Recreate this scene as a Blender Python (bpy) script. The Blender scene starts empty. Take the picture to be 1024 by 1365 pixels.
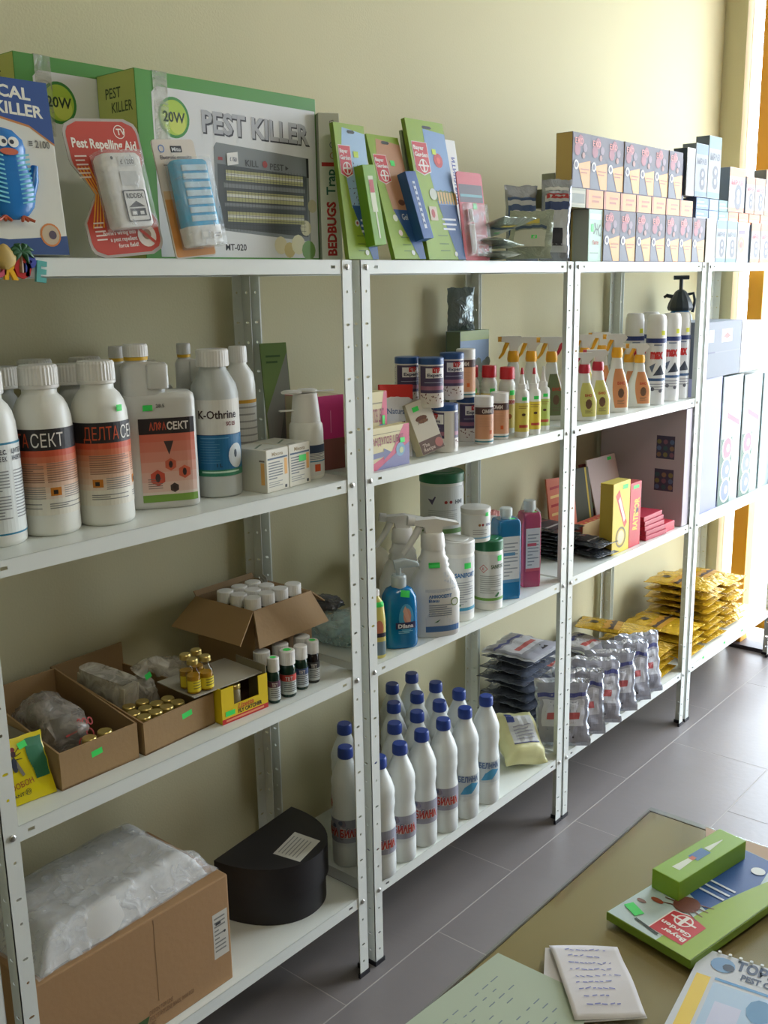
import bpy, bmesh, math, random
from mathutils import Vector, Matrix, noise
from math import sin, cos, pi, radians

# ---------------------------------------------------------------- camera, sky, lights, exposure
scene = bpy.context.scene
COL = scene.collection
CAM = Vector((-1.39431, -1.25786, 1.43664))
YAW, PITCH, ROLL, FPX = 0.863574, -0.224626, -0.01804, 1340.4436
def cam_axes():
    f = Vector((sin(YAW)*cos(PITCH), cos(YAW)*cos(PITCH), sin(PITCH)))
    r0 = Vector((cos(YAW), -sin(YAW), 0)); u0 = r0.cross(f)
    c, s = cos(ROLL), sin(ROLL)
    return c*r0+s*u0, -s*r0+c*u0, f
RIGHT, UP, FWD = cam_axes()
cam_data = bpy.data.cameras.new('camera')
cam = bpy.data.objects.new('camera', cam_data); COL.objects.link(cam)
M = Matrix((RIGHT, UP, -FWD)).transposed().to_4x4(); M.translation = CAM
cam.matrix_world = M
cam_data.sensor_fit = 'VERTICAL'; cam_data.sensor_height = 24.0; cam_data.sensor_width = 18.0
cam_data.lens = FPX/1365*24.0
cam_data.clip_start = 0.02
scene.camera = cam

XC, YW, ZC = 2.375, 0.318, 2.75          # shopfront plane, shelf wall plane, ceiling
world = bpy.data.worlds.new('daylight'); scene.world = world; world.use_nodes = True
wn = world.node_tree; wn.nodes.clear()
wo = wn.nodes.new('ShaderNodeOutputWorld'); wb = wn.nodes.new('ShaderNodeBackground')
wb.inputs[0].default_value = (0.80, 0.90, 1.0, 1); wb.inputs[1].default_value = 9.6
wn.links.new(wb.outputs[0], wo.inputs[0])
def area(name, loc, direction, sx, sy, power, col, portal=False):
    l = bpy.data.lights.new(name, 'AREA'); l.shape = 'RECTANGLE'; l.size = sx; l.size_y = sy
    l.energy = power; l.color = col
    if portal: l.cycles.is_portal = True
    o = bpy.data.objects.new(name, l); COL.objects.link(o); o.location = loc
    o.rotation_euler = Vector(direction).to_track_quat('-Z', 'Y').to_euler()
    return o
area('shopfront_daylight', (XC+0.05, -.86, 1.35), (-1, 0, 0), 2.2, 2.6, 10, (1, 1, 1), portal=True)
area('ceiling_fill_light', (-0.6, -1.7, ZC-0.06), (0, 0, -1), 1.2, 0.25, 9, (1.0, 0.95, 0.84))  # added warm fill for the left of the room, no fitting there
scene.view_settings.view_transform = 'Standard'; scene.view_settings.look = 'None'
scene.view_settings.gamma = 1.0; scene.view_settings.use_curve_mapping = False
scene.view_settings.exposure = 0.24
scene.cycles.use_denoising = True
scene.cycles.max_bounces = 10; scene.cycles.diffuse_bounces = 5; scene.cycles.transparent_max_bounces = 16
scene.cycles.sample_clamp_indirect = 8.0
scene.cycles.caustics_reflective = False; scene.cycles.caustics_refractive = False

# ---------------------------------------------------------------- pixel helpers (frame 1024 x 1365) used to take measures off the photo
def ray(px, py): return FWD + RIGHT*((px-512)/FPX) - UP*((py-682.5)/FPX)
def at(px, py, z):
    d = ray(px, py); return CAM + d*((z-CAM.z)/d.z)
def ony(px, py, y):
    d = ray(px, py); return CAM + d*((y-CAM.y)/d.y)
def onx(px, py, x):
    d = ray(px, py); return CAM + d*((x-CAM.x)/d.x)
def proj(p):
    d = Vector(p)-CAM; w = d.dot(FWD)
    return 512+FPX*d.dot(RIGHT)/w, 682.5-FPX*d.dot(UP)/w
def top_z(x, y, py):
    lo, hi = -1.0, 4.0
    for _ in range(36):
        m = (lo+hi)/2
        if proj((x, y, m))[1] > py: lo = m
        else: hi = m
    return lo
def facing(x, y, extra=0.0): # z rotation that turns a thing's front (-Y) to the room side where the photo was taken
    dx, dy = CAM.x-x, CAM.y-y
    return math.atan2(dx, -dy)+radians(extra)
def cyl_px(x0, x1, yb, yt, zl):
    c = (x0+x1)/2; P = at(c, yb, zl)
    dep = (P-CAM).dot(FWD); R = (x1-x0)/2*dep/FPX
    h = Vector((P.x-CAM.x, P.y-CAM.y, 0)).normalized()
    R = R*(1+R/dep); P = P+h*R
    return P.x, P.y, R, top_z(P.x, P.y, yt)-zl

# ---------------------------------------------------------------- materials
MATS = {}
def lin(c):
    return tuple(((v/255)/12.92 if v/255 <= 0.04045 else ((v/255+0.055)/1.055)**2.4) for v in c)
def mat(name, rgb, rough=0.5, metal=0.0, spec=0.5, bump=0.0, bscale=80, var=0.0, vscale=6, trans=0.0, alpha=1.0, coat=0.0, emit=None, sss=0.0):
    if name in MATS: return MATS[name]
    m = bpy.data.materials.new(name); m.use_nodes = True; MATS[name] = m
    nt = m.node_tree; b = nt.nodes['Principled BSDF']
    c = lin(rgb)+(1,)
    b.inputs['Base Color'].default_value = c
    b.inputs['Roughness'].default_value = rough; b.inputs['Metallic'].default_value = metal
    b.inputs['Specular IOR Level'].default_value = spec
    b.inputs['Transmission Weight'].default_value = trans; b.inputs['Alpha'].default_value = alpha
    b.inputs['Coat Weight'].default_value = coat
    if sss: b.inputs['Subsurface Weight'].default_value = sss; b.inputs['Subsurface Radius'].default_value = (0.01, 0.01, 0.01)
    if emit: b.inputs['Emission Color'].default_value = c; b.inputs['Emission Strength'].default_value = emit
    tc = None
    if var or bump:
        tc = nt.nodes.new('ShaderNodeTexCoord')
    if var:
        n = nt.nodes.new('ShaderNodeTexNoise'); n.inputs['Scale'].default_value = vscale; n.inputs['Detail'].default_value = 5
        nt.links.new(tc.outputs['Object'], n.inputs['Vector'])
        hs = nt.nodes.new('ShaderNodeMix'); hs.data_type = 'RGBA'
        hs.inputs[6].default_value = tuple(max(0, v*(1-var)) for v in c[:3])+(1,)
        hs.inputs[7].default_value = tuple(min(1, v*(1+var)) for v in c[:3])+(1,)
        nt.links.new(n.outputs['Fac'], hs.inputs[0]); nt.links.new(hs.outputs[2], b.inputs['Base Color'])
    if bump:
        n2 = nt.nodes.new('ShaderNodeTexNoise'); n2.inputs['Scale'].default_value = bscale; n2.inputs['Detail'].default_value = 3
        nt.links.new(tc.outputs['Object'], n2.inputs['Vector'])
        bp = nt.nodes.new('ShaderNodeBump'); bp.inputs['Strength'].default_value = bump; bp.inputs['Distance'].default_value = 0.004
        nt.links.new(n2.outputs['Fac'], bp.inputs['Height']); nt.links.new(bp.outputs['Normal'], b.inputs['Normal'])
    return m
def film(name, rgb, opacity=0.3, rough=0.12):
    # clear wrapping film: mostly see-through with a glossy skin
    if name in MATS: return MATS[name]
    m = bpy.data.materials.new(name); m.use_nodes = True; MATS[name] = m
    nt = m.node_tree; nt.nodes.clear(); L = nt.links
    out = nt.nodes.new('ShaderNodeOutputMaterial'); t = nt.nodes.new('ShaderNodeBsdfTransparent')
    p = nt.nodes.new('ShaderNodeBsdfPrincipled'); mx = nt.nodes.new('ShaderNodeMixShader')
    p.inputs['Base Color'].default_value = lin(rgb)+(1,); p.inputs['Roughness'].default_value = rough
    tc = nt.nodes.new('ShaderNodeTexCoord'); n = nt.nodes.new('ShaderNodeTexNoise'); n.inputs['Scale'].default_value = 30; n.inputs['Detail'].default_value = 4
    n.inputs['Distortion'].default_value = 1.2
    L.new(tc.outputs['Object'], n.inputs['Vector'])
    bp = nt.nodes.new('ShaderNodeBump'); bp.inputs['Strength'].default_value = 0.7; bp.inputs['Distance'].default_value = 0.008
    L.new(n.outputs['Fac'], bp.inputs['Height']); L.new(bp.outputs['Normal'], p.inputs['Normal'])
    rp = nt.nodes.new('ShaderNodeMapRange'); rp.inputs['From Min'].default_value = 0.35; rp.inputs['From Max'].default_value = 0.75
    rp.inputs['To Min'].default_value = opacity*0.5; rp.inputs['To Max'].default_value = min(1, opacity*1.7)
    L.new(n.outputs['Fac'], rp.inputs['Value']); L.new(rp.outputs[0], mx.inputs[0])
    L.new(t.outputs[0], mx.inputs[1]); L.new(p.outputs[0], mx.inputs[2]); L.new(mx.outputs[0], out.inputs[0])
    return m
def glass_mat(name, tint=(1, 1, 1), gloss=0.10):
    if name in MATS: return MATS[name]
    m = bpy.data.materials.new(name); m.use_nodes = True; MATS[name] = m
    nt = m.node_tree; nt.nodes.clear(); L = nt.links
    out = nt.nodes.new('ShaderNodeOutputMaterial'); t = nt.nodes.new('ShaderNodeBsdfTransparent'); t.inputs[0].default_value = tint+(1,)
    g = nt.nodes.new('ShaderNodeBsdfGlossy'); g.inputs['Roughness'].default_value = 0.03
    lw = nt.nodes.new('ShaderNodeLayerWeight'); lw.inputs['Blend'].default_value = 0.5
    pw = nt.nodes.new('ShaderNodeMath'); pw.operation = 'POWER'; pw.inputs[1].default_value = 5.0; L.new(lw.outputs['Facing'], pw.inputs[0])
    fr = nt.nodes.new('ShaderNodeMath'); fr.operation = 'MULTIPLY_ADD'; fr.inputs[1].default_value = 0.5; fr.inputs[2].default_value = 0.03; L.new(pw.outputs[0], fr.inputs[0])
    mx = nt.nodes.new('ShaderNodeMixShader')
    L.new(fr.outputs[0], mx.inputs[0]); L.new(t.outputs[0], mx.inputs[1]); L.new(g.outputs[0], mx.inputs[2]); L.new(mx.outputs[0], out.inputs[0])
    return m
def foil(name, rgb, rough=0.22, metal=0.75, bump=0.6, scale=28):
    if name in MATS: return MATS[name]
    m = mat(name, rgb, rough=rough, metal=metal, bump=bump, bscale=scale, var=0.15, vscale=20)
    for n in m.node_tree.nodes:
        if n.type == 'BUMP': n.inputs['Distance'].default_value = 0.012
        if n.type == 'TEX_NOISE': n.inputs['Distortion'].default_value = 1.5
    return m
def P(rgb, rough=0.5):   # plain printing ink / plastic of one colour
    return mat('ink_%d_%d_%d_%d' % (rgb[0], rgb[1], rgb[2], int(rough*100)), rgb, rough)

# ---------------------------------------------------------------- mesh builder
class MB:
    def __init__(s): s.v = []; s.f = []; s.m = []; s.mats = []
    def mi(s, m):
        if m not in s.mats: s.mats.append(m)
        return s.mats.index(m)
    def add(s, vs, fs, m, T=None):
        o = len(s.v); k = s.mi(m)
        s.v += [tuple(T @ Vector(v)) if T else tuple(v) for v in vs]
        s.f += [tuple(i+o for i in f) for f in fs]; s.m += [k]*len(fs)
        return s
    def box(s, x0, x1, y0, y1, z0, z1, m, T=None, bev=0.0):
        if bev:
            b = min(bev, (x1-x0)*.45, (y1-y0)*.45, (z1-z0)*.45)
            bm = bmesh.new(); bmesh.ops.create_cube(bm, size=1)
            for v in bm.verts: v.co = Vector(((x0+x1)/2+v.co.x*(x1-x0), (y0+y1)/2+v.co.y*(y1-y0), (z0+z1)/2+v.co.z*(z1-z0)))
            bmesh.ops.bevel(bm, geom=bm.edges[:], offset=b, segments=2, affect='EDGES', profile=0.6)
            bm.verts.index_update(); vs = [v.co[:] for v in bm.verts]; fs = [[v.index for v in f.verts] for f in bm.faces]; bm.free()
            return s.add(vs, fs, m, T)
        vs = [(x0,y0,z0),(x1,y0,z0),(x1,y1,z0),(x0,y1,z0),(x0,y0,z1),(x1,y0,z1),(x1,y1,z1),(x0,y1,z1)]
        return s.add(vs, [(0,3,2,1),(4,5,6,7),(0,1,5,4),(1,2,6,5),(2,3,7,6),(3,0,4,7)], m, T)
    def prism(s, pts, y0, y1, m, T=None):       # outline in XZ, thickness along Y
        n = len(pts)
        vs = [(p[0], y0, p[1]) for p in pts]+[(p[0], y1, p[1]) for p in pts]
        fs = [tuple(range(n)), tuple(range(2*n-1, n-1, -1))]+[(i, n+i, n+(i+1) % n, (i+1) % n) for i in range(n)]
        return s.add(vs, fs, m, T)
    def loft(s, secs, m, n=32, T=None, rib=0.0, caps=True):
        # secs: (z, rx, ry[, cx, cy, pw])
        vs = []; fs = []
        for q in secs:
            z, rx, ry = q[0], q[1], q[2] if len(q) > 2 else q[1]
            cx, cy, pw = (list(q[3:])+[0, 0, 2][len(q[3:]):]) if len(q) > 3 else (0, 0, 2)
            for i in range(n):
                a = 2*pi*i/n; ca, sa = cos(a), sin(a)
                k = 1.0+(rib if i % 2 else 0)
                e = 2.0/pw
                vs.append((cx+k*rx*math.copysign(abs(ca)**e, ca), cy+k*ry*math.copysign(abs(sa)**e, sa), z))
        for j in range(len(secs)-1):
            for i in range(n):
                a, b = j*n+i, j*n+(i+1) % n
                fs.append((a, b, b+n, a+n))
        if caps:
            fs.append(tuple(reversed(range(n)))); fs.append(tuple(range((len(secs)-1)*n, len(secs)*n)))
        return s.add(vs, fs, m, T)
    def tube(s, path, r, m, n=8, T=None, flat=1.0):
        pts = [Vector(p) for p in path]; rs = r if isinstance(r, (list, tuple)) else [r]*len(pts)
        vs = []; fs = []; up = Vector((0, 0, 1)); prev = None
        for k, p in enumerate(pts):
            d = (pts[min(k+1, len(pts)-1)]-pts[max(k-1, 0)]).normalized()
            a = prev if prev is not None else (up if abs(d.z) < 0.95 else Vector((0, 1, 0)))
            x = (a-d*a.dot(d)).normalized(); prev = x; y = d.cross(x)
            for i in range(n):
                t = 2*pi*i/n; vs.append(tuple(p+x*cos(t)*rs[k]+y*sin(t)*rs[k]*flat))
        for j in range(len(pts)-1):
            for i in range(n):
                a, b = j*n+i, j*n+(i+1) % n; fs.append((a, b, b+n, a+n))
        fs.append(tuple(reversed(range(n)))); fs.append(tuple(range((len(pts)-1)*n, len(pts)*n)))
        return s.add(vs, fs, m, T)
    def build(s, name, parent=None, smooth=None, solid=0.0, loc=None, rot=None):
        me = bpy.data.meshes.new(name); me.from_pydata(s.v, [], s.f)
        for m in s.mats: me.materials.append(m)
        me.polygons.foreach_set('material_index', s.m)
        if smooth is not None:
            me.polygons.foreach_set('use_smooth', [True]*len(s.f)); me.set_sharp_from_angle(angle=radians(smooth))
        me.update()
        o = bpy.data.objects.new(name, me); COL.objects.link(o)
        if parent: o.parent = parent
        if solid:
            md = o.modifiers.new('Solidify', 'SOLIDIFY'); md.thickness = solid; md.offset = 0
        if loc: o.location = loc
        if rot: o.rotation_euler = rot
        return o

def tag(o, label=None, cat=None, group=None, kind=None):
    if label: o['label'] = label
    if cat: o['category'] = cat
    if group: o['group'] = group
    if kind: o['kind'] = kind
    return o
def thing(name, label, cat, loc, rz=0.0, group=None, tilt=None):
    o = bpy.data.objects.new(name, None); COL.objects.link(o); o.location = loc
    o.empty_display_size = 0.02
    if tilt: o.rotation_mode = 'XYZ'; o.rotation_euler = tilt
    else: o.rotation_euler = (0, 0, rz)
    return tag(o, label, cat, group)
def copy_tree(o, parent=None):
    c = o.copy(); COL.objects.link(c)
    if parent: c.parent = parent
    for ch in list(o.children): copy_tree(ch, c)
    return c
def dup(o, label, loc, rz=0.0, tilt=None, group=None, scale=None):
    c = copy_tree(o); c.location = loc; c.rotation_euler = tilt if tilt else (0, 0, rz)
    c['label'] = label
    if group: c['group'] = group
    if scale: c.scale = scale
    return c

def world_of(o):
    m = o.matrix_basis.copy()
    return world_of(o.parent) @ m if o.parent else m
def settle(t, z):
    # lower or lift a tilted thing until its lowest point touches the surface it stands on
    lo = 1e9; st = [t]
    while st:
        o = st.pop(); st += list(o.children)
        if o.type == 'MESH':
            W = world_of(o)
            for v in o.data.vertices:
                q = (W @ v.co).z
                if q < lo: lo = q
    t.location.z += z+.0004-lo
    return t

# ---------------------------------------------------------------- printed art: flat polygons and letters laid on a surface
TXT = {}
def glyphs(text, bold=0.0):
    k = (text, bold)
    if k in TXT: return TXT[k]
    cu = bpy.data.curves.new('t', 'FONT'); cu.body = text; cu.size = 1.0; cu.resolution_u = 2; cu.offset = bold
    cu.fill_mode = 'FRONT'
    ob = bpy.data.objects.new('t', cu)
    me = bpy.data.meshes.new_from_object(ob)
    vs = [(v.co.x, v.co.y) for v in me.vertices]; fs = [tuple(p.vertices) for p in me.polygons]
    bpy.data.objects.remove(ob); bpy.data.meshes.remove(me); bpy.data.curves.remove(cu)
    if vs:
        x0 = min(v[0] for v in vs); x1 = max(v[0] for v in vs); y0 = min(v[1] for v in vs); y1 = max(v[1] for v in vs)
    else: x0 = x1 = y0 = y1 = 0
    TXT[k] = (vs, fs, x0, x1, y0, y1); return TXT[k]
LAY = 0.00022
class Art(MB):
    """(u, v) drawing; fn(u, v, off) gives the point on the carrying surface"""
    def __init__(s, fn, step=None):
        MB.__init__(s); s.fn0 = fn; s.step = step; s.cnt = 0
    def fn(s, u, v, o): return s.fn0(u, v, o+s.cnt*1.5e-6)
    def poly(s, pts, m, lay=1):
        s.cnt += 1
        m = P(m) if isinstance(m, tuple) else m
        if s.step is None: return s.add([s.fn(u, v, lay*LAY) for u, v in pts], [tuple(range(len(pts)))], m)
        # on a round surface: rings about the middle, edges cut up, so that the drawing follows the curve
        cu = sum(p[0] for p in pts)/len(pts); cv = sum(p[1] for p in pts)/len(pts); k = 3 if len(pts) < 8 else 1
        rim = [(p[0]+(q[0]-p[0])*i/k, p[1]+(q[1]-p[1])*i/k) for p, q in zip(pts, pts[1:]+pts[:1]) for i in range(k)]
        n = len(rim); vs = [s.fn(cu, cv, lay*LAY)]; fs = []
        for j in (1, 2, 3): vs += [s.fn(cu+(u-cu)*j/3, cv+(v-cv)*j/3, lay*LAY) for u, v in rim]
        for i in range(n):
            fs.append((0, 1+i, 1+(i+1) % n))
            for j in (0, 1): fs.append((1+j*n+i, 1+(j+1)*n+i, 1+(j+1)*n+(i+1) % n, 1+j*n+(i+1) % n))
        return s.add(vs, fs, m)
    def rect(s, u0, v0, u1, v1, m, lay=1):
        s.cnt += 1
        m = P(m) if isinstance(m, tuple) else m
        n = max(1, int(math.ceil(abs(u1-u0)/s.step))) if s.step else 1
        vs = []; fs = []
        for i in range(n+1):
            u = u0+(u1-u0)*i/n; vs += [s.fn(u, v0, lay*LAY), s.fn(u, v1, lay*LAY)]
        for i in range(n): fs.append((2*i, 2*i+2, 2*i+3, 2*i+1))
        return s.add(vs, fs, m)
    def disc(s, u, v, r, m, lay=1, n=18, ry=None):
        return s.poly([(u+r*cos(2*pi*i/n), v+(ry or r)*sin(2*pi*i/n)) for i in range(n)], m, lay)
    def ring(s, u, v, r, r2, m, lay=1, n=22, a0=0, a1=360):
        s.cnt += 1
        m = P(m) if isinstance(m, tuple) else m
        vs = []; fs = []
        for i in range(n+1):
            a = radians(a0+(a1-a0)*i/n)
            vs += [s.fn(u+r*cos(a), v+r*sin(a), lay*LAY), s.fn(u+r2*cos(a), v+r2*sin(a), lay*LAY)]
        for i in range(n): fs.append((2*i, 2*i+2, 2*i+3, 2*i+1))
        return s.add(vs, fs, m)
    def text(s, t, u, v, h, m, w=None, lay=2, bold=0.02, align='l', rot=0, slant=0.0):
        s.cnt += 1
        m = P(m) if isinstance(m, tuple) else m
        vs, fs, x0, x1, y0, y1 = glyphs(t, bold)
        if not vs: return s
        k = h/0.72; kx = k if w is None else w/(x1-x0)
        W_ = (x1-x0)*kx; ox = {'l': 0, 'c': -W_/2, 'r': -W_}[align]
        ca, sa = cos(radians(rot)), sin(radians(rot))
        out = []
        for x, y in vs:
            a = (x-x0)*kx+ox+slant*y*k; b = y*k
            out.append(s.fn(u+a*ca-b*sa, v+a*sa+b*ca, lay*LAY))
        return s.add(out, fs, m)
    def lines(s, u0, v1, u1, n, pitch, m, th=None, lay=2, seed=1):
        rr = random.Random(seed); th = th or pitch*.35
        for i in range(n):
            e = u1 if rr.random() < .75 else u0+(u1-u0)*rr.uniform(.4, .9)
            s.rect(u0, v1-i*pitch-th, e, v1-i*pitch, m, lay)
        return s
def plane_fn(y=0.0): return lambda u, v, o: (u, y-o, v)
def left_fn(x=0.0): return lambda u, v, o: (x-o, -u, v)        # u grows toward the front (-Y)
def top_fn(z): return lambda u, v, o: (u, v, z+o)
def cyl_fn(R, cy=0.0): return lambda u, v, o: ((R+o*1.3+.0003)*sin(u/R), cy-(R+o*1.3+.0003)*cos(u/R), v)
def shell_fn(prof, pw=2.0):
    # prof: list of (z, rx, ry)
    def fn(u, v, o):
        for a, b in zip(prof, prof[1:]):
            if a[0] <= v <= b[0]: t = (v-a[0])/(b[0]-a[0]+1e-9); rx = a[1]+(b[1]-a[1])*t; ry = a[2]+(b[2]-a[2])*t; break
        else:
            q = prof[0] if v < prof[0][0] else prof[-1]; rx, ry = q[1], q[2]
        x = max(-.985, min(.985, u/rx))
        y = -(1-abs(x)**pw)**(1.0/pw)
        n = Vector((math.copysign(abs(x)**(pw-1), x)/rx, math.copysign(abs(y)**(pw-1), y)/ry)).normalized()
        return (x*rx+n.x*(o+.0004), y*ry+n.y*(o+.0004), v)
    return fn
GREEN = (60, 222, 96)
def sticker(a, u, v, w=.014, h=.009, lay=3, m=GREEN, rot=0):
    c, s_ = cos(radians(rot)), sin(radians(rot))
    a.poly([(u+x*c-y*s_, v+x*s_+y*c) for x, y in ((-w/2, -h/2), (w/2, -h/2), (w/2, h/2), (-w/2, h/2))], m, lay)

# ---------------------------------------------------------------- room shell
def struct(mb, name, **k):
    o = mb.build(name, **k); o['kind'] = 'structure'; return o
WALLM = mat('cream_wall_paint', (208, 201, 164), 0.75, bump=0.12, bscale=220, var=0.03, vscale=1.5)
WALLD = mat('low_bounce_wall', (132, 116, 98), 0.8)  # brown for walls out of view, darkened to cut bounced light
CEIL = mat('ceiling_paint', (205, 200, 186), 0.8)

FR = mat('orange_lacquered_frame', (226, 158, 40), 0.35)
X0, Y0 = -2.7, -3.5
b = MB(); b.box(X0-.12, XC+.12, YW, YW+.12, 0, ZC, WALLM); struct(b, 'wall_back')
b = MB(); b.box(X0-.12, X0, Y0, YW, 0, ZC, WALLM); struct(b, 'wall_left')
b = MB(); b.box(X0-.12, XC+.12, Y0-.12, Y0, 0, ZC, WALLD); struct(b, 'wall_front')
b = MB(); b.box(X0-.12, XC+.12, Y0-.12, YW+.12, ZC, ZC+.1, CEIL); struct(b, 'ceiling')
b = MB()                                                                 # shopfront wall: pier beside the shelves, lintel, unseen far end closed to narrow daylight
b.box(XC, XC+.12, .236, YW, 0, ZC, WALLM); b.box(XC, XC+.12, Y0, .236, 2.62, ZC, WALLM); b.box(XC, XC+.12, Y0, -1.955, 0, 2.62, WALLD)
struct(b, 'wall_right')
GL = glass_mat('window_glass')
# narrow fixed light, post, then the wide glazed door and windows
w1 = MB().box(XC+.05, XC+.056, .184, .236, .02, 2.62, GL); w1 = struct(w1, 'window_1')
b = MB(); b.box(XC+.02, XC+.09, .128, .184, .0, 2.62, FR, bev=.003); o = b.build('frame_post', w1)
sill = MB().box(XC-.01, XC+.11, -1.95, .236, 0, .016, mat('dark_threshold', (70, 62, 66), .5)); struct(sill, 'trim_1')
def glazed(name, ya, yb):
    g = MB().box(XC+.05, XC+.056, ya, yb, .016, 2.62, GL); g = struct(g, name)
    for zz0, zz1 in ((.085, .14), (2.56, 2.62)):
        MB().box(XC+.03, XC+.08, ya, yb, zz0, zz1, FR, bev=.003).build('rail', g)
    MB().box(XC+.02, XC+.09, ya-.055, ya, .016, 2.62, FR, bev=.003).build('frame_post', g)
glazed('door_1', -.80, .128); glazed('window_2', -1.90, -.855)
b = MB(); b.box(XC+.125, 14, -12, 10, -.06, -.02, mat('pale_pavement', (214, 208, 196), .9, var=.05)); struct(b, 'pavement')  # pale ground outside the door
BASE = mat('tile_skirting', (84, 76, 72), .45)
for nm, bx in (('baseboard_back', (X0, XC, YW-.008, YW, 0, .07)), ('baseboard_left', (X0, X0+.008, Y0, YW-.008, 0, .07))):
    struct(MB().box(*bx, BASE), nm)
# floor: dark porcelain tiles in running bond, 61 x 30 cm
GROUT = mat('floor_grout', (158, 152, 146), .8)
fl = struct(MB().box(X0-.12, XC+.12, Y0-.12, YW+.12, -.08, -.0004, GROUT), 'floor')
def tile_mat():
    m = mat('slate_grey_floor_tile', (122, 116, 115), .36, bump=.08, bscale=60, var=.14, vscale=4)
    return m
TILE = tile_mat()
tme = None; rr = random.Random(4)
TL_, TW_ = .613, .299
for r in range(-12, 3):
    y0 = -.032+r*TW_
    off = .203 if (r % 2) else .507
    for k in range(-6, 5):
        x0 = off+k*TL_
        xa, xb = max(x0, X0), min(x0+TL_, XC); ya, yb = max(y0, Y0), min(y0+TW_, YW)
        if xb-xa < .02 or yb-ya < .02: continue
        full = (xb-xa > TL_-.001 and yb-ya > TW_-.001)
        if full and tme:
            o = bpy.data.objects.new('tile', tme); COL.objects.link(o); o.parent = fl
        else:
            w, d = xb-xa, yb-ya
            o = MB().box(.0014, w-.0014, .0014, d-.0014, -.0003, .0006, TILE, bev=.0003).build('tile', fl)
            if full: tme = o.data
        o.location = (xa, ya, rr.uniform(-.0008, -.0006))

# ---------------------------------------------------------------- shelving units
UW, UD, FW_, LIP = .77, .300, .0257, .0249
LV = [.18963, .68179, 1.0757, 1.47741]
UX = [-1.565, -.77, .0233, .8016, 1.5895]
STEEL = mat('white_powder_coated_steel', (222, 226, 220), .34, spec=.6, var=.03, vscale=9)
GALV = mat('bolt_zinc', (190, 190, 186), .3, metal=.9)
FOOT = mat('black_plastic_foot', (26, 24, 30), .5)
PH = LV[3]-.0006
def flange(mb, horiz):
    # one leaf of the angle post, with round and slotted holes punched through; u across, z up
    holes = []
    z = .629-.099*6
    while z < PH-.02:
        if z > .02: holes.append((z, .0026, .0026))
        if z+.04 < PH-.012 and z+.04 > .02: holes.append((z+.04, .0048, .0025))
        z += .099
    zs = [.004]; 
    pt = (lambda u, z: (u, 0, z)) if horiz else (lambda u, z: (0, u, z))
    def quad(u0, z0, u1, z1): mb.add([pt(u0, z0), pt(u1, z0), pt(u1, z1), pt(u0, z1)], [(0, 1, 2, 3) if horiz else (3, 2, 1, 0)], STEEL)
    cz = .004; uc = .0145
    for hz, ru, rz in holes:
        quad(0, cz, FW_, hz-.006)
        ring = []; n = 8
        for i in range(n):
            a = 2*pi*(i+.5)/n
            ring.append((uc+math.copysign(abs(cos(a))**.8, cos(a))*ru, hz+math.copysign(abs(sin(a))**.8, sin(a))*rz))
        out = [(0, -1), (1, 1)]
        # outer octagon on the cell's border, same order as the ring
        outer = []
        for i in range(n):
            a = 2*pi*(i+.5)/n; c, s_ = cos(a), sin(a)
            if abs(s_) > abs(c): outer.append((uc+(c/abs(s_))*.006*2.0 if False else (FW_ if c > 0 else 0), hz+math.copysign(.006, s_)))
            else: outer.append((FW_ if c > 0 else 0, hz+math.copysign(.002, s_)))
        vs = [pt(*q) for q in ring]+[pt(*q) for q in outer]
        fs = [(n+i, n+(i+1) % n, (i+1) % n, i) if horiz else (i, (i+1) % n, n+(i+1) % n, n+i) for i in range(n)]
        mb.add(vs, fs, STEEL)
        cz = hz+.006
    quad(0, cz, FW_, PH)
pm = MB(); flange(pm, True); flange(pm, False)
post0 = pm.build('post'); post_mesh = post0.data; bpy.data.objects.remove(post0)
fm = MB(); fm.box(-.002, FW_+.003, -.002, .004, 0, .010, FOOT); fm.box(-.002, .004, .004, FW_+.003, 0, .010, FOOT)
f0 = fm.build('foot'); foot_mesh = f0.data; bpy.data.objects.remove(f0)
bm_ = MB(); bm_.loft([(0, .0052), (.0018, .0050), (.0032, .0034), (.0036, .0012)], GALV, n=12)
b0 = bm_.build('bolt', smooth=40); bolt_mesh = b0.data; bpy.data.objects.remove(b0)
def board_mesh():
    m = MB(); w = UW-.004; t = .0012; SL = mat('slot_shadow', (96, 90, 80), .8)
    m.box(.002, w, .002, UD-.002, -t, 0, STEEL)
    for (x0, x1, y0, y1) in ((.002, w, UD-.0032, UD-.002), (.002, .0032, .002, UD-.002), (w-.0012, w, .002, UD-.002)):
        m.box(x0, x1, y0, y1, -LIP, 0, STEEL)
    # front lip with the slotted hole at each end left open, and the small folded return below
    y0, y1 = .0020, .0032
    hx = [.046, w-.046+.002]; zc = -.0125; hw, hh = .0055, .0026
    m.box(.002, w, y0, y1, zc+hh, 0, STEEL); m.box(.002, w, y0, y1, -LIP, zc-hh, STEEL)
    xs = [.002, hx[0]-hw, hx[0]+hw, hx[1]-hw, hx[1]+hw, w]
    for a, b in ((0, 1), (2, 3), (4, 5)): m.box(xs[a], xs[b], y0, y1, zc-hh, zc+hh, STEEL)
    m.box(.002, w, .0032, .012, -LIP, -LIP+t, STEEL)
    m.box(.004, w-.002, UD-.012, UD-.0032, -LIP, -LIP+t, STEEL)
    return m
bd = board_mesh().build('shelf_board'); bd_mesh = bd.data; bpy.data.objects.remove(bd)
unit_words = ['white steel shelving unit outside the left edge, only its end post showing',
  'white steel shelving unit holding the large pest lamp boxes and cardboard trays',
  'white steel shelving unit with the blue-capped bleach bottles on its lowest shelf',
  'white steel shelving unit with the grey picture box and silver bags on its lowest shelf',
  'white steel shelving unit next to the window with only three shelves']
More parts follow.
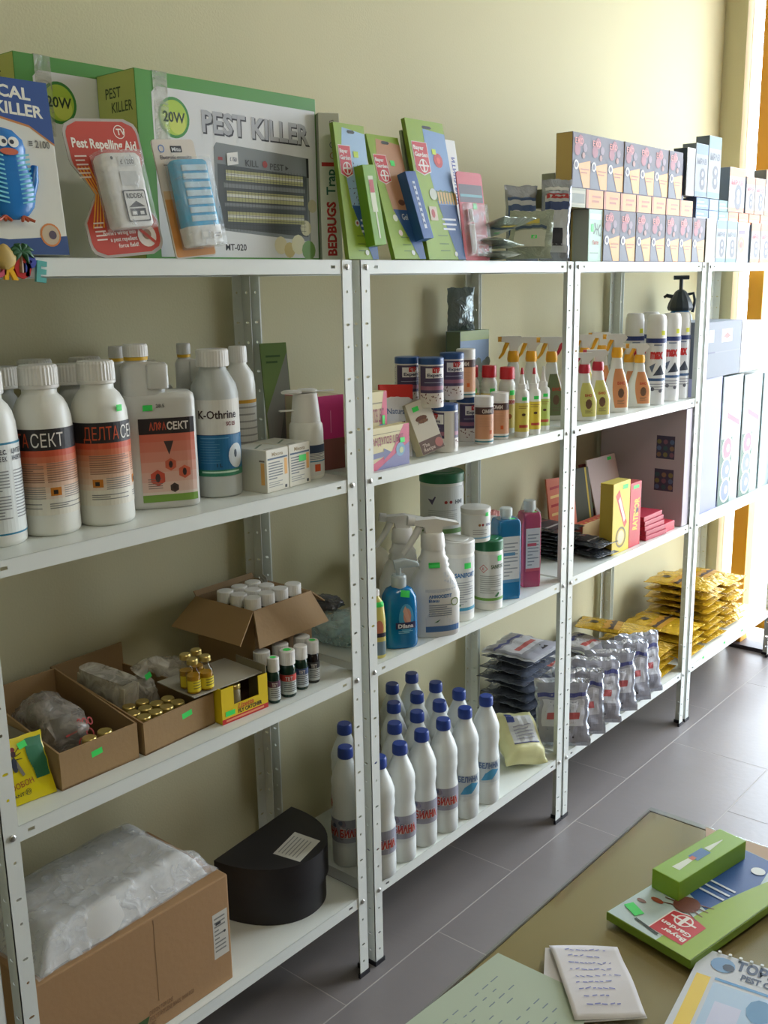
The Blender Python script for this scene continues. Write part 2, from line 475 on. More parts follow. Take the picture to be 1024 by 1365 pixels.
for ui, x in enumerate(UX):
    u = thing('shelving_unit', unit_words[ui], 'shelf', (x, 0, 0), 0, 'perforated steel shelving units along the wall')
    for k, (px_, py_) in enumerate(((0, 0), (UW, 0), (UW, UD), (0, UD))):
        p = bpy.data.objects.new('post', post_mesh); COL.objects.link(p); p.parent = u; p.location = (px_, py_, 0); p.rotation_euler = (0, 0, k*pi/2)
        md = p.modifiers.new('Solidify', 'SOLIDIFY'); md.thickness = .0014; md.offset = -1
        q = bpy.data.objects.new('foot_cap', foot_mesh); COL.objects.link(q); q.parent = u; q.location = (px_, py_, 0); q.rotation_euler = (0, 0, k*pi/2)
    for li, z in enumerate(LV):
        if ui == 4 and li == 2: continue
        s = bpy.data.objects.new('shelf_board', bd_mesh); COL.objects.link(s); s.parent = u; s.location = (0, 0, z)
        for bx in (.0145, UW-.0145):
            t_ = bpy.data.objects.new('bolt', bolt_mesh); COL.objects.link(t_); t_.parent = s; t_.location = (bx, -.0006, -.0125); t_.rotation_euler = (pi/2, 0, 0)

# ---------------------------------------------------------------- glass-topped counter
WOOD = mat('tan_wood_top', (150, 122, 78), .4, var=.12, vscale=5)
TZ = .75
ct = thing('counter', 'tan wooden counter under a loose sheet of glass beside the shelves', 'counter', (-.244, -.732, 0))
cx0, cy0 = -1.75, -.62
MB().box(cx0, 0, cy0, 0, TZ-.032, TZ-.0065, WOOD, bev=.002).build('counter_top', ct)
g = MB().box(cx0, .0, cy0, .0, TZ-.0055, TZ, glass_mat('counter_glass', (.93, .97, .95)), bev=.0008).build('glass_sheet', ct)
for x0, x1, y0, y1 in ((-.05, -.025, cy0+.03, -.03), (cx0+.03, cx0+.055, cy0+.03, -.03)):
    MB().box(x0, x1, y0, y1, 0, TZ-.032, WOOD).build('side_panel', ct)
MB().box(cx0, .0005, -.0005, .0015, TZ-.032, TZ-.006, mat('dark_edge_strip', (74, 62, 50), .5)).build('edge_strip', ct)
MB().box(-.0005, .0015, cy0, .0015, TZ-.032, TZ-.006, mat('dark_edge_strip', (74, 62, 50), .5)).build('edge_strip', ct)
MB().box(cx0+.055, -.05, -.06, -.04, .08, TZ-.032, WOOD).build('front_panel', ct)
MB().box(cx0+.055, -.05, -.50, -.06, .34, .358, WOOD).build('inner_shelf', ct)

# ================================================================ TOP SHELF
ZT = LV[3]
CARD = mat('grey_cardboard_edge', (150, 144, 128), .8)
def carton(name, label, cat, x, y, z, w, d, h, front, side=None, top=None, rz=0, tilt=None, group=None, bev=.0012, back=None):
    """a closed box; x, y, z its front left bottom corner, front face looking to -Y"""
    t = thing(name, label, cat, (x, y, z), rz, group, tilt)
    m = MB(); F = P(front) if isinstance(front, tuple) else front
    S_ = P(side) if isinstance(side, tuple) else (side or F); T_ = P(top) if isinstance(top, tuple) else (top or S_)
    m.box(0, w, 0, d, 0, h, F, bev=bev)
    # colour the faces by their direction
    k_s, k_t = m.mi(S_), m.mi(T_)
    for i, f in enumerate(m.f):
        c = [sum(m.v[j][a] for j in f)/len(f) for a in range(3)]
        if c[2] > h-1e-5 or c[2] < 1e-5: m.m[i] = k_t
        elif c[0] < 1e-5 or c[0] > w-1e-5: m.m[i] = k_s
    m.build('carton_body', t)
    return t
# ---- two large lamp cartons
GRN, LGRN, WHT, INK = (76, 152, 62), (196, 206, 120), (222, 224, 222), (48, 48, 52)
WTX = mat('printed_white_carton', (224, 226, 226), .35)
def lamp_box(x, y, h, label, full):
    w, d = .402, .10
    t = carton('lamp_carton', label, 'box', x, y, ZT, w, d, h, (82, 150, 62), LGRN, (76, 140, 58), group=None)
    a = Art(plane_fn())
    a.poly([(.03, .006), (w-.003, .006), (w-.003, h-.022), (.04, h-.022), (.03, h-.032)], WTX, 1)
    a.disc(.072, h-.066, .0315, (60, 140, 60), 2, 28); a.disc(.072, h-.066, .027, (176, 206, 70), 3, 28); a.disc(.078, h-.074, .017, (206, 220, 96), 4, 20)
    a.text('20W', .072, h-.073, .016, (30, 60, 40), w=.044, lay=5, bold=.02, align='c')
    if full:
        a.text('PEST KILLER', .131, h-.083, .034, (44, 44, 48), w=.253, lay=2, bold=.045)
        a.text('PEST KILLER', .129, h-.081, .034, (176, 178, 182), w=.253, lay=3, bold=.03)
        a.text('MT-020', .168, .018, .011, INK, w=.048, lay=2, bold=.02)
        a.text('D', .113, .122, .014, INK, lay=2, bold=.02)
        # picture of the lamp: grey housing, dark window, glowing tubes behind a wire guard
        a.poly([(.150, .052), (.152, .186), (.158, .194), (.375, .184), (.378, .176), (.378, .036)], (128, 134, 134), 2)
        a.poly([(.157, .056), (.158, .160), (.372, .152), (.372, .044)], (70, 76, 74), 3)
        for vv in (.137, .103, .069):
            a.rect(.176, vv-.003, .362, vv+.014, (176, 174, 120), 4); a.rect(.176, vv+.004, .362, vv+.009, (214, 214, 196), 5)
        a.rect(.170, .091, .366, .097, (126, 130, 128), 5); a.rect(.170, .122, .366, .130, (126, 130, 128), 5)
        for k in range(26): a.rect(.172+k*.0076, .050, .1726+k*.0076, .156, (52, 56, 54), 6)
        for k in range(14): a.rect(.172, .054+k*.0075, .366, .0546+k*.0075, (52, 56, 54), 6)
        a.rect(.160, .166, .170, .171, (150, 40, 34), 4); a.rect(.372, .150, .378, .184, (44, 46, 48), 4)
        a.text('KILL', .222, .160, .011, (60, 62, 62), w=.030, lay=4, bold=.01)
        a.disc(.268, .166, .006, (160, 50, 40), 4, 10)
        a.text('PEST', .280, .158, .011, (60, 62, 62), w=.034, lay=4, bold=.01)
        a.poly([(.318, .159), (.326, .163), (.318, .167)], (60, 62, 62), 4)
        a.poly([(.180, .158), (.205, .162), (.204, .182), (.179, .178)], (226, 226, 222), 7); a.text('£ 15.0', .186, .166, .007, (80, 84, 110), w=.015, lay=8)
        # pale flower along the lower right corner
        for (cx, cz, r, c) in ((.30, .028, .016, (222, 214, 176)), (.322, .020, .014, (206, 190, 130)), (.345, .030, .018, (226, 222, 186)), (.366, .06, .014, (214, 208, 170)), (.372, .02, .018, (120, 160, 90)), (.385, .10, .012, (210, 206, 176))):
            a.disc(cx, cz, r, c, 3, 12)
    a.build('front_print', t)
    b = Art(left_fn())        # narrow end: text on pale green
    b.text('PEST', -d+.022, h-.038, .016, (70, 90, 50), w=.040, lay=1, bold=.01); b.text('KILLER', -d+.036, h-.060, .016, (70, 90, 50), w=.055, lay=1, bold=.01)
    b.lines(-d+.02, h-.09, -.012, 9, .014, (96, 112, 60), th=.003, lay=1, seed=3)
    b.build('end_print', t)
    tp = MB(); Tm = film('clear_tape', (230, 232, 220), .35, .1)
    tp.box(.034, .062, -.0008, -.0004, h*.62, h, Tm); tp.box(.034, .062, -.0008, d, h+.0003, h+.0008, Tm); tp.build('packing_tape', t)
    return t
lamp_box(-.512, .213, .308, 'green and white lamp carton with a 20W roundel, half hidden behind the other', False)
lamp_box(-.368, .112, .290, 'large green and white carton printed PEST KILLER with a picture of a grill lamp', True)

def lean_card(TL, BL, BR, yb, z=ZT):
    b0 = ony(BL[0], BL[1], yb); b1 = ony(BR[0], BR[1], yb)
    lo, hi = yb, .30
    for _ in range(30):
        m_ = (lo+hi)/2
        if ony(TL[0], TL[1], m_).x < b0.x: lo = m_
        else: hi = m_
    zt = ony(TL[0], TL[1], lo).z
    return b0.x, b1.x-b0.x, math.hypot(lo-yb, zt-z), math.atan2(lo-yb, zt-z)

# ---- blue bird card
x0 = ony(-70, 340, .035).x; x1 = ony(93, 340, .035).x
w = x1-x0; h = .232
t = thing('bird_lamp_card', 'blue and white card with a blue bird shaped lamp under ELECTRICAL MOSQUITO KILLER', 'package', (x0, .035, ZT), 0, None, (-.10, 0, 0))
MB().box(0, w, 0, .045, 0, h, P((214, 214, 202)), bev=.0015).build('carton_body', t)
a = Art(plane_fn())
BT = Matrix.Translation((0, 0, .012)) @ Matrix.Diagonal((.95, 1, .84, 1))
a.poly([(0, h-.072), (w*.45, h-.050), (w*.8, h-.062), (w, h-.084), (w, h), (0, h)], (200, 130, 70), 1)
a.poly([(0, h-.069), (w*.45, h-.047), (w*.8, h-.059), (w, h-.081), (w, h), (0, h)], (34, 74, 140), 2)
a.text('ELECTRICAL', w-.028, h-.026, .0155, (228, 228, 214), w=.145, lay=3, bold=.03, align='r', rot=-2)
a.text('MOSQUITO KILLER', w-.012, h-.048, .0155, (228, 228, 214), w=.205, lay=3, bold=.03, align='r', rot=-2)
a.text('≡ 2100', w-.008, h-.088, .010, (110, 108, 100), w=.032, lay=3, align='r')
a.poly([(0, 0), (w, 0), (w, .026), (w*.5, .020), (0, .030)], (36, 70, 124), 1); a.disc(w-.026, .027, .016, (206, 122, 50), 2); a.disc(w-.026, .027, .0135, (190, 170, 140), 3); a.disc(w-.023, .027, .006, (80, 66, 80), 4)
a.build('front_print', t)
bx = w*.60-.005
body = MB(); BL_ = mat('blue_bird_plastic', (32, 118, 190), .25)
body.loft([(.040, .010, .004), (.047, .026, .008), (.06, .036, .012), (.085, .042, .014), (.11, .038, .013), (.13, .031, .012), (.15, .034, .013), (.165, .031, .012), (.178, .018, .008), (.182, .004, .002)], BL_, n=24, T=BT @ Matrix.Translation((bx, -.004, 0)))
body.loft([(.075, .006), (.10, .008), (.125, .005)], BL_, n=10, T=BT @ Matrix.Translation((bx+.015, -.004, .005)) @ Matrix.Rotation(.25, 4, 'Y'))
bd_ = body.build('bird_figure', t, smooth=50)
e = Art(lambda u, v, o: tuple(BT @ Vector((bx+u, -.0185-o, v))))
for s_ in (-1, 1):
    e.disc(s_*.0085, .157, .0082, (236, 238, 232), 1); e.disc(s_*.0060, .157, .0035, (24, 30, 48), 2, 12)
    for k in range(11): e.poly([(s_*.010, .062+k*.0072), (s_*.030, .066+k*.0072), (s_*.030, .069+k*.0072), (s_*.010, .0645+k*.0072)], (108, 200, 216), 1)
e.disc(0, .142, .014, (196, 96, 60), 2, 16, ry=.0055)
e.build('eyes_and_bill', bd_)
ft = MB()
for s_ in (-1, 1):
    for k in (-1, 0, 1): ft.tube([(bx+s_*.014, -.008, .044), (bx+s_*.018+k*.010, -.014, .036)], [.003, .0022], P((186, 84, 40)), 6, T=BT)
ft.build('feet', bd_)

# ---- blister cards leaning on the big carton
def blister(name, label, TL, BL, BR, yb, cat='package'):
    x, w, h, lean = lean_card(TL, BL, BR, yb)
    t = thing(name, label, cat, (x, yb, ZT+.0005), 0, None, (-lean, 0, 0))
    return t, w, h
def rounded(w, h, r, x0=0, z0=0, n=5):
    pts = []
    for cx, cz, a0 in ((x0+w-r, z0+r, -90), (x0+w-r, z0+h-r, 0), (x0+r, z0+h-r, 90), (x0+r, z0+r, 180)):
        for i in range(n+1):
            a = radians(a0+90*i/n); pts.append((cx+r*cos(a), cz+r*sin(a)))
    return pts
PETG = film('clear_blister', (232, 236, 238), .22, .08)
t = thing('repeller_blister', 'red hourglass blister card reading Pest Repelling Aid with a white plug-in unit', 'package', (-.513, .045, ZT), 0, None, (-.16, radians(-5), 0))
w, h = .132, .200
out = []
for i in range(25):
    v = i/24; half = w/2*(1-.30*max(0, 1-abs((v-.48)/.26))) if v < .97 else w/2
    out.append((half, v*h))
rr_ = .022
def hour(scale=1.0, inset=0.0):
    L = []
    for i in range(29):
        v = i/28; z = inset+v*(h-2*inset)
        hw = w/2-inset-.030*max(0.0, 1-abs((v-.47)/.22))
        edge = min(v, 1-v)*h
        if edge < rr_: hw -= rr_-math.sqrt(max(0, rr_**2-(rr_-edge)**2))
        L.append((max(.004, hw), z))
    return [(w/2+a_, z) for a_, z in L]+[(w/2-a_, z) for a_, z in reversed(L)]
MB().prism(hour(), 0, .002, P((176, 168, 160))).build('card_back', t)
a = Art(plane_fn()); a.poly(hour(inset=.004), (190, 66, 48), 1)
a.text('Pest Repelling Aid', w/2, h-.043, .0135, (240, 232, 220), w=.112, lay=3, bold=.03, align='c', rot=-3)
a.text('TV', w-.040, h-.023, .009, (240, 232, 220), lay=3, bold=.03); a.ring(w-.035, h-.019, .010, .0088, (240, 232, 220), 3)
for s_ in (-1, 1):
    for k in range(4):
        o_ = k*.006
        a.poly([(w/2+s_*(.056-o_), h*.66), (w/2+s_*(.0535-o_), h*.66), (w/2+s_*(.034-o_*.6), h*.46), (w/2+s_*(.0365-o_*.6), h*.46)], (236, 160, 50), 3)
        a.poly([(w/2+s_*(.0365-o_*.6), h*.46), (w/2+s_*(.034-o_*.6), h*.46), (w/2+s_*(.052-o_), h*.22), (w/2+s_*(.0545-o_), h*.22)], (236, 160, 50), 3)
a.lines(.010, h*.74, .030, 6, .006, (236, 220, 210), lay=3); a.lines(.014, h*.26, .032, 5, .006, (236, 220, 210), lay=3)
for k, s_ in enumerate(('Turn your', "home's wiring into", 'a pest repellent', 'force field!')):
    a.text(s_, .085, .042-k*.0095, .0062, (240, 230, 220), lay=3, bold=.02, align='r', w=[.030, .058, .048, .036][k])
a.disc(.104, .028, .017, (226, 216, 206), 3); a.disc(.104, .030, .008, (150, 120, 96), 4); a.poly([(.090, .037), (.093, .041), (.118, .019), (.115, .015)], (190, 66, 48), 5)
a.build('card_print', t)
dv = MB(); dv.loft([(0, .030, .012, 0, 0, 6), (.004, .033, .015, 0, 0, 6), (.100, .034, .016, 0, 0, 6), (.106, .030, .013, 0, 0, 6)], mat('white_device_plastic', (226, 226, 222), .3), n=32, T=Matrix.Translation((w/2+.003, -.016, .038)))
d = dv.build('plug_in_unit', t, smooth=40)
e = Art(lambda u, v, o: (w/2+.003+u, -.0325-o, v-.014))
e.rect(-.010, .138, .020, .152, (206, 208, 204), 1); e.text('£ 1200', -.007, .141, .007, (70, 70, 74), w=.024, lay=2)
e.rect(-.012, .110, .018, .131, (196, 198, 196), 1); e.disc(-.020, .150, .0025, (90, 90, 90), 1, 10)
e.poly(rounded(.040, .046, .003, -.015, .058), (60, 62, 66), 1); e.poly(rounded(.036, .042, .002, -.013, .060), (220, 220, 216), 2)
e.text('RIDDEX', .005, .092, .007, (60, 62, 66), w=.030, lay=3, bold=.03, align='c')
e.poly([(-.010, .079), (.005, .088), (.020, .079)], (60, 62, 66), 3); e.rect(-.009, .066, .019, .077, (60, 62, 66), 3); e.rect(-.006, .068, .002, .073, (220, 220, 216), 4); e.rect(.008, .068, .015, .073, (220, 220, 216), 4)
e.build('unit_print', d)
MB().loft([(0, .038, .018, 0, 0, 6), (.112, .038, .018, 0, 0, 6)], PETG, n=24, T=Matrix.Translation((w/2+.003, -.0185, .035)), caps=True).build('clear_cover', t)

t = thing('mosquito_mat_blister', 'tall orange and white blister card holding a light blue mosquito mat heater', 'package', (-.361, .045, ZT), 0, None, (-.14, radians(-5), 0))
w, h = .083, .182
MB().prism(rounded(w, h, .006), 0, .0025, P((214, 204, 190))).build('card_back', t)
a = Art(plane_fn()); a.poly(rounded(w-.004, h*.55, .004, .002, .002), (206, 140, 70), 1); a.rect(.002, h*.5, w-.002, h*.57, (214, 178, 134), 2)
a.text('Electronic mosquito', w/2, h-.030, .006, (90, 84, 90), w=.062, lay=2, bold=.02, align='c'); a.lines(.014, h-.038, .068, 1, .006, (120, 110, 110), lay=2)
a.ring(.016, h-.014, .006, .0045, (70, 120, 190), 2); a.rect(.034, h-.020, .056, h-.010, (44, 44, 48), 2); a.text('Mitu', .036, h-.018, .006, (220, 220, 220), w=.017, lay=3)
a.build('card_print', t)
hb = MB().loft([(0, .030, .012, 0, 0, 5), (.003, .033, .015, 0, 0, 5), (.030, .034, .016, 0, 0, 5)], mat('white_device_plastic', (226, 226, 222), .3), n=28, T=Matrix.Translation((w/2+.006, -.016, .014))).build('heater_base', t, smooth=40)
e = Art(lambda u, v, o: (w/2+.006+u, -.0325-o, v)); e.rect(-.014, .022, .002, .037, (198, 200, 196), 1); e.rect(-.011, .026, -.002, .034, (222, 222, 216), 2); e.rect(.010, .022, .026, .034, (232, 232, 228), 2); e.lines(.012, .031, .024, 2, .004, (130, 130, 130), lay=3); e.build('base_print', hb)
bl = MB(); bl.loft([(0, .033, .014, 0, 0, 5), (.098, .033, .013, 0, 0, 5), (.102, .029, .010, 0, 0, 5)], mat('sky_blue_grille', (70, 176, 220), .2), n=28, T=Matrix.Translation((w/2+.006, -.016, .044))); bl = bl.build('blue_grille', t, smooth=40)
for k in range(7):
    MB().loft([(0, .0255, .0022, 0, 0, 4), (.0085, .0255, .0022, 0, 0, 4)], P((190, 216, 226), .3), n=16, T=Matrix.Translation((w/2+.006, -.0305, .051+k*.0128))).build('slat', bl)
MB().loft([(0, .0375, .0185, 0, 0, 5), (.136, .0375, .0185, 0, 0, 5)], PETG, n=24, T=Matrix.Translation((w/2+.006, -.019, .012))).build('clear_cover', t)

# ---- travel magnet on the shelf edge
t = thing('fridge_magnet', 'souvenir magnet with camel, palm and coloured letters EUROPE on the shelf lip', 'magnet', (ony(21, 365, -.001).x, -.0008, ZT-.024), 0)
cols = [(50, 150, 120), (196, 84, 104), (232, 176, 30), (190, 44, 40), (70, 84, 170), (96, 176, 170)]
for k, ch in enumerate('EUROPE'):
    vs, fs, gx0, gx1, gy0, gy1 = glyphs(ch, .05); s_ = .026/.72; m = MB()
    n = len(vs); pts = [((v[0]-gx0)*s_*.82, 0.0, v[1]*s_) for v in vs]; bk = [(p[0], -.005, p[2]) for p in pts]
    m.add(bk, fs, P(cols[k], .35)); 
    ed = {}
    for f in fs:
        for i in range(len(f)):
            e_ = (f[i], f[(i+1) % len(f)]); ed[e_] = 1
    side = [e_ for e_ in ed if (e_[1], e_[0]) not in ed]
    m.add(pts+bk, [(a_, b_, b_+n, a_+n) for a_, b_ in side], P(cols[k], .35))
    dz = [0, -.001, -.003, -.002, .001, -.006][k]
    m.build('letter', t, loc=(-.049+k*.0152, 0, dz), rot=(0, radians([4, -6, 3, 0, 5, 8][k]), 0))
cm = MB(); cmM = P((186, 158, 84), .6)
cm.loft([(-.012, .004, .004), (-.006, .014, .006), (.004, .018, .007), (.012, .012, .006), (.019, .005, .004), (.021, .001, .001)], cmM, n=14, T=Matrix.Translation((-.016, -.004, .020)))
cm.tube([(-.034, -.004, .018), (-.041, -.004, .024), (-.044, -.004, .036), (-.041, -.004, .043)], [.006, .005, .004, .004], cmM, 8); cm.tube([(-.041, -.004, .043), (-.050, -.004, .041)], [.0045, .003], cmM, 8)
cm.build('camel', t, smooth=60)
pl = MB(); pg = P((34, 92, 50), .5); pl.tube([(.006, -.003, .004), (.008, -.003, .030)], [.004, .003], P((130, 96, 60)), 6)
for a_ in (-160, -125, -60, -20, 20, 60, 120, 165):
    c_, s_ = cos(radians(a_)), sin(radians(a_))
    pl.tube([(.008, -.004, .031), (.008+c_*.010, -.006, .033+s_*.007), (.008+c_*.019, -.005, .028+s_*.014)], [.003, .0045, .001], pg, 6)
pl.build('palm', t, smooth=60)

# ---- narrow bed bug trap box standing on end
x = ony(424, 345, .098).x+.012; wb_ = .040; hb_ = top_z(x, .10, 150)-ZT
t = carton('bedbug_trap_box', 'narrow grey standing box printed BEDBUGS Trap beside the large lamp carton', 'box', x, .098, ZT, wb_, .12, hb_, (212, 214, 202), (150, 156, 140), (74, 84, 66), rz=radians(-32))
a = Art(plane_fn()); u = wb_*.5
a.text('BEDBUGS', u+.0085, .010, .017, (176, 40, 40), w=.098, lay=1, bold=.04, rot=90); a.text('Trap', u+.0085, .120, .017, (46, 96, 84), w=.046, lay=1, bold=.02, rot=90)
a.rect(.004, .171, wb_-.006, .178, (186, 44, 44), 1)
for k, c in enumerate(((176, 96, 50), (50, 90, 130), (90, 110, 96), (80, 84, 84))): a.ring(u+.006, .190+k*.019, .006, .0048, c, 1, n=[12, 12, 3, 5][k])
a.build('front_print', t)

# ---- hanging garden product cards (green and blue) with their small boxes
def crest(a, u, v, w, h, lay=3, rot=0):
    R_ = (196, 44, 50); W_ = (238, 230, 226)
    a.poly([(u, v+h*.12), (u+w*.5, v), (u+w, v+h*.12), (u+w, v+h), (u, v+h)], W_, lay)
    a.poly([(u+w*.04, v+h*.14), (u+w*.5, v+h*.03), (u+w*.96, v+h*.14), (u+w*.96, v+h*.98), (u+w*.04, v+h*.98)], R_, lay+1)
    a.text('Bayer', u+w*.08, v+h*.76, h*.13, W_, w=w*.66, lay=lay+2, bold=.03); a.text('Garden', u+w*.08, v+h*.56, h*.13, W_, w=w*.84, lay=lay+2, bold=.03)
    a.ring(u+w*.55, v+h*.29, h*.20, h*.165, W_, lay+2); a.rect(u+w*.5, v+h*.12, u+w*.6, v+h*.46, W_, lay+2); a.rect(u+w*.2, v+h*.27, u+w*.9, v+h*.32, W_, lay+2)
def garden_card(label, TL, BL, BR, yb, style):
    x, w, h, lean = lean_card(TL, BL, BR, yb)
    t = thing('garden_card', label, 'package', (x, yb, ZT+.0005), 0, 'green and blue garden product cards', (-lean, 0, 0))
    G_ = (142, 172, 48)
    MB().box(0, w, 0, .010, 0, h, P((120, 148, 44)), bev=.001).build('card_body', t)
    a = Art(plane_fn()); a.rect(0, 0, w, h, G_, 1)
    sky = {'ants': (158, 190, 220), 'gel': (190, 140, 104), 'flies': (126, 160, 206)}[style]
    pts = [(w, h*.38), (w, h*.94), (w*.26, h*.97), (w*.16, h*.80), (w*.30, h*.38)] if style != 'flies' else [(w, h*.40), (w, h*.92), (w*.42, h*.94), (w*.42, h*.6), (w*.5, h*.40)]
    a.poly(pts, sky, 2)
    a.poly([(w*.30 if style != 'flies' else w*.5, h*.40), (w, h*.40), (w, 0), (w*.80, 0)], (44, 86, 142), 3)
    a.poly([(w*.44, h-.011), (w*.62, h-.011), (w*.66, h-.014), (w*.62, h-.017), (w*.44, h-.017), (w*.40, h-.014)], (40, 44, 40), 4)
    crest(a, w*.06, h*.60 if style != 'flies' else h*.60, w*.40, h*.24)
    sticker(a, w*.62, h*.78, .013, .011, 5, (190, 214, 40) if style != 'gel' else GREEN)
    rr = random.Random(7)
    if style == 'ants':
        for k in range(34):
            an = rr.uniform(0, 6.28); rd = rr.uniform(.010, .036)
            cx, cz = w*.62+cos(an)*rd*.8, h*.55+sin(an)*rd*1.3
            if cx < w*.28 or cx > w*.97: continue
            c_, s_ = cos(an), sin(an)*1.3
            a.poly([(cx-s_*.001, cz+c_*.001), (cx+s_*.001, cz-c_*.001), (cx+c_*.005, cz+s_*.005)], (80, 50, 80), 4)
    if style == 'gel':
        a.disc(w*.62, h*.46, .010, (100, 60, 40), 4, ry=.006); a.text('Gel', w*.52, h*.32, .012, (226, 230, 236), w=.018, lay=4)
        a.disc(w*.30, h*.33, .007, (220, 224, 200), 4); a.disc(w*.36, h*.21, .006, (220, 200, 190), 4)
    if style == 'flies':
        a.disc(w*.70, h*.72, .015, (196, 60, 60), 4, 14); a.disc(w*.70, h*.72, .007, (226, 90, 80), 5, 10)
        for k in range(8): a.disc(w*(.5+.06*k), h*.42+.010+.006*rr.random(), .011, (86, 112, 60) if k % 2 else (110, 130, 80), 4, 8)
        for k in range(7): a.rect(w*.52+k*.0095, h*.405, w*.52+k*.0095+.006, h*.405+.024, (214, 176, 110), 5)
        a.disc(w*.40, h*.47, .012, (200, 206, 190), 5); a.poly(rounded(w*.2, h*.10, .002, w*.22, h*.28), (206, 190, 170), 5); a.disc(w*.31, h*.33, .006, (170, 60, 50), 6, ry=.009)
    if style != 'gel': a.lines(w*.52, h*.30, w*.90, 3, .010, (220, 226, 236), th=.004, lay=4, seed=5)
    for v_ in (.17, .11, .06): a.rect(w*.34, h*v_, w*.60, h*v_+.002, (100, 130, 44), 4)
    a.disc(w*.62 if style != 'flies' else w*.75, h*.05 if style != 'flies' else h*.04, .005, (224, 226, 216), 5)
    if style == 'ants': a.disc(w*.40, h*.27, .006, (200, 210, 214), 4); a.disc(w*.40, h*.27, .003, (150, 60, 60), 5)
    a.build('card_print', t)
    return t, w, h
t, w, h = garden_card('green and blue ant card leaning directly beside the grey bedbug box', (443.7, 163.4), (465.7, 345.5), (505, 346), .02, 'ants')
bx_ = MB().box(0, .034, -.022, 0, 0, .145, P((120, 168, 44)), bev=.001)
o = bx_.build('product_box', t, loc=(w*.62, 0, .022), rot=(0, radians(-4), 0))
e = Art(lambda u, v, off: (u, -.022-off, v)); e.rect(.010, .06, .024, .125, (214, 220, 190), 1); e.rect(.011, .095, .023, .118, (180, 70, 70), 2); e.rect(.016, .012, .020, .06, (220, 224, 200), 2); e.build('box_print', o)
t, w, h = garden_card('brown topped garden gel card with a dark blue box fixed to it', (487.6, 180), (527, 346), (568, 347.5), .02, 'gel')
o = MB().box(0, .034, -.022, 0, 0, .135, P((50, 92, 158)), bev=.001).build('product_box', t, loc=(w*.78, 0, .034), rot=(0, radians(-4), 0))
e = Art(lambda u, v, off: (u, -.022-off, v)); e.rect(.013, .02, .021, .115, (206, 214, 226), 1); e.lines(.014, .11, .020, 8, .011, (70, 100, 160), th=.005, lay=2); e.build('box_print', o)
t, w, h = garden_card('tallest green garden card showing a red sun flower and a fence', (539, 158), (572.6, 347), (621, 348), .02, 'flies')
# white sheet behind, thin plain card behind
x, w, h, lean = lean_card((536, 168), (560, 347), (600, 347), .045)
t = thing('plain_card', 'grey green plain card sandwiched behind the tallest garden card', 'card', (x+.001, .048, ZT+.0005), 0, None, (-lean, 0, 0))
MB().box(0, w, .001, .008, 0, h*.97, P((150, 160, 130)), bev=.001).build('card_body', t)
t = thing('lettered_card', 'white card with vertical blue lettering sticking out behind the garden cards', 'card', (.405, .085, ZT+.0005), 0, None, (-.17, 0, 0))
MB().box(0, .085, 0, .004, 0, .262, P((222, 222, 222)), bev=.001).build('card_body', t)
a = Art(plane_fn()); a.text('ИНФИНИТИ', .075, .125, .012, (90, 100, 170), w=.10, lay=1, bold=.03, rot=90); a.build('card_print', t)
# red blister with white syringe
x, w, h, lean = lean_card((608, 228), (621, 347.5), (654, 348), .02)
t = thing('red_blister', 'small red blister card with a white applicator beside the tallest garden card', 'package', (x+.002, .022, ZT+.0005), 0, None, (-lean, 0, 0))
MB().prism(rounded(w, h, .008), 0, .002, P((196, 70, 76))).build('card_back', t)
a = Art(plane_fn()); a.rect(.004, h*.66, w-.004, h*.86, (76, 64, 70), 1); a.rect(.006, h*.72, w-.006, h*.75, (90, 150, 160), 2); sticker(a, w*.6, h*.62, .013, .012, 3)
a.disc(w*.6, h*.48, .010, (150, 70, 90), 2); a.lines(w*.5, h*.3, w*.9, 5, .010, (226, 150, 150), lay=2); a.build('card_print', t)
s_ = MB(); s_.tube([(w*.30, -.006, .014), (w*.32, -.006, .03), (w*.32, -.006, .075)], [.003, .006, .006], P((226, 222, 216)), 10); s_.tube([(w*.32, -.006, .08), (w*.32, -.006, .106)], [.0045, .0045], P((232, 228, 222)), 10); s_.build('applicator', t, smooth=50)
MB().box(.006, w-.006, -.013, -.0005, .008, h*.64, PETG, bev=.003).build('clear_cover', t)

for o in list(COL.objects):
    if o.parent is None and o.get('category') in ('package', 'card'): settle(o, ZT)

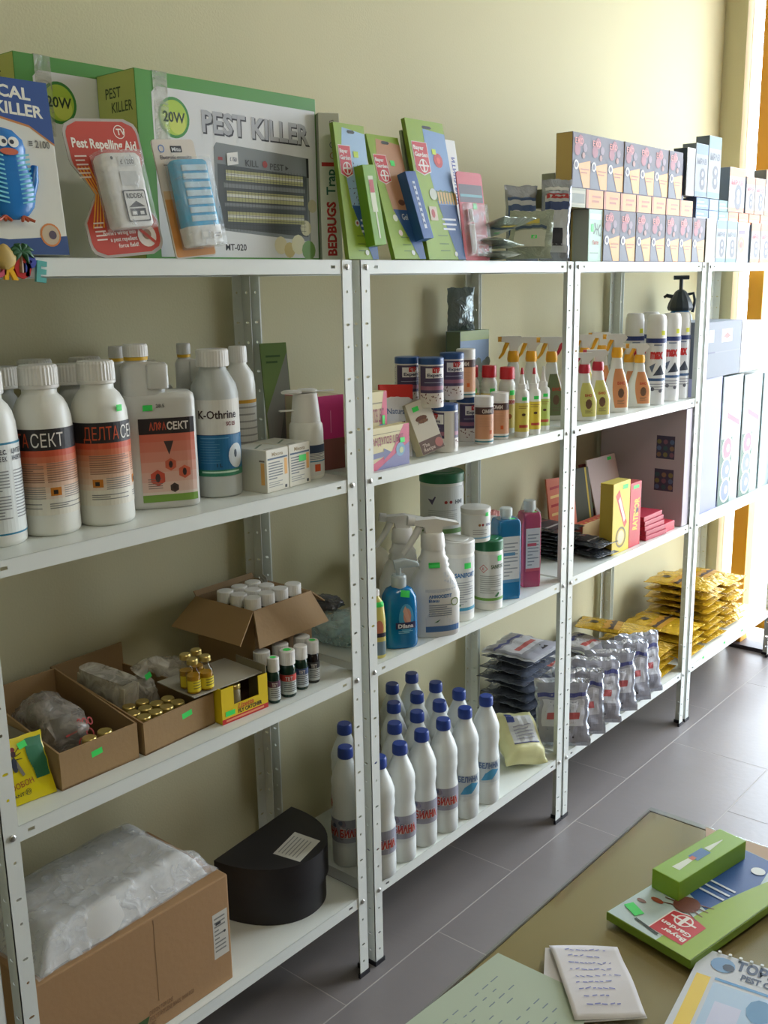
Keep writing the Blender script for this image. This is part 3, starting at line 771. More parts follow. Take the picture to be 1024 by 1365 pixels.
# ---- soft packs
def pouch(w, h, d, m, seed=1, seal=.07, wr=.25, n=18, mm=22, crimp=True, sag=0.0, mat2=None):
    """a filled pack standing in XZ, thickness along Y; returns (builder, surface function)"""
    off = Vector((seed*3.1, seed*1.7, seed*.9))
    def half(u, v):          # u, v in 0..1
        a = max(0.0, 1-abs(2*u-1)**2.6); b = 1.0
        if crimp:
            e = min(v, 1-v)
            b = 0 if e < seal*.55 else min(1.0, (e-seal*.55)/.16)**.6
        else: b = max(0.0, 1-abs(2*v-1)**3.2)**.7
        k = a**.55*b
        q = noise.noise(Vector((u*3.2, v*3.2, 0))+off)*.5+noise.noise(Vector((u*8, v*8, 3))+off)*.35
        q += abs(noise.noise(Vector((u*5+v*4, v*6-u*3, 7))+off))*.5
        return .0007+d/2*k*(1+wr*q)
    def edge(u, v):
        x = (u-.5)*w; z = v*h
        pin = 1-.05*sin(pi*v)*(1 if crimp else 1)
        jx = noise.noise(Vector((0, v*7, u*2))+off)*.010*w/.1*min(wr, .3)*2
        jz = noise.noise(Vector((u*7, 0, v*2+5))+off)*.010*w/.1*min(wr, .3)*2
        return x*(.95+.05*abs(2*v-1)**2)+jx*abs(2*u-1), max(0.0, z+jz*(1 if v > .5 else 0))-sag*abs(2*u-1)**2*0
    mb = MB(); vs = []; fs = []
    for s_ in (-1, 1):
        for j in range(mm+1):
            for i in range(n+1):
                u, v = i/n, j/mm; x, z = edge(u, v)
                bend = noise.noise(Vector((u*2, v*2, 11))+off)*d*.15
                vs.append((x, s_*half(u, v)+bend, z))
    N = (mm+1)*(n+1)
    for j in range(mm):
        for i in range(n):
            a = j*(n+1)+i; b = a+1; c = b+n+1; e = a+n+1
            fs.append((a, b, c, e)); fs.append((N+a, N+e, N+c, N+b))
    for i in range(n): fs.append((i, N+i, N+i+1, i+1)); a = mm*(n+1)+i; fs.append((a, a+1, N+a+1, N+a))
    for j in range(mm): a = j*(n+1); b = a+n+1; fs.append((a, b, N+b, N+a)); a += n; b += n; fs.append((a, N+a, N+b, b))
    mb.add(vs, fs, m)
    def fn(u, v, o):        # u from -w/2..w/2, v 0..h
        uu, vv = min(1, max(0, u/w+.5)), min(1, max(0, v/h)); x, z = edge(uu, vv)
        bend = noise.noise(Vector((uu*2, vv*2, 11))+off)*d*.15
        return (x, -half(uu, vv)+bend-o-.0006, z)
    return mb, fn
class SArt(Art):            # art cut finely enough to lie on a soft pack
    def rect(s, u0, v0, u1, v1, m, lay=1, st=.006):
        m = P(m) if isinstance(m, tuple) else m; s.cnt += 1
        nu = max(1, int(abs(u1-u0)/st)); nv = max(1, int(abs(v1-v0)/st)); vs = []; fs = []
        for j in range(nv+1):
            for i in range(nu+1): vs.append(s.fn(u0+(u1-u0)*i/nu, v0+(v1-v0)*j/nv, lay*LAY*2))
        for j in range(nv):
            for i in range(nu): a = j*(nu+1)+i; fs.append((a, a+1, a+nu+2, a+nu+1))
        return MB.add(s, vs, fs, m)
def soft_pack(name, label, cat, loc, w, h, d, m, tilt, art=None, seed=1, group=None, parent_kw=None, **k):
    t = thing(name, label, cat, loc, 0, group, tilt)
    mb, fn = pouch(w, h, d, m, seed=seed, **k)
    mb.build('pack_body', t, smooth=60)
    if art:
        a = SArt(fn); art(a, w, h); a.build('pack_print', t)
    return t
SILV = foil('silver_foil', (176, 182, 188)); 
CLEARP = film('crinkled_polythene', (226, 230, 232), .55, .14)
# grey-green pouches in a loose heap
GG = foil('grey_green_sachet', (150, 160, 146), rough=.3, metal=.3, bump=.5)
def gg_art(a, w, h):
    a.rect(-w*.36, h*.2, w*.36, h*.55, (196, 200, 186)); a.rect(-w*.36, h*.58, w*.36, h*.64, (60, 84, 110)); a.rect(-w*.2, h*.68, w*.2, h*.78, (206, 190, 90)); sticker(a, w*.1, h*.4, .014, .010, 3)
heap = [((.555, .10, ZT+.010), (radians(88), 0, radians(-40)), 'flat grey green sachet at the bottom of the heap on the top shelf'),
        ((.575, .060, ZT+.034), (radians(86), 0, radians(-75)), 'grey green sachet lying second from the bottom of the top shelf heap'),
        ((.53, .10, ZT+.056), (radians(76), 0, radians(-10)), 'grey green sachet sloping on the upper left of the top shelf heap'),
        ((.628, .022, ZT+.006), (radians(-38), 0, radians(-62)), 'grey green sachet propped up with a yellow print at the heap front')]
base_gg = None
for k, (loc, tl, lb) in enumerate(heap):
    if base_gg is None: base_gg = soft_pack('sachet', lb, 'sachet', loc, .105, .140, .013, GG, tl, gg_art, seed=3, group='grey green sachets in a heap')
    else: dup(base_gg, lb, loc, tilt=tl)
# upright silver and blue pouches
SB = foil('silver_blue_pouch', (172, 178, 190), rough=.25, metal=.5, bump=.4)
def sb_art(a, w, h):
    a.rect(-w*.46, h*.08, w*.46, h*.84, (70, 96, 140)); a.rect(-w*.32, h*.40, w*.30, h*.66, (212, 214, 220), 2); a.rect(-w*.46, h*.74, w*.46, h*.80, (206, 210, 216), 2)
    a.text('TOP', -w*.2, h*.50, h*.07, (180, 60, 60), lay=7, bold=.03); a.lines(-w*.25, h*.47, w*.25, 2, h*.03, (80, 80, 110), lay=7)
x = ony(714, 345, .05).x
sb = soft_pack('pouch', 'upright silver pouch with dark blue print behind the grey green heap', 'pouch', (x+.016, .098, ZT), .082, top_z(x, .085, 246)-ZT, .03, SB, (radians(-4), 0, radians(-35)), sb_art, seed=5, group='upright silver blue pouches')
x = ony(741, 345, .03).x
def sb2_art(a, w, h):
    a.rect(-w*.4, h*.1, w*.4, h*.8, (206, 210, 214)); a.rect(-w*.4, h*.62, w*.4, h*.72, (60, 80, 130), 2); a.rect(-w*.1, h*.18, w*.25, h*.40, (50, 50, 60), 2); a.rect(-w*.35, h*.76, w*.4, h*.82, (190, 60, 60), 2); a.rect(-w*.4, h*.86, w*.4, h*.9, (230, 232, 236), 2)
sb2 = soft_pack('pouch', 'upright white and blue pouch leaning against the mint box', 'pouch', (x-.006, .032, ZT), .072, top_z(x, .05, 240)-ZT, .026, SB, (radians(-5), radians(2), radians(-52)), sb2_art, seed=8, group='upright silver blue pouches')
# pale grey-green flat box behind, mint box in front
x = ony(738, 345, .15).x
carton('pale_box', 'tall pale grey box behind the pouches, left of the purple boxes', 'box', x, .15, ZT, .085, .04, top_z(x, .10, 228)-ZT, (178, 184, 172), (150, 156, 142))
x = ony(780, 345, .02).x
t = carton('mint_box', 'mint green box at the left end of the purple box rows', 'box', x, .012, ZT, .068, .045, .1250, (178, 208, 190), (168, 174, 168), (206, 210, 204))
a = Art(plane_fn()); w, h = .068, .122; a.rect(.006, h*.83, w-.004, h*.94, (216, 222, 222), 1); sticker(a, .018, h*.66, .012, .018, 2)
a.text('ЖА', .022, h*.55, .026, (96, 116, 104), lay=2, bold=.02, rot=-8); a.text('биле', .02, h*.34, .010, (190, 110, 96), w=.03, lay=2); a.rect(w-.006, 0, w-.003, h, (40, 70, 50), 2); a.rect(.008, .02, .05, .022, (120, 150, 130), 2); a.build('front_print', t)

# ---- rows of small purple and orange boxes
BWX, BHX, BDX = .0862, .1255, .0445
def purple_art(t, w=BWX, h=BHX):
    a = Art(plane_fn())
    a.rect(.002, .002, w-.001, h-.002, (58, 54, 70), 1); a.poly([(.002, h*.62), (w*.5, h*.72), (w, h*.55), (w, h-.002), (.002, h-.002)], (66, 48, 60), 2)
    a.poly([(w*.30, h*.44), (w-.001, h*.52), (w-.001, .002), (w*.62, .002)], (226, 164, 84), 3)
    a.poly([(w*.02, 0.002), (w*.56, .002), (w*.24, h*.40), (.002, h*.42)], (84, 86, 100), 3)
    a.disc(w*.26, h*.70, w*.17, (150, 62, 74), 4, 9); a.disc(w*.42, h*.86, w*.16, (158, 78, 86), 5, 7); a.disc(w*.68, h*.74, w*.12, (128, 104, 116), 4, 8); a.disc(w*.6, h*.60, w*.09, (160, 110, 100), 5, 7)
    a.text('ЕКО', w*.12, h*.80, h*.10, (226, 130, 120), w=w*.45, lay=6, bold=.02)
    a.disc(w*.20, h*.42, w*.13, (228, 226, 222), 6, 14); a.disc(w*.20, h*.42, w*.08, (70, 60, 80), 7, 10)
    a.lines(w*.45, h*.36, w*.92, 2, h*.06, (176, 96, 50), lay=5, th=h*.02)
    a.build('front_print', t)
def purple_box(label, x, y, z):
    t = carton('repellent_box', label, 'box', x, y, z, BWX, BDX, BHX, (70, 60, 74), (206, 178, 110), (150, 130, 96), group='purple and orange repellent boxes', bev=.0008)
    purple_art(t); return t
ordn = ['first', 'second', 'third', 'fourth', 'fifth', 'sixth', 'seventh', 'eighth']
pb = None
for k in range(7):
    loc = (.953+.001+k*.0885, .010+.001*(k % 2), ZT+.0)
    lb = 'upright purple box in the front bottom row, %s from the mint box' % ordn[k]
    if pb is None: pb = purple_box(lb, *loc)
    else: dup(pb, lb, loc)
for k in range(7):
    dup(pb, 'purple box hidden behind the front bottom row, %s from the mint box' % ordn[k], (.953+k*.0885, .010+BDX+.004, ZT))
# lying boxes: end flap outwards
def lying(label, x, y, z):
    t = thing('repellent_box', label, 'box', (x, y, z), 0, 'purple and orange repellent boxes')
    MB().box(0, BWX, 0, BHX, 0, BDX, P((110, 84, 84)), bev=.0008).build('carton_body', t)
    a = Art(plane_fn()); a.rect(.001, .001, BWX-.001, BDX-.001, (222, 156, 82), 1); a.lines(.030, .031, .074, 2, .011, (180, 100, 56), th=.005, lay=2); a.rect(.001, .001, .012, BDX-.001, (186, 110, 70), 2); a.build('end_print', t)
    return t
lb_ = None
zl = ZT+BHX+.0005
for k in range(7):
    loc = (.866+k*.0885, .012, zl); lb = 'lying box with orange end in the middle layer, %s from the olive box' % ordn[k]
    if lb_ is None: lb_ = lying(lb, *loc)
    else: dup(lb_, lb, loc)
for q, (xx, zz) in enumerate(((.7785, zl-.0),)):
    t = carton('green_box', 'flat olive box at the left end of the middle box layer', 'box', xx, .012, zz, BWX, .10, BDX, (150, 150, 120), (96, 96, 70), (170, 160, 120))
    a = Art(plane_fn()); a.rect(.003, .006, BWX-.003, BDX-.006, (176, 172, 144), 1); a.rect(.006, .010, BWX-.006, .032, (110, 116, 96), 2); a.build('end_print', t)
for k in range(7):
    dup(pb, 'upright purple box in the highest row, %s from its yellow-sided end' % ordn[k], (.800+.0868*k, .014+.001*(k % 3), zl+BDX+.0005))
# cardboard pad under the highest box at the left, so it stands on the layer
# ---- dark box and thin blue and mint cartons to the right
def slim_art(t, w, h, head, body, spots=True, txt=None, hc=(60, 64, 80)):
    a = Art(plane_fn()); a.rect(.001, h*.80, w-.001, h-.001, head, 1); a.rect(.001, .001, w-.001, h*.10, head, 1); a.rect(.001, h*.10, w-.001, h*.80, tuple(int(q*.66) for q in body), 1)
    if txt: a.text(txt, w*.12, h*.62, h*.10, hc, w=w*.76, lay=2, bold=.04)
    if spots:
        for vv in (.42, .26): a.disc(w*.58, h*vv, w*.22, (58, 56, 66), 2, 12); a.disc(w*.58, h*vv+.002, w*.10, (150, 150, 160), 3, 8)
    a.build('front_print', t)
def slim(label, px0, px1, pyt, y, z, head, body, d=.042, txt='МРАВ', spots=True, side=None, hc=(60, 64, 80), pb_=346, group='slim insect poison boxes'):
    x0 = ony(px0, pb_, y).x; x1 = ony(px1, pb_, y).x
    h = top_z(x0, y, pyt)-z
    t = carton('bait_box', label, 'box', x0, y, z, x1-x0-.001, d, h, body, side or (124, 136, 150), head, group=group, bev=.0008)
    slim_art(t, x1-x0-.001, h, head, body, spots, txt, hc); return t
BLU, MNT, ORG, PNK = (84, 114, 160), (88, 136, 136), (200, 112, 44), (216, 206, 206)
slim('slim white box beside the bottom row of purple boxes', 940, 953, 291, .010, ZT, (214, 206, 196), (222, 216, 206), txt=None, spots=False, side=(56, 68, 84))
slim('slim blue topped box with two spots, second in the bottom row past the corner post', 953.5, 967, 293, .010, ZT, BLU, (206, 214, 218))
slim('slim mint topped box with two spots in the bottom row', 967.5, 981, 294, .010, ZT, MNT, (206, 220, 212))
t = slim('slim brown violet box with an orange ring in the bottom row', 981.5, 997, 296, .010, ZT, (170, 162, 176), (186, 176, 172), spots=False, txt=None)
a = Art(plane_fn()); a.ring(.034, .055, .024, .016, (216, 130, 60), 3, a0=0); a.disc(.034, .055, .010, (150, 70, 40), 4, 10); a.rect(.012, .088, .058, .098, (96, 70, 96), 3); a.build('ring_print', t)
for k, (p0, p1) in enumerate(((1000, 1012), (1012.5, 1026), (1026.5, 1042))):
    slim('slim orange topped box in the bottom row, %s past the ring box' % ordn[k], p0, p1, 297+k, .010, ZT, ORG, (226, 214, 204), hc=(200, 70, 80))
# middle layer: lying blue and mint ones, then orange flaps
z1 = ZT+.118
lay = [('lying blue end box directly on the slim boxes by the corner post', 928, 945, BLU, 0), ('lying blue box beside the first lying blue one', 945.5, 958, (128, 160, 206), 0), ('lying mint end box under the tall mint one', 958.5, 972, MNT, 0)]
for lb, p0, p1, c, _ in lay:
    x0 = ony(p0, 280, .014).x; x1 = ony(p1, 280, .014).x
    for q in range(2):
        t = carton('bait_box', lb+(', lower' if q == 0 else ', upper'), 'box', x0, .014, z1+q*.033, x1-x0-.002, .11, .032, c, (96, 120, 160), (150, 160, 176), group='slim insect poison boxes', bev=.0008)
        a = Art(plane_fn()); a.rect(.006, .008, x1-x0-.012, .012, (226, 230, 234), 1); a.rect(.006, .018, (x1-x0)*.6, .022, (226, 230, 234), 1); a.build('end_print', t)
z2_ = z1+.0665
carton('dark_box', 'dark navy box standing at the right end of the highest purple row', 'box', max(ony(901, 262, .015).x, 1.4095), .020, zl+BDX+.0005, .026, .05, .112, (56, 66, 88), (40, 46, 60))
slim('white box with a red stripe standing high beside the navy box', 914, 925, 196, .012, z2_, (206, 200, 196), (216, 210, 206), txt=None, spots=False, side=(60, 76, 100), pb_=262)
slim('blue and white box standing high next to the red striped one', 925.5, 942, 190, .012, z2_, BLU, (202, 208, 216), pb_=262)
slim('tallest mint and white box on the highest layer near the window', 942.5, 959, 180, .012, z2_, MNT, (210, 218, 214), pb_=262)
for k, (p0, p1) in enumerate(((972, 985), (985.5, 999), (999.5, 1014), (1014.5, 1030))):
    x0 = ony(p0, 280, .014).x; x1 = ony(p1, 280, .014).x
    t = carton('bait_box', 'lying box with orange flap near the window, %s from the mint boxes' % ordn[k], 'box', x0, .014, z1, x1-x0-.002, .11, .034, ORG, (190, 120, 80), (210, 190, 170), group='slim insect poison boxes', bev=.0008)
    a = Art(plane_fn()); a.rect(.006, .010, x1-x0-.012, .014, (236, 220, 200), 1); a.rect(.006, .02, (x1-x0)*.7, .024, (190, 90, 60), 1); a.build('end_print', t)
for k, (p0, p1, yt) in enumerate(((971, 992, 222), (994, 1005.5, 235), (1006, 1019, 237), (1019.5, 1040, 226))):
    slim('orange topped box on the high layer, %s from the tall mint box' % ordn[k], p0, p1, yt, .012, z1+.0345, ORG, (226, 216, 208), hc=(200, 70, 80), pb_=275)

settle(sb, ZT); settle(sb2, ZT)

# ================================================================ THIRD SHELF (bottles)
Z3 = LV[2]+.0004
PLW = mat('white_polyethylene', (226, 226, 218), .38, sss=.05)
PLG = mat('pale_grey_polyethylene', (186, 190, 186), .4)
CAPW = mat('white_screw_cap', (228, 226, 220), .4)
TXG = (120, 120, 118)
def scaled(prof, R, H, ry=None):
    return [(z*H, r*R, r*(ry or R)) for z, r in prof]
def at_face(fn, a0):        # turn a wrap-around drawing by a fixed arc
    return lambda u, v, o: fn(u+a0, v, o)
# ---- 1 litre insecticide bottles, orange and black label
AGRO = [(0, .90), (.012, .98), (.03, 1.0), (.62, 1.0), (.70, .97), (.76, .88), (.80, .76), (.825, .62), (.835, .58), (.87, .58)]
def agro_bottle(name, label, x, y, R, H, rz, kind, group=None, capm=None):
    t = thing(name, label, 'bottle', (x, y, Z3), rz, group)
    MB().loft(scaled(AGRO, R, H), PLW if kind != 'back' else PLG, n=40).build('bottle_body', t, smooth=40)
    cr = 1.0 if kind != 'back' else 1.45; R0_, R = R, R*cr; c = MB(); c.loft([(.862*H, .62*R), (.868*H, .66*R), (.885*H, .665*R)], capm or CAPW, n=40); c.loft([(.886*H, .64*R), (.985*H, .63*R), (H, .58*R)], capm or CAPW, n=64, rib=.035); c.build('screw_cap', t, smooth=25); R = R0_
    if kind == 'back': return t
    a = Art(cyl_fn(R), step=R*.14)
    if kind == 'orange':
        L = R*2.1; z0, z1 = .13*H, .64*H
        a.rect(-L, z0, L, z1, (226, 222, 208), 1)
        a.rect(-L, z1-.125*H, L, z1, (36, 32, 34), 2)
        for k, c in enumerate(((200, 84, 52), (206, 112, 76), (212, 142, 108), (214, 158, 126), (218, 172, 142), (222, 186, 160), (224, 198, 176), (226, 210, 194))):
            a.rect(-L, z1-.125*H-(k+1)*.036*H, L, z1-.125*H-k*.036*H, c, 2)
        w1 = R*1.5
        a.text('ДЕЛТА', -R*1.18, z1-.105*H, .080*H, (206, 84, 44), w=R*1.22, lay=4, bold=.0, align='l')
        a.text('СЕКТ', R*.12, z1-.105*H, .080*H, (230, 226, 218), w=R*1.06, lay=4, bold=.0, align='l')
        for off in (-R*.30, R*1.30):
            a.lines(off-w1*.5, z1-.20*H, off+w1*.5, 9, .0135*H, (150, 112, 92), th=.006*H, lay=3, seed=2)
            a.rect(off-w1*.46, z0+.115*H, off-w1*.22, z0+.165*H, (196, 120, 30), 3); a.rect(off-w1*.40, z0+.125*H, off-w1*.30, z0+.150*H, (40, 30, 20), 4)
            a.lines(off-w1*.15, z0+.17*H, off+w1*.5, 6, .013*H, (140, 140, 136), th=.005*H, lay=3, seed=3)
            a.lines(off-w1*.5, z0+.07*H, off+w1*.4, 3, .013*H, (130, 130, 128), th=.005*H, lay=3, seed=8)
    if kind == 'teal':
        L = R*2.3; z0, z1 = .07*H, .60*H
        a.rect(-L, z0, L, z1, (220, 224, 220), 1); a.rect(-L, z1-.012*H, L, z1, (30, 120, 150), 2); a.rect(-L, z0, L, z0+.010*H, (30, 120, 150), 2)
        for off in (0, R*1.6):
            a.text('ЦИПЕР FORTE E.C.', off, z1-.065*H, .026*H, (60, 60, 66), w=R*1.4, lay=3, bold=.03, align='c'); a.text('ИНСЕКТИЦИД ФОРТЕ Е.К.', off, z1-.105*H, .026*H, (60, 60, 66), w=R*1.4, lay=3, bold=.03, align='c')
            a.lines(off-R*.7, z1-.16*H, off+R*.7, 16, .018*H, (140, 142, 142), th=.007*H, lay=3, seed=4)
    a.build('label', t)
    return t
def turn(t, a): t.rotation_euler.z += a
x, y, R, H = cyl_px(30, 111, 716, 486, Z3); R *= .94
d1 = agro_bottle('agro_bottle', 'white litre bottle with black and orange ДЕЛТАСЕКТ label, nearer the left edge', x, y, R, H, facing(x, y, 20), 'orange', 'orange labelled litre bottles')
d1.rotation_euler.z = facing(x, y, -31)
x2, y2, R2, H2 = cyl_px(97, 183, 703, 479, Z3); x2 += .003; y2 -= .004
d2 = dup(d1, 'white litre bottle with ДЕЛТАСЕКТ label, green sticker on its shoulder', (x2, y2, Z3), facing(x2, y2, 34))
a = Art(cyl_fn(R*.98), step=.004); a.rect(R*.05, .70*H, R*.05+.011, .74*H, GREEN, 3); a.build('price_sticker', d2)
x, y, R0, H0 = cyl_px(-40, 42, 728, 492, Z3); R0 *= .88; x -= .010; y -= .016
agro_bottle('agro_bottle', 'white litre bottle with teal-lined text label cut by the left edge', x, y, R0, H0, facing(x, y, -8), 'teal')
bk = None
for k, (p0, p1, pt_, yy) in enumerate(((-22, 36, 489, .205), (24, 82, 479, .225), (70, 126, 485, .200), (88, 150, 476, .250))):
    c = ony((p0+p1)/2, 560, yy); dep = (c-CAM).dot(FWD)
    lb = 'plain white litre bottle standing behind the front bottles, %s from the left' % ordn[k]
    Hb = top_z(c.x, yy, pt_)-Z3
    if bk is None: bk = agro_bottle('agro_bottle', lb, c.x, yy, .0285, Hb, 0, 'back', 'plain rear litre bottles'); Hb0 = Hb
    else: dup(bk, lb, (c.x, yy, Z3), scale=(1, 1, Hb/Hb0))
# ---- dosing jugs
def jug(label, x, y, rx, ry, H, rz, art=True):
    t = thing('dosing_jug', label, 'bottle', (x, y, Z3), rz, 'twin-chambered dosing jugs')
    m = MB(); J = mat('frosted_jug_plastic', (206, 206, 200), .32, sss=.08)
    pw = 4.5
    m.loft([(0, rx*.93, ry*.90, 0, 0, pw), (.012*H, rx*.99, ry*.98, 0, 0, pw), (.03*H, rx, ry, 0, 0, pw), (.66*H, rx, ry, 0, 0, pw), (.695*H, rx*.97, ry*.95, 0, 0, pw), (.71*H, rx*.88, ry*.85, 0, 0, pw)], J, n=40)
    m.loft([(.68*H, rx*.58, ry*.93, -rx*.36, 0, 4), (.86*H, rx*.58, ry*.90, -rx*.36, 0, 4), (.885*H, rx*.50, ry*.8, -rx*.36, 0, 3.5), (.895*H, rx*.30, ry*.5, -rx*.50, 0, 2), (.93*H, rx*.29, ry*.48, -rx*.50, 0, 2)], J, n=32)
    m.build('jug_body', t, smooth=45)
    MB().loft([(.735*H, rx*.26, ry*.35, rx*.0, -ry*.66, 4), (.74*H, rx*.30, ry*.40, rx*.0, -ry*.66, 4), (.875*H, rx*.30, ry*.40, rx*.0, -ry*.66, 4), (.89*H, rx*.24, ry*.3, rx*.0, -ry*.66, 4)], J, n=24).build('dosing_chamber', t, smooth=45)
    MB().loft([(.905*H, rx*.32, ry*.55, -rx*.50, 0), (.925*H, rx*.32, ry*.55, -rx*.50, 0)], P((224, 178, 40)), n=28).build('neck_ring', t, smooth=30)
    MB().loft([(.927*H, rx*.33, ry*.57, -rx*.50, 0), (.99*H, rx*.325, ry*.56, -rx*.50, 0), (H, rx*.30, ry*.52, -rx*.50, 0)], CAPW, n=56, rib=.03).build('screw_cap', t, smooth=25)
    if art:
        a = Art(shell_fn([(0, rx, ry), (H, rx, ry)], pw), step=rx*.12)
        u0, u1, z0, z1 = -rx*.60, rx*.90, .045*H, .560*H
        a.rect(u0, z0, u1, z1, (206, 120, 96), 1)
        for k in range(7): f = k/6; a.rect(u0, z0+k*.062*H, u1, z0+(k+1)*.062*H, (int(222-10*f), int(206-92*f), int(194-102*f)), 2)
        a.rect(u0, z0, u1, z0+.045*H, (120, 160, 66), 3); a.rect(u0, z1-.095*H, u1, z1, (40, 34, 36), 3)
        a.text('АЛФА', u0+rx*.28, z1-.070*H, .045*H, (206, 88, 62), w=rx*.46, lay=5, bold=.03); a.text('СЕКТ', u0+rx*.76, z1-.070*H, .045*H, (230, 226, 220), w=rx*.58, lay=5, bold=.03)
        uc = (u0+u1)/2
        a.poly([(uc-rx*.10, z1-.14*H), (uc+rx*.16, z1-.14*H), (uc+rx*.03, z1-.225*H)], (70, 56, 56), 4)
        for (du, dz, r, c) in ((rx*.05, .285, .17, (206, 100, 74)), (-rx*.32, .365, .22, (198, 78, 56)), (rx*.42, .335, .18, (206, 100, 74)), (rx*.12, .43, .13, (70, 56, 52))):
            hx = [(uc+du+r*rx*cos(radians(60*i+30)), z1-dz*H+r*rx*1.05*sin(radians(60*i+30))) for i in range(6)]
            a.poly(hx, c, 4); a.disc(uc+du, z1-dz*H, r*rx*.32, (60, 44, 44), 5, 8, ry=r*rx*.6)
        a.lines(u0+rx*.16, z0+.145*H, u0+rx*.55, 5, .014*H, (130, 110, 104), th=.005*H, lay=4)
        sticker(a, u0+rx*.28, .625*H, rx*.26, .035*H, 4); a.text('28.5', u0+rx*.50, .625*H, .022*H, (110, 110, 108), lay=4)
        a.build('label', t)
    return t
P0 = at(180, 680, Z3); P1 = at(276, 676, Z3)
x, y, R, H = cyl_px(176, 275, 684, 458, Z3)
j0 = jug('translucent jug with АЛФАСЕКТ label on salmon ground, front of its group', x, y+.012, R*.95, .036, H, facing(x, y, 5))
for k, (p, pt_, yy) in enumerate(((176, 461, .192), (206, 458, .256), (264, 457, .188))):
    c = ony(p, 560, yy); dup(j0, 'twin-chambered jug with yellow neck ring behind the labelled one, %s from the left' % ordn[k], (c.x, yy, Z3), facing(x, y, 0), scale=(.62, .7, (top_z(c.x, yy, pt_)-Z3)/H))
# ---- blue labelled litre bottle and the one behind it
x, y, R, H = cyl_px(262, 324, 664, 465, Z3)
t = thing('concentrate_bottle', 'pale bottle with white and blue K-Othrine label beside the small cartons', 'bottle', (x, y, Z3), facing(x, y, 12))
prof = [(0, .92), (.012, 1), (.70, 1.0), (.76, .93), (.86, .58), (.88, .54), (.90, .54)]
MB().loft(scaled(prof, R, H), PLG, n=40).build('bottle_body', t, smooth=40)
MB().loft([(.885*H, .66*R), (.90*H, .67*R), (.99*H, .66*R), (H, .62*R)], CAPW, n=64, rib=.025).build('screw_cap', t, smooth=25)
a = Art(cyl_fn(R), step=R*.14); L = R*1.5
a.rect(-L, .16*H, L, .67*H, (218, 216, 208), 1); a.rect(-L, .17*H, L, .43*H, (26, 104, 150), 2); a.rect(-L, .43*H, L, .435*H, (20, 70, 110), 3); a.rect(-L, .150*H, L, .195*H, (50, 130, 96), 3)
a.text('K-Othrine', -R*.95, .545*H, .055*H, (60, 44, 44), w=R*1.7, lay=3, bold=.02); a.text('SC 25', R*.22, .495*H, .026*H, (120, 50, 50), w=R*.45, lay=3, bold=.04)
a.lines(-R*.9, .415*H, R*.3, 1, .02*H, (90, 150, 190), lay=3); a.disc(R*.66, .285*H, R*.40, (206, 214, 216), 4, 20, ry=.085*H); a.disc(R*.60, .30*H, R*.08, (70, 80, 90), 5, 8, ry=.03*H)
a.text('1 L', -R*.25, .215*H, .024*H, (20, 40, 60), lay=4, bold=.03); a.lines(-R*.9, .185*H, R*.8, 1, .02*H, (190, 220, 200), lay=4, th=.012*H)
for k in range(9): a.lines(-R*.95, (.39-k*.018)*H, -R*.1, 1, .01*H, (80, 140, 180), lay=3, seed=k)
a.build('label', t)
c = ony(321, 560, .17)
t = thing('concentrate_bottle', 'slimmer white bottle with a yellow line behind the K-Othrine bottle', 'bottle', (c.x, .17, Z3), facing(c.x, .17, 10))
Hb = top_z(c.x, .17, 461)-Z3; Rb = .030
MB().loft(scaled([(0, .92), (.012, 1), (.72, 1.0), (.80, .90), (.865, .52), (.9, .50)], Rb, Hb), PLW, n=32).build('bottle_body', t, smooth=40)
MB().loft([(.88*Hb, .56*Rb), (.99*Hb, .54*Rb), (Hb, .5*Rb)], CAPW, n=48, rib=.03).build('screw_cap', t, smooth=25)
a = Art(cyl_fn(Rb), step=.005); a.rect(-.05, .10*Hb, .05, .60*Hb, (206, 206, 200), 1); a.rect(-.05, .585*Hb, .05, .61*Hb, (200, 150, 40), 2); a.lines(-.02, .56*Hb, .04, 16, .013, (150, 150, 146), lay=2, th=.003); a.build('label', t)
# ---- two small white cartons and one behind
def med_box(label, x, y, w, d, h, rz, side_mark=True, stick=False):
    t = carton('medicine_box', label, 'box', x, y, Z3, w, d, h, (218, 214, 198), (206, 204, 192), (206, 206, 196), rz=rz, group='small white cartons with orange bars')
    a = Art(plane_fn()); a.rect(.003, h*.76, w-.003, h*.80, (60, 84, 110), 1); a.text('Mixona', w*.25, h*.84, h*.09, (150, 130, 90), w=w*.5, lay=1, bold=.02)
    a.rect(w*.80, h*.36, w*.93, h*.74, (222, 164, 80), 1); a.lines(w*.08, h*.70, w*.72, 7, h*.062, (110, 116, 120), th=h*.028, lay=1, seed=6); a.lines(w*.08, h*.24, w*.7, 3, h*.05, (150, 150, 146), th=h*.02, lay=1)
    a.rect(w*.80, h*.04, w*.9, h*.11, (60, 60, 60), 1)
    if stick: sticker(a, w*.62, h*.64, w*.34, h*.15, 3)
    a.build('front_print', t)
    b = Art(left_fn()); b.rect(-d*.16, h*.18, -d*.06, h*.70, (216, 164, 90), 1); b.rect(-d*.2, h*.72, -d*.05, h*.76, (110, 100, 90), 1); b.build('side_print', t)
    c_ = Art(top_fn(h)); c_.poly([(w*.15, d*.35), (w*.85, d*.62), (w*.80, d*.66), (w*.12, d*.40)], (96, 120, 100), 1); c_.rect(w*.1, d*.1, w*.5, d*.14, (100, 100, 92), 1); c_.build('top_print', t)
    return t
p = at(357, 658, Z3); q = at(386, 650, Z3)
rz0 = math.atan2(q.y-p.y, q.x-p.x)
w0 = (q-p).length; h0 = top_z(p.x, p.y, 601)-Z3
med_box('small white carton with orange bar, nearer the K-Othrine bottle', p.x, p.y, w0, .085, h0, rz0)
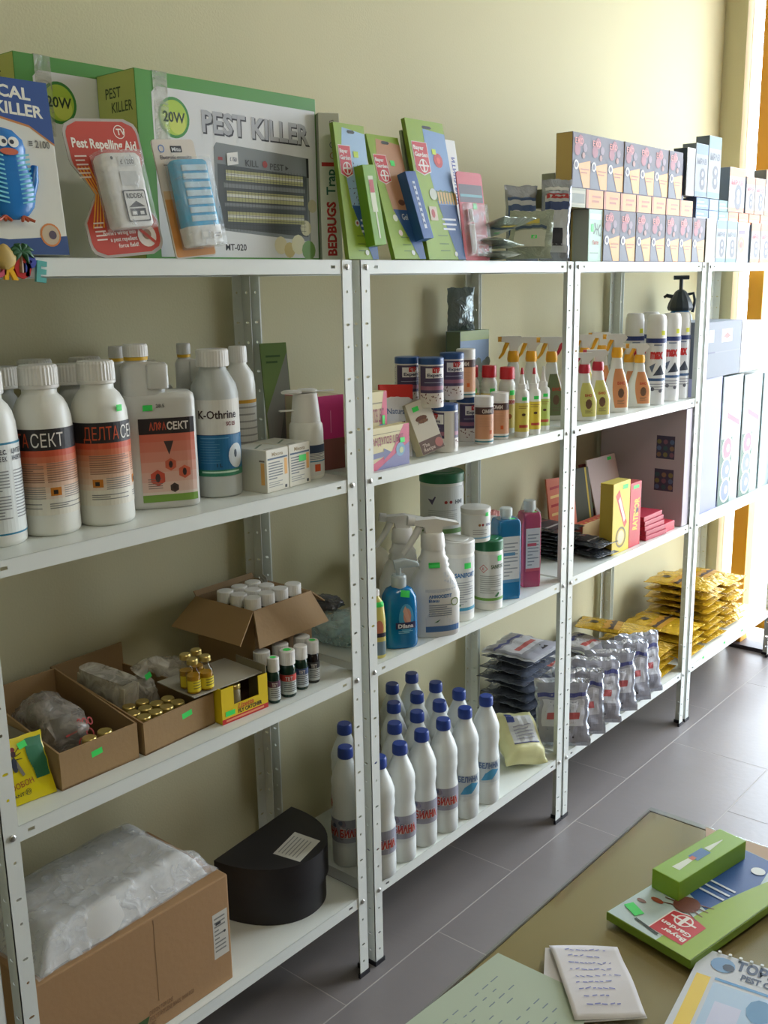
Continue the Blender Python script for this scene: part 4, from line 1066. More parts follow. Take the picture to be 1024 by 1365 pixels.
q2 = at(414, 642, Z3); med_box('small white carton carrying a green price sticker', q.x+.002*cos(rz0), q.y+.002*sin(rz0), (q2-q).length-.002, .085, top_z(q.x, q.y, 594)-Z3, rz0, stick=True)
# ---- measuring cap bottle
x, y, R, H = cyl_px(388, 433, 640, 530, Z3)
t = thing('dosing_bottle', 'short white bottle with big inverted measuring cap and flat tab lids', 'bottle', (x, y, Z3), facing(x, y, 20))
MB().loft(scaled([(0, .92), (.02, 1), (.58, 1.0), (.66, .96), (.71, .80), (.72, .74)], R, H/.98), PLW, n=36).build('bottle_body', t, smooth=40)
MB().loft([(.695*H, .80*R), (.71*H, .86*R), (1.05*H, .70*R), (1.06*H, .66*R)], CAPW, n=48, rib=.012).build('measuring_cap', t, smooth=30)
m = MB(); 
for dx, dy, dz in ((-.030, -.010, 1.07), (.004, .0, 1.075)): m.loft([(dz*H, .019), (dz*H+.003, .020), (dz*H+.005, .016)], CAPW, n=24, T=Matrix.Translation((dx, dy, 0)))
m.box(-.052, -.012, -.006, .004, .845*H, .862*H, CAPW, bev=.001); m.box(.012, .058, -.004, .004, 1.065*H, 1.08*H, CAPW, bev=.001)
m.build('tab_lid', t, smooth=40)
MB().box(R*.62, R*.74, -.006, .010, .60*H, 1.04*H, P((190, 40, 44)), bev=.001).build('red_strip', t)
a = Art(cyl_fn(R), step=R*.15); a.rect(-R*1.5, .05*H, R*1.5, .43*H, (214, 214, 208), 1); a.rect(-R*1.5, .33*H, R*1.5, .43*H, (44, 60, 84), 2); a.rect(-R*1.5, .22*H, R*1.5, .235*H, (40, 120, 150), 2); a.rect(R*.1, .10*H, R*.5, .19*H, (206, 84, 40), 3); a.lines(-R*.8, .32*H, R*.9, 4, .02*H, (110, 110, 120), lay=3); a.rect(-R*.9, .12*H, -R*.3, .17*H, (90, 100, 110), 3); a.build('label', t)
# ---- leaning green leaflet at the back, magenta box at the post
c0 = ony(352, 575, .24); 
t = thing('leaflet', 'green and grey printed leaflet leaning against the rear post', 'leaflet', (c0.x+.012, .235, Z3), radians(-30), None, (radians(-8), 0, radians(-20)))
hl = top_z(c0.x, .26, 458)-Z3
MB().box(0, .058, 0, .004, 0, hl, P((110, 136, 72))).build('leaflet_body', t)
a = Art(plane_fn()); a.poly([(.001, 0), (.057, 0), (.057, hl*.92), (.001, hl*.42)], (136, 140, 130), 1); a.poly([(.02, hl*.1), (.054, hl*.2), (.05, hl*.6)], (106, 112, 104), 2); a.lines(.010, hl*.9, .042, 2, .012, (60, 90, 40), lay=2); a.build('leaflet_print', t); settle(t, Z3)
p = ony(440, 622, .06)
t = carton('magenta_box', 'magenta box with a dull brown base section tucked behind the middle post', 'box', p.x-.004, .105, Z3, .082, .085, top_z(p.x, .10, 530)-Z3, (184, 40, 110), (170, 160, 130), (196, 186, 150), rz=radians(-10))
h = top_z(p.x, .10, 530)-Z3; a = Art(plane_fn()); a.rect(0, 0, .082, h*.42, (120, 72, 66), 1); a.rect(.012, h*.5, .016, h*.95, (206, 120, 160), 2); a.rect(.048, h*.5, .050, h*.8, (206, 120, 160), 2); a.build('front_print', t)

# ---- second bay, third shelf: lavender boxes, kits, canisters
def lav_box(label, px0, px1, pyb, pyt, yy, z=Z3, tilt=0, group='lavender blossom boxes'):
    p = ony(px0, pyb, yy); q = ony(px1, pyb, yy); w = q.x-p.x; h = top_z(p.x+w*.5, yy, pyt)-z
    t = thing('lavender_box', label, 'box', (p.x, yy, z), 0, group, (radians(-tilt), 0, 0))
    MB().box(0, w, 0, .022, 0, h, P((216, 204, 156)), bev=.0008).build('carton_body', t)
    a = Art(plane_fn()); a.poly([(0, 0), (w*.55, 0), (w, h*.35), (w, h), (w*.88, h), (w*.62, h*.40), (0, h*.04)], (204, 92, 120), 1)
    a.poly([(w*.28, 0), (w, 0), (w, h*.55), (w*.72, h*.34)], (126, 126, 168), 2); a.disc(w*.80, h*.40, h*.17, (120, 160, 190), 3, 14); a.disc(w*.82, h*.38, h*.08, (186, 200, 150), 4, 10)
    a.text('ЛАВАНДУЛОВ ЦВЯТ', w*.86, h*.60, h*.17, (150, 66, 90), w=w*.84, lay=4, bold=.02, align='r')
    a.poly([(w*.02, h*.26), (w*.44, h*.30), (w*.44, h*.22), (w*.60, h*.38), (w*.44, h*.50), (w*.44, h*.42), (w*.02, h*.40)], (120, 124, 160), 3)
    a.lines(w*.1, h*.86, w*.8, 1, h*.05, (150, 140, 110), lay=3); sticker(a, w*.84, h*.62, w*.10, h*.12, 6); a.build('front_print', t)
    return t
lav_box('lavender blossom box with a violet arrow at the shelf front', 484, 546, 630, 569, .014)
lav_box('lavender blossom box standing upright behind the arrow one', 484, 517, 616, 523, .042)
x0 = ony(512, 600, .076).x
t = thing('test_kit', 'white blister bag with a red hang header behind the lavender boxes', 'package', (x0-.014, .078, Z3), radians(-12), None, (radians(-4), radians(4), radians(-12))); kit = t
w, h = .088, top_z(x0+.05, .07, 514)-Z3
mb, fn = pouch(w, h*.86, .02, mat('white_paper_bag', (214, 214, 220), .4), seed=9, wr=.1, crimp=False); mb.build('pack_body', t, smooth=60, loc=(w/2, 0, 0))
MB().box(0, w, -.003, .003, h*.80, h, P((206, 50, 44)), bev=.001).build('red_header', t)
a = SArt(lambda u, v, o: tuple(Vector(fn(u, v, o))+Vector((w/2, 0, 0)))); a.poly([(.02, h*.62), (.03, h*.60), (.0, h*.3), (-.01, h*.3)], (90, 60, 100), 3); a.rect(-.045, h*.50, .03, h*.66, (206, 210, 224), 1); a.text('K', .022, h*.52, .022, (190, 60, 50), lay=3, bold=.05); a.text('Natura', -.03, h*.60, .012, (90, 110, 150), lay=3, bold=.02); a.lines(-.04, h*.45, -.02, 1, .01, (90, 60, 90), lay=3); a.build('pack_print', t)
p0, p1 = at(566, 609, Z3), at(586, 604, Z3)
wk = .060; hk = .112
settle(kit, Z3); t = thing('roach_box', 'beige box with a brown insect picture leaning sideways on the shelf', 'box', (ony(549, 612, .03).x+.028, .022, Z3+.001), 0, None, (radians(-14), radians(-14), radians(-15)))
MB().box(0, wk, 0, .026, 0, hk, P((190, 182, 160)), bev=.0008).build('carton_body', t)
a = Art(plane_fn()); a.rect(.001, .001, wk-.001, hk-.001, (216, 210, 196), 1); a.rect(.001, .001, wk-.001, hk*.26, (120, 100, 96), 2); a.disc(wk*.45, hk*.66, .015, (110, 70, 50), 3, 12, ry=.006); a.disc(wk*.5, hk*.60, .013, (130, 90, 60), 3, 12, ry=.004)
for k in range(3): a.poly([(wk*(.25+.2*k), hk*.56), (wk*(.27+.2*k), hk*.56), (wk*(.33+.2*k), hk*.68)], (90, 60, 44), 3)
sticker(a, wk*.35, hk*.86, .016, .010, 4); a.text('The', wk*.12, hk*.13, .008, (216, 200, 190), lay=4, bold=.02); a.text('Recipe', wk*.12, hk*.05, .008, (216, 200, 190), lay=4, bold=.02); a.disc(wk*.82, hk*.13, .010, (196, 130, 126), 4); a.build('front_print', t)
settle(t, Z3)
# canisters
def canister(label, x, y, R, H, z, rz, style):
    t = thing('powder_canister', label, 'can', (x, y, z), rz, 'blue lidded powder canisters' if style == 'blue' else 'orange labelled powder bottles')
    if style == 'blue':
        MB().loft([(0, R*.95), (.01*H, R), (.87*H, R)], P((220, 216, 210), .35), n=36).build('can_body', t, smooth=40)
        MB().loft([(.87*H, R*1.03), (.985*H, R*1.03), (H, R*.97)], P((34, 74, 130), .35), n=36).build('blue_lid', t, smooth=30)
        a = Art(cyl_fn(R), step=R*.16)
        for off in (0, R*3.1):
            L = R*1.1
            a.rect(off-L, .08*H, off+L, .84*H, (72, 60, 92), 1); a.rect(off-L, .08*H, off+L, .30*H, (222, 214, 208), 2); a.rect(off-L, .36*H, off+L, .44*H, (150, 96, 120), 2)
            a.rect(off-L*.5, .60*H, off+L*.95, .80*H, (226, 222, 222), 3)
            a.text('КПР', off+R*.28, .715*H, .085*H, (190, 40, 44), w=R*.62, lay=5, bold=.08, align='c'); a.text('Expert', off+R*.18, .63*H, .065*H, (46, 46, 80), w=R*1.2, lay=5, bold=.03, align='c')
            rr = random.Random(3)
            for k in range(16):
                uu, vv = off+rr.uniform(-L*.9, L*.9), rr.uniform(.10, .28)*H; an = rr.uniform(0, 3.1)
                a.poly([(uu-R*.12*cos(an), vv-R*.12*sin(an)), (uu+R*.04*sin(an), vv-R*.04*cos(an)), (uu+R*.12*cos(an), vv+R*.12*sin(an)), (uu-R*.04*sin(an), vv+R*.04*cos(an))], (110, 56, 48), 4)
            a.lines(off-L*.6, .52*H, off+L*.7, 1, .03*H, (180, 180, 200), lay=4)
        a.lines(-R*2.2, .8*H, -R*1.25, 14, .045*H, (170, 170, 168), lay=1)
        a.build('label', t)
    else:
        MB().loft([(0, R*.95), (.01*H, R), (.80*H, R), (.82*H, R*.96)], P((220, 214, 206), .35), n=32).build('can_body', t, smooth=40)
        MB().loft([(.82*H, R*.99), (.985*H, R*.99), (H, R*.93)], CAPW, n=48, rib=.015).build('white_lid', t, smooth=30)
        a = Art(cyl_fn(R), step=R*.16); L = R*1.5
        a.rect(-L, .05*H, L, .78*H, (206, 150, 112), 1); a.rect(-L, .63*H, L, .78*H, (74, 46, 40), 2); a.rect(-L, .05*H, L, .08*H, (50, 120, 130), 2); a.rect(-L, .08*H, L, .12*H, (220, 214, 206), 2)
        a.text('ОМИ', -R*.1, .66*H, .075*H, (226, 216, 204), w=R*1.0, lay=4, bold=.03, align='c'); a.rect(R*.2, .22*H, R*.5, .30*H, (206, 90, 30), 3)
        for k in range(6): a.lines(-R*.9, (.56-k*.035)*H, R*.6, 1, .01*H, (176, 130, 100), lay=3, seed=k+2)
        a.build('label', t)
    return t
c1 = None
lows = [((549, 577), 600, 521, 'left bottom one partly behind the roach box'), ((576, 613), 604, 526, 'front bottom one turned so its text side shows'), ((611, 636), 599, 522, 'bottom one at the right beside the orange bottles')]
bc = []
for k, ((p0, p1), pb_, pt_, lb) in enumerate(lows):
    x, y, R, H = cyl_px(p0, p1, pb_, pt_, Z3)
    if k == 0: x, y, R_, H_ = cyl_px(576, 613, 604, 526, Z3); R = R_; x, y = ony(562, 598, .097).x, .097
    if k == 2: x, y = ony(624, 596, .092).x, .092
    H = .103; R = .0262
    rz = facing(x, y, (15, -70, 18)[k])
    L_ = 'blue lidded powder canister, '+lb
    if c1 is None: c1 = canister(L_, x, y, R, H, Z3, rz, 'blue')
    else: dup(c1, L_, (x, y, Z3), rz)
    bc.append((x, y))
c_back = (bc[1][0]+.0, bc[1][1]+.080)
dup(c1, 'blue lidded powder canister hidden at the back of the bottom layer', (c_back[0]+.02, c_back[1], Z3), 0)
ups = [((528, 558), 448, .095, 'top one at the left'), ((557, 592), 448, .036, 'front top one, nearest the shelf edge'), ((592, 613), 447, .085, 'top one at the right, beside the orange topped one')]
for (p0, p1), pt_, yy, lb in ups:
    c = ony((p0+p1)/2, 480, yy); dup(c1, 'blue lidded powder canister, '+lb, (c.x, yy, Z3+.1034), facing(c.x, yy, 8))
o1 = None
for (p0, p1), yy, z, lb in (((632, 658), .036, 0, 'in the bottom row beside the canisters'), ((656, 676), .050, 0, 'in the bottom row next to the red cap'), ((612, 630), .085, 1, 'standing up on the second layer')):
    c = ony((p0+p1)/2, 560 if not z else 480, yy); dep = (c-CAM).dot(FWD)
    if z: c = ony((p0+p1)/2, 480, yy)
    L_ = 'white capped bottle with orange label, '+lb
    if o1 is None: o1 = canister(L_, c.x, yy, .0215, .108, Z3, facing(c.x, yy, 25), 'orange')
    else: dup(o1, L_, (c.x, yy, Z3+(.1034 if z else 0)), facing(c.x, yy, -5))
c = ony(622, 560, .105); dup(o1, 'white capped bottle with orange label, hidden below the upper one', (c.x+.02, .142, Z3), 0)
# big picture card behind with a silver bag on it
c = ony(640, 470, .235)
t = carton('picture_box', 'box with a landscape picture under a green strip behind the canisters', 'box', c.x-.085, .235, Z3, .125, .045, top_z(c.x, .235, 440)-Z3, (120, 146, 176), (96, 112, 90), (120, 140, 80))
h = top_z(c.x, .235, 440)-Z3; a = Art(plane_fn()); a.rect(0, h*.90, .125, h, (140, 156, 90), 1); a.rect(.002, .01, .123, h*.6, (110, 116, 90), 1)
for k in range(9): a.disc(.01+k*.0135, h*(.60+.03*(k % 3)), .013, (84, 96, 84), 2, 8)
a.build('front_print', t)
c2 = ony(612, 440, .25); zz = Z3+h
soft_pack('film_bag', 'crumpled grey silver bag standing high on the picture box', 'bag', (c.x-.045, .262, zz+.0005), .085, .105, .030, foil('dull_silver_bag', (120, 132, 134), rough=.3, metal=.5, bump=.7), (0, 0, radians(-15)), None, seed=12)
# red capped and slim nozzle bottles
def red_cap(label, x, y, R, H, rz):
    t = thing('red_cap_bottle', label, 'bottle', (x, y, Z3), rz, 'red capped yellow labelled bottles')
    MB().loft(scaled([(0, .94), (.02, 1), (.60, 1), (.62, .95), (.64, 1.0), (.68, .94), (.70, .99), (.76, .90), (.80, .72), (.82, .70)], R, H), PLW, n=32).build('bottle_body', t, smooth=35)
    MB().loft([(.82*H, .86*R), (.985*H, .84*R), (H, .78*R)], P((200, 34, 44), .35), n=44, rib=.03).build('red_cap', t, smooth=30)
    a = Art(cyl_fn(R), step=R*.18); a.rect(-R*1.4, .08*H, R*1.4, .58*H, (226, 206, 120), 1); a.rect(-R*1.4, .44*H, R*1.4, .52*H, (226, 220, 200), 2); a.text('МРАВКИН', -R*.0, .45*H, .055*H, (190, 50, 50), w=R*1.6, lay=3, bold=.05, align='c')
    a.disc(R*.1, .26*H, R*.3, (170, 90, 40), 2, 9); a.disc(-R*.3, .2*H, R*.12, (60, 40, 30), 2, 6); sticker(a, R*.4, .62*H, R*.6, .07*H, 4); a.build('label', t)
    return t
y = .088; x = ony(676, 540, y).x; R = .0205; H = top_z(x, y, 489)-Z3
r1 = red_cap('white bottle with ribbed red cap and yellow label in the front row', x, y, R, H, facing(x, y, 12))
for k, (p, yy) in enumerate(((652, .150), (628, .190))):
    c = ony(p, 540, yy); dup(r1, 'red capped bottle behind the orange labelled bottles, %s from the front one' % ordn[k], (c.x, yy, Z3), facing(c.x, yy))
def nozzle(label, x, y, R, H, rz, tipc, bodyc, labc):
    t = thing('nozzle_bottle', label, 'bottle', (x, y, Z3), rz, 'slim nozzle bottles')
    MB().loft(scaled([(0, .94), (.02, 1), (.62, 1), (.66, .9), (.68, .66), (.70, .60), (.72, .60)], R, H), mat('nozzle_body', bodyc, .35) if bodyc else PLW, n=28).build('bottle_body', t, smooth=40)
    MB().loft([(.70*H, .64*R), (.76*H, .60*R), (.77*H, .42*R), (.92*H, .20*R), (.93*H, .18*R)], CAPW, n=24).build('nozzle_cone', t, smooth=35)
    MB().loft([(.905*H, .26*R), (.99*H, .16*R), (H, .1*R)], P(tipc, .35), n=16).build('nozzle_tip', t, smooth=40)
    a = Art(cyl_fn(R), step=R*.2); a.rect(-R*1.4, .08*H, R*1.4, .50*H, labc, 1); a.disc(R*.1, .33*H, R*.28, (90, 60, 40), 2, 8, ry=R*.2); a.rect(-R*.5, .14*H, R*.8, .18*H, (190, 70, 50), 2); a.lines(-R*.6, .46*H, R*.8, 2, .03*H, (160, 130, 60), lay=2); sticker(a, R*.2, .56*H, R*.7, .05*H, 3); a.build('label', t)
    return t
for k, (p0, p1, pb_, pt_, tip, lab, lb) in enumerate(((686.5, 704, 583, 490, (200, 36, 50), (222, 206, 90), 'slim white bottle with pointed red tip next to the red capped bottle'), (704.5, 717.5, 579, 490, (200, 36, 50), (226, 200, 60), 'slim white bottle with red tip, second past the red cap'), (717, 729.5, 574, 488, (226, 226, 220), (180, 196, 90), 'slim green labelled bottle with white tip at the end of the slim row'))):
    x, y, R, H = cyl_px(p0, p1, pb_, pt_, Z3); nozzle(lb, x, y, max(R, .0165), H, facing(x, y, 10), tip, None, lab)
c = ony(702, 520, .11); nozzle('slim bottle with white tip standing behind the two red tipped ones', c.x, .11, .0175, .115, 0, (226, 226, 220), None, (222, 206, 90))
# ---- trigger sprayers
def sprayer(label, x, y, z, H, rz, headc, bodyc, labc, name='trigger_sprayer', R=None, group='yellow headed trigger sprayers', white_head=False):
    t = thing(name, label, 'spray bottle', (x, y, z), rz, group)
    R = R or H*.165; ry = R*.62
    prof = [(0, R*.94, ry*.92), (.015*H, R, ry), (.30*H, R*1.0, ry), (.46*H, R*.72, ry*.82), (.56*H, R*.50, ry*.66), (.66*H, R*.44, ry*.60), (.70*H, R*.36, R*.34), (.74*H, R*.34, R*.34)]
    cx = lambda zz: 0
    m = MB(); m.loft([(q[0], q[1], q[2], 0, 0, 2.4) for q in prof], bodyc, n=32); m.build('bottle_body', t, smooth=45)
    hd = MB(); hd.loft([(.70*H, R*.42), (.73*H, R*.46), (.80*H, R*.42), (.83*H, R*.36)], headc, n=28, rib=.02)
    hd.build('collar', t, smooth=30)
    W_ = CAPW
    g = MB(); Wd = R*.26
    g.prism([(-R*.95, .955*H), (-R*.90, 1.0*H), (R*.55, 1.0*H), (R*.78, .95*H), (R*.40, .875*H), (R*.30, .82*H), (-R*.25, .82*H), (-R*.30, .925*H), (-R*.90, .935*H)], -Wd, Wd, W_ if not white_head else headc)
    g.build('spray_head', t)
    n_ = MB(); n_.tube([(-R*.92, 0, .965*H), (-R*1.18, 0, .965*H)], R*.20, headc, 12); n_.build('nozzle', t)
    tr = MB(); tr.tube([(-R*.45, 0, .93*H), (-R*.62, 0, .87*H), (-R*.80, 0, .80*H), (-R*1.10, 0, .74*H)], [R*.17, R*.16, R*.13, R*.08], headc, 8); tr.build('trigger', t, smooth=50)
    if labc:
        a = Art(shell_fn(prof, 2.4), step=R*.12)
        def region(s, c, lay):
            pts = []
            for k in range(13): v = k/12; zz = (.06+.50*v)*H; pts.append((R*(.98*s if v < .4 else s*(.98-.9*(v-.4))), zz))
            lft = [(-R*.15*s+R*.35*(1-s)*0+R*.45*sin(v*3.0)*-.5, (.06+.50*v)*H) for v in [k/12 for k in range(13)]]
            L_ = lambda p_, q_, f: (p_[0]+(q_[0]-p_[0])*f, p_[1]+(q_[1]-p_[1])*f)
            for k in range(12):
                for j in range(5): a.poly([L_(lft[k], pts[k], j/5), L_(lft[k], pts[k], (j+1)/5), L_(lft[k+1], pts[k+1], (j+1)/5), L_(lft[k+1], pts[k+1], j/5)], c, lay)
        region(.93, (222, 190, 60), 1); region(.86, labc, 2)
        a.disc(R*.32, .25*H, R*.25, (110, 80, 60), 3, 9, ry=R*.4); a.text('БИО', R*.02, .36*H, .035*H, (190, 60, 40), lay=4, bold=.04); a.lines(R*.05, .16*H, R*.6, 3, .02*H, (120, 100, 80), lay=3)
        a.build('label', t)
    return t
YEL = mat('yellow_trigger_plastic', (232, 168, 30), .35); REDP = mat('red_trigger_plastic', (184, 32, 52), .35)
ORL, YGL, GRL = (214, 142, 92), (206, 200, 110), (110, 120, 80)
sp = None
rows = [  # px of head centre, y depth, py of the head top, head colour, label colour, words
 (684, .19, 448, YEL, None, 'yellow headed sprayer at the left end of the back row'),
 (708, .185, 449, YEL, None, 'yellow headed sprayer second from the left in the back row'),
 (735, .12, 449, YEL, GRL, 'yellow headed sprayer with dark green label left of the second post pair'),
 (757, .13, 449, REDP, GRL, 'sprayer partly hidden by the post, left of it'),
 (779, .15, 446, YEL, YGL, 'yellow headed sprayer just behind the post'),
 (802, .145, 443, YEL, ORL, 'yellow headed sprayer behind the red headed pair'),
 (779, .045, 470, REDP, YGL, 'red headed sprayer close beside the post'),
 (797, .035, 466, REDP, YGL, 'red headed sprayer with a green yellow label, front row'),
 (822, .055, 445, YEL, ORL, 'tall yellow headed sprayer with an orange label, front row'),
 (838, .10, 458, YEL, ORL, 'short yellow headed sprayer hidden behind the shortest front one'),
 (852, .055, 458, YEL, ORL, 'shortest yellow headed sprayer, next to the aerosol cans')]
for px_, yy, pt_, hc, lc, lb in rows:
    c = ony(px_, 500, yy); H = top_z(c.x, yy, pt_)-Z3
    sprayer(lb, c.x, yy, Z3, H, facing(c.x, yy, 8), hc, PLW, lc, R=.0335 if H > .16 else .030, group='yellow or red headed trigger sprayers')
# ---- aerosols
def aerosol(label, x, y, H, R, rz):
    t = thing('aerosol_can', label, 'can', (x, y, Z3), rz, 'white aerosol cans')
    MB().loft([(0, R*.96), (.006*H, R), (.70*H, R), (.73*H, R*.94)], P((222, 222, 222), .25), n=36).build('can_body', t, smooth=30)
    MB().loft([(.735*H, R*.97), (.93*H, R*.95), (.985*H, R*.86), (H, R*.7)], CAPW, n=36).build('overcap', t, smooth=40)
    a = Art(cyl_fn(R), step=R*.15); L = R*2.8
    a.rect(-L, .69*H, L, .74*H, (40, 54, 110), 1); a.text('max', -R*.1, .52*H, .105*H, (196, 44, 44), w=R*1.25, lay=3, bold=.06, align='c'); a.rect(-R*1.2, .27*H, R*1.2, .30*H, (60, 90, 130), 1); a.poly([(-R*.4, .33*H), (R*.3, .45*H), (R*.8, .34*H)], (60, 66, 80), 2); a.poly([(-R*.8, .43*H), (-R*.2, .47*H), (-R*.5, .36*H)], (90, 100, 120), 2)
    a.lines(-R, .24*H, R*1.2, 3, .03*H, (150, 150, 156), lay=2); a.disc(-R*.4, .18*H, R*.2, (90, 90, 100), 2, 8); a.disc(R*.4, .16*H, R*.2, (90, 90, 100), 2, 8); a.rect(-R*.4, .66*H, R*.4, .675*H, (120, 130, 150), 2); sticker(a, R*.5, .80*H, R*.4, .05*H, 4, (226, 226, 60)); a.build('label', t)
    return t
ae = None
for (p, yy, pt_, lb) in ((874, .042, 419, 'nearest to the sprayers'), (893.5, .048, 419, 'second of the front row'), (906.5, .05, 418, 'third of the front row, close to the post'), (845, .15, 421, 'in the back row, left one'), (866, .155, 421, 'in the back row, right one')):
    c = ony(p, 480, yy); L_ = 'white aerosol can with red max lettering, '+lb
    if ae is None: ae = aerosol(L_, c.x, yy, top_z(c.x, yy, pt_)-Z3, .0285, facing(c.x, yy, 12))
    else: dup(ae, L_, (c.x, yy, Z3), facing(c.x, yy, 12))

# ================================================================ SECOND SHELF
Z2 = LV[1]+.0004
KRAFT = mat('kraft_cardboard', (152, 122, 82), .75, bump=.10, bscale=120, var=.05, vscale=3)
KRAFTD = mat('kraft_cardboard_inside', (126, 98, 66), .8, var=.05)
# ---- open trays
def tray(name, label, FL, FR, z, h, depth, hb=None, group=None, low_right=False):
    """front left / front right bottom pixels; walls are thin boards"""
    a_, b_ = at(FL[0], FL[1], z), at(FR[0], FR[1], z)
    w = (b_-a_).length; rz = math.atan2(b_.y-a_.y, b_.x-a_.x)
    t = thing(name, label, 'box', (a_.x, a_.y, z), rz, group)
    hb = hb or h; th = .003
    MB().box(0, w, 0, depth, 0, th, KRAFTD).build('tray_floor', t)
    MB().box(0, w, 0, th, 0, h, KRAFT, bev=.0008).build('front_wall', t)
    MB().box(0, w, depth-th, depth, 0, hb, KRAFT, bev=.0008).build('back_wall', t)
    for x0 in (0, w-th):
        m = MB(); T = Matrix.Translation((x0+th, 0, 0)) @ Matrix.Rotation(pi/2, 4, 'Z')
        pts = [(th, 0), (depth-th, 0), (depth-th, hb if not (low_right and x0) else h), (th, h)]
        m.prism(pts, 0, th, KRAFT, T=T); m.build('side_wall', t)
    return t, w, a_, rz
FLx, FRx = (83, 1055), (186, 1010)
t1, w1_, o1_, r1_ = tray('cardboard_tray', 'open brown cardboard tray with a bundled plastic bag and two gold lids', FLx, FRx, Z2, .062, .235, .10)
st = Art(plane_fn()); sticker(st, w1_*.46, .040, .020, .010, 1, rot=6); st.build('price_sticker', t1)
# curled paper flap hanging out of the left side of the first tray
fl_ = MB(); vs = []; fs = []
for i in range(13):
    f = i/12; xx = -.004-.050*sin(pi*f*.55)*(1-.35*f); 
    for j in range(5): g = j/4; vs.append((xx*(g**1.3)-.001, .05+f*.16+.02*g, .010+.060*(1-g**1.6*.85)))
for i in range(12):
    for j in range(4): a = i*5+j; fs.append((a, a+1, a+6, a+5))
fl_.add(vs, fs, mat('grey_card_inside', (128, 120, 100), .8)); o = fl_.build('bent_flap', t1, smooth=60, solid=.0012)
t2, w2_, o2_, r2_ = tray('cardboard_tray', 'open brown cardboard tray packed with gold lidded vials beside the yellow box', (194, 1008), (287, 964), Z2, .058, .250, .10, low_right=True)
st = Art(plane_fn()); sticker(st, w2_*.60, .040, .022, .010, 1, rot=6); st.build('price_sticker', t2)
def local(o, rz, x, y): return (o.x+x*cos(rz)-y*sin(rz), o.y+x*sin(rz)+y*cos(rz))
GOLD = mat('gold_lid', (196, 172, 100), .3, metal=.7); AMB = mat('amber_oil', (214, 160, 20), .12, trans=.35)
VIALG = mat('dull_vial_glass', (150, 140, 110), .2)
def vial(label, x, y, z, H=.055, R=.0115, amber=False, group='gold lidded vials in the trays'):
    t = thing('vial', label, 'bottle', (x, y, z), 0, group)
    gm = glass_mat('vial_glass', (.95, .93, .86)) if amber else VIALG
    if amber:
        MB().loft([(0, R*.9), (.02*H, R), (.60*H, R), (.72*H, R*.62), (.80*H, R*.5), (.86*H, R*.5)], gm, n=24).build('vial_body', t, smooth=40)
        MB().loft([(.02*H, R*.86), (.03*H, R*.92), (.52*H, R*.92)], AMB, n=20).build('oil', t, smooth=40)
        a = Art(cyl_fn(R), step=.003); a.rect(-R*1.6, .08*H, R*1.6, .40*H, (226, 204, 40), 1); a.lines(-R*.7, .36*H, R*.8, 3, .08*H, (120, 110, 40), lay=2); a.build('label', t)
    else:
        MB().loft([(0, R*.9), (.02*H, R), (.78*H, R), (.86*H, R*.8)], gm, n=20).build('vial_body', t, smooth=40)
    MB().loft([(.85*H, R*.78 if amber else R*.98), (.86*H, R*.82 if amber else R*1.05), (.97*H, R*.80 if amber else R*1.03), (H, R*.7 if amber else R*.93)], GOLD, n=24).build('gold_lid', t, smooth=30)
    return t
v0 = None
sp2 = [(k, .0155+.0245*(k % 4)*1.0, .018+.026*(k//4)) for k in range(8)]
for k, lx, ly in sp2+[(8, .028, .072), (9, .055, .070)]:
    if lx > w2_-.014: lx = w2_-.016
    X, Y_ = local(o2_, r2_, lx+.004, ly+.004)
    lb = 'gold lidded vial in the second tray, %s, %s from the tray corner' % (('front row' if k < 4 else 'second row' if k < 8 else 'third row'), ordn[k % 4])
    if v0 is None: v0 = vial(lb, X, Y_, Z2+.0034)
    else: dup(v0, lb, (X, Y_, Z2+.0034))
for k, (lx, ly) in enumerate(((.068, .022), (.098, .024))):
    X, Y_ = local(o1_, r1_, lx, ly); dup(v0, 'gold lidded vial alone at the front of the first tray, %s one' % ordn[k], (X, Y_, Z2+.0034))
# bags inside the trays
def lump(name, label, cat, loc, rx, ry, rz_, m, seed=1, tilt=None, amp=.22, group=None, art=None, rot=0):
    """a crumpled bag: one closed wrinkled skin"""
    t = thing(name, label, cat, loc, rot, group, tilt)
    bm = bmesh.new(); bmesh.ops.create_icosphere(bm, subdivisions=4, radius=1)
    off = Vector((seed*2.3, seed*5.1, seed*1.3))
    for v in bm.verts:
        p = v.co.copy(); q = p*1.5+off
        a = 1+amp*noise.noise(q)+amp*.6*abs(noise.noise(q*2.3))+amp*.35*noise.noise(q*5)
        co = Vector((math.copysign(abs(p.x)**.8, p.x)*rx*a, math.copysign(abs(p.y)**.8, p.y)*ry*a, math.copysign(abs(p.z)**.85, p.z)*rz_*a))
        co.z = max(co.z+rz_*.95, 0.0)
        v.co = co
    me = bpy.data.meshes.new('bag_skin'); bm.to_mesh(me); bm.free()
    me.materials.append(m); me.polygons.foreach_set('use_smooth', [True]*len(me.polygons)); me.set_sharp_from_angle(angle=radians(50))
    o = bpy.data.objects.new('bag_skin', me); COL.objects.link(o); o.parent = t
    return t
bagm = film('tinted_shopping_bag', (168, 160, 150), .72, .25)
X, Y_ = local(o1_, r1_, w1_*.42, .125)
t = lump('knotted_bag', 'translucent carrier bag with red print bundled in the first tray', 'bag', (X, Y_, Z2+.004), w1_*.33, .070, .048, bagm, seed=4)
core = MB(); core.loft([(.006, .030, .050, 0, 0, 3), (.03, .034, .054, 0, 0, 3), (.075, .026, .042, 0, 0, 3)], P((110, 110, 96)), n=20); core.build('wrapped_goods', t, smooth=60)
m = MB(); rr = random.Random(5)
for k in range(7):
    a = Art(lambda u, v, o: (u*.8+.008, -.068+v*.35-.012, .048+v*.9-abs(u)*.15))
    break
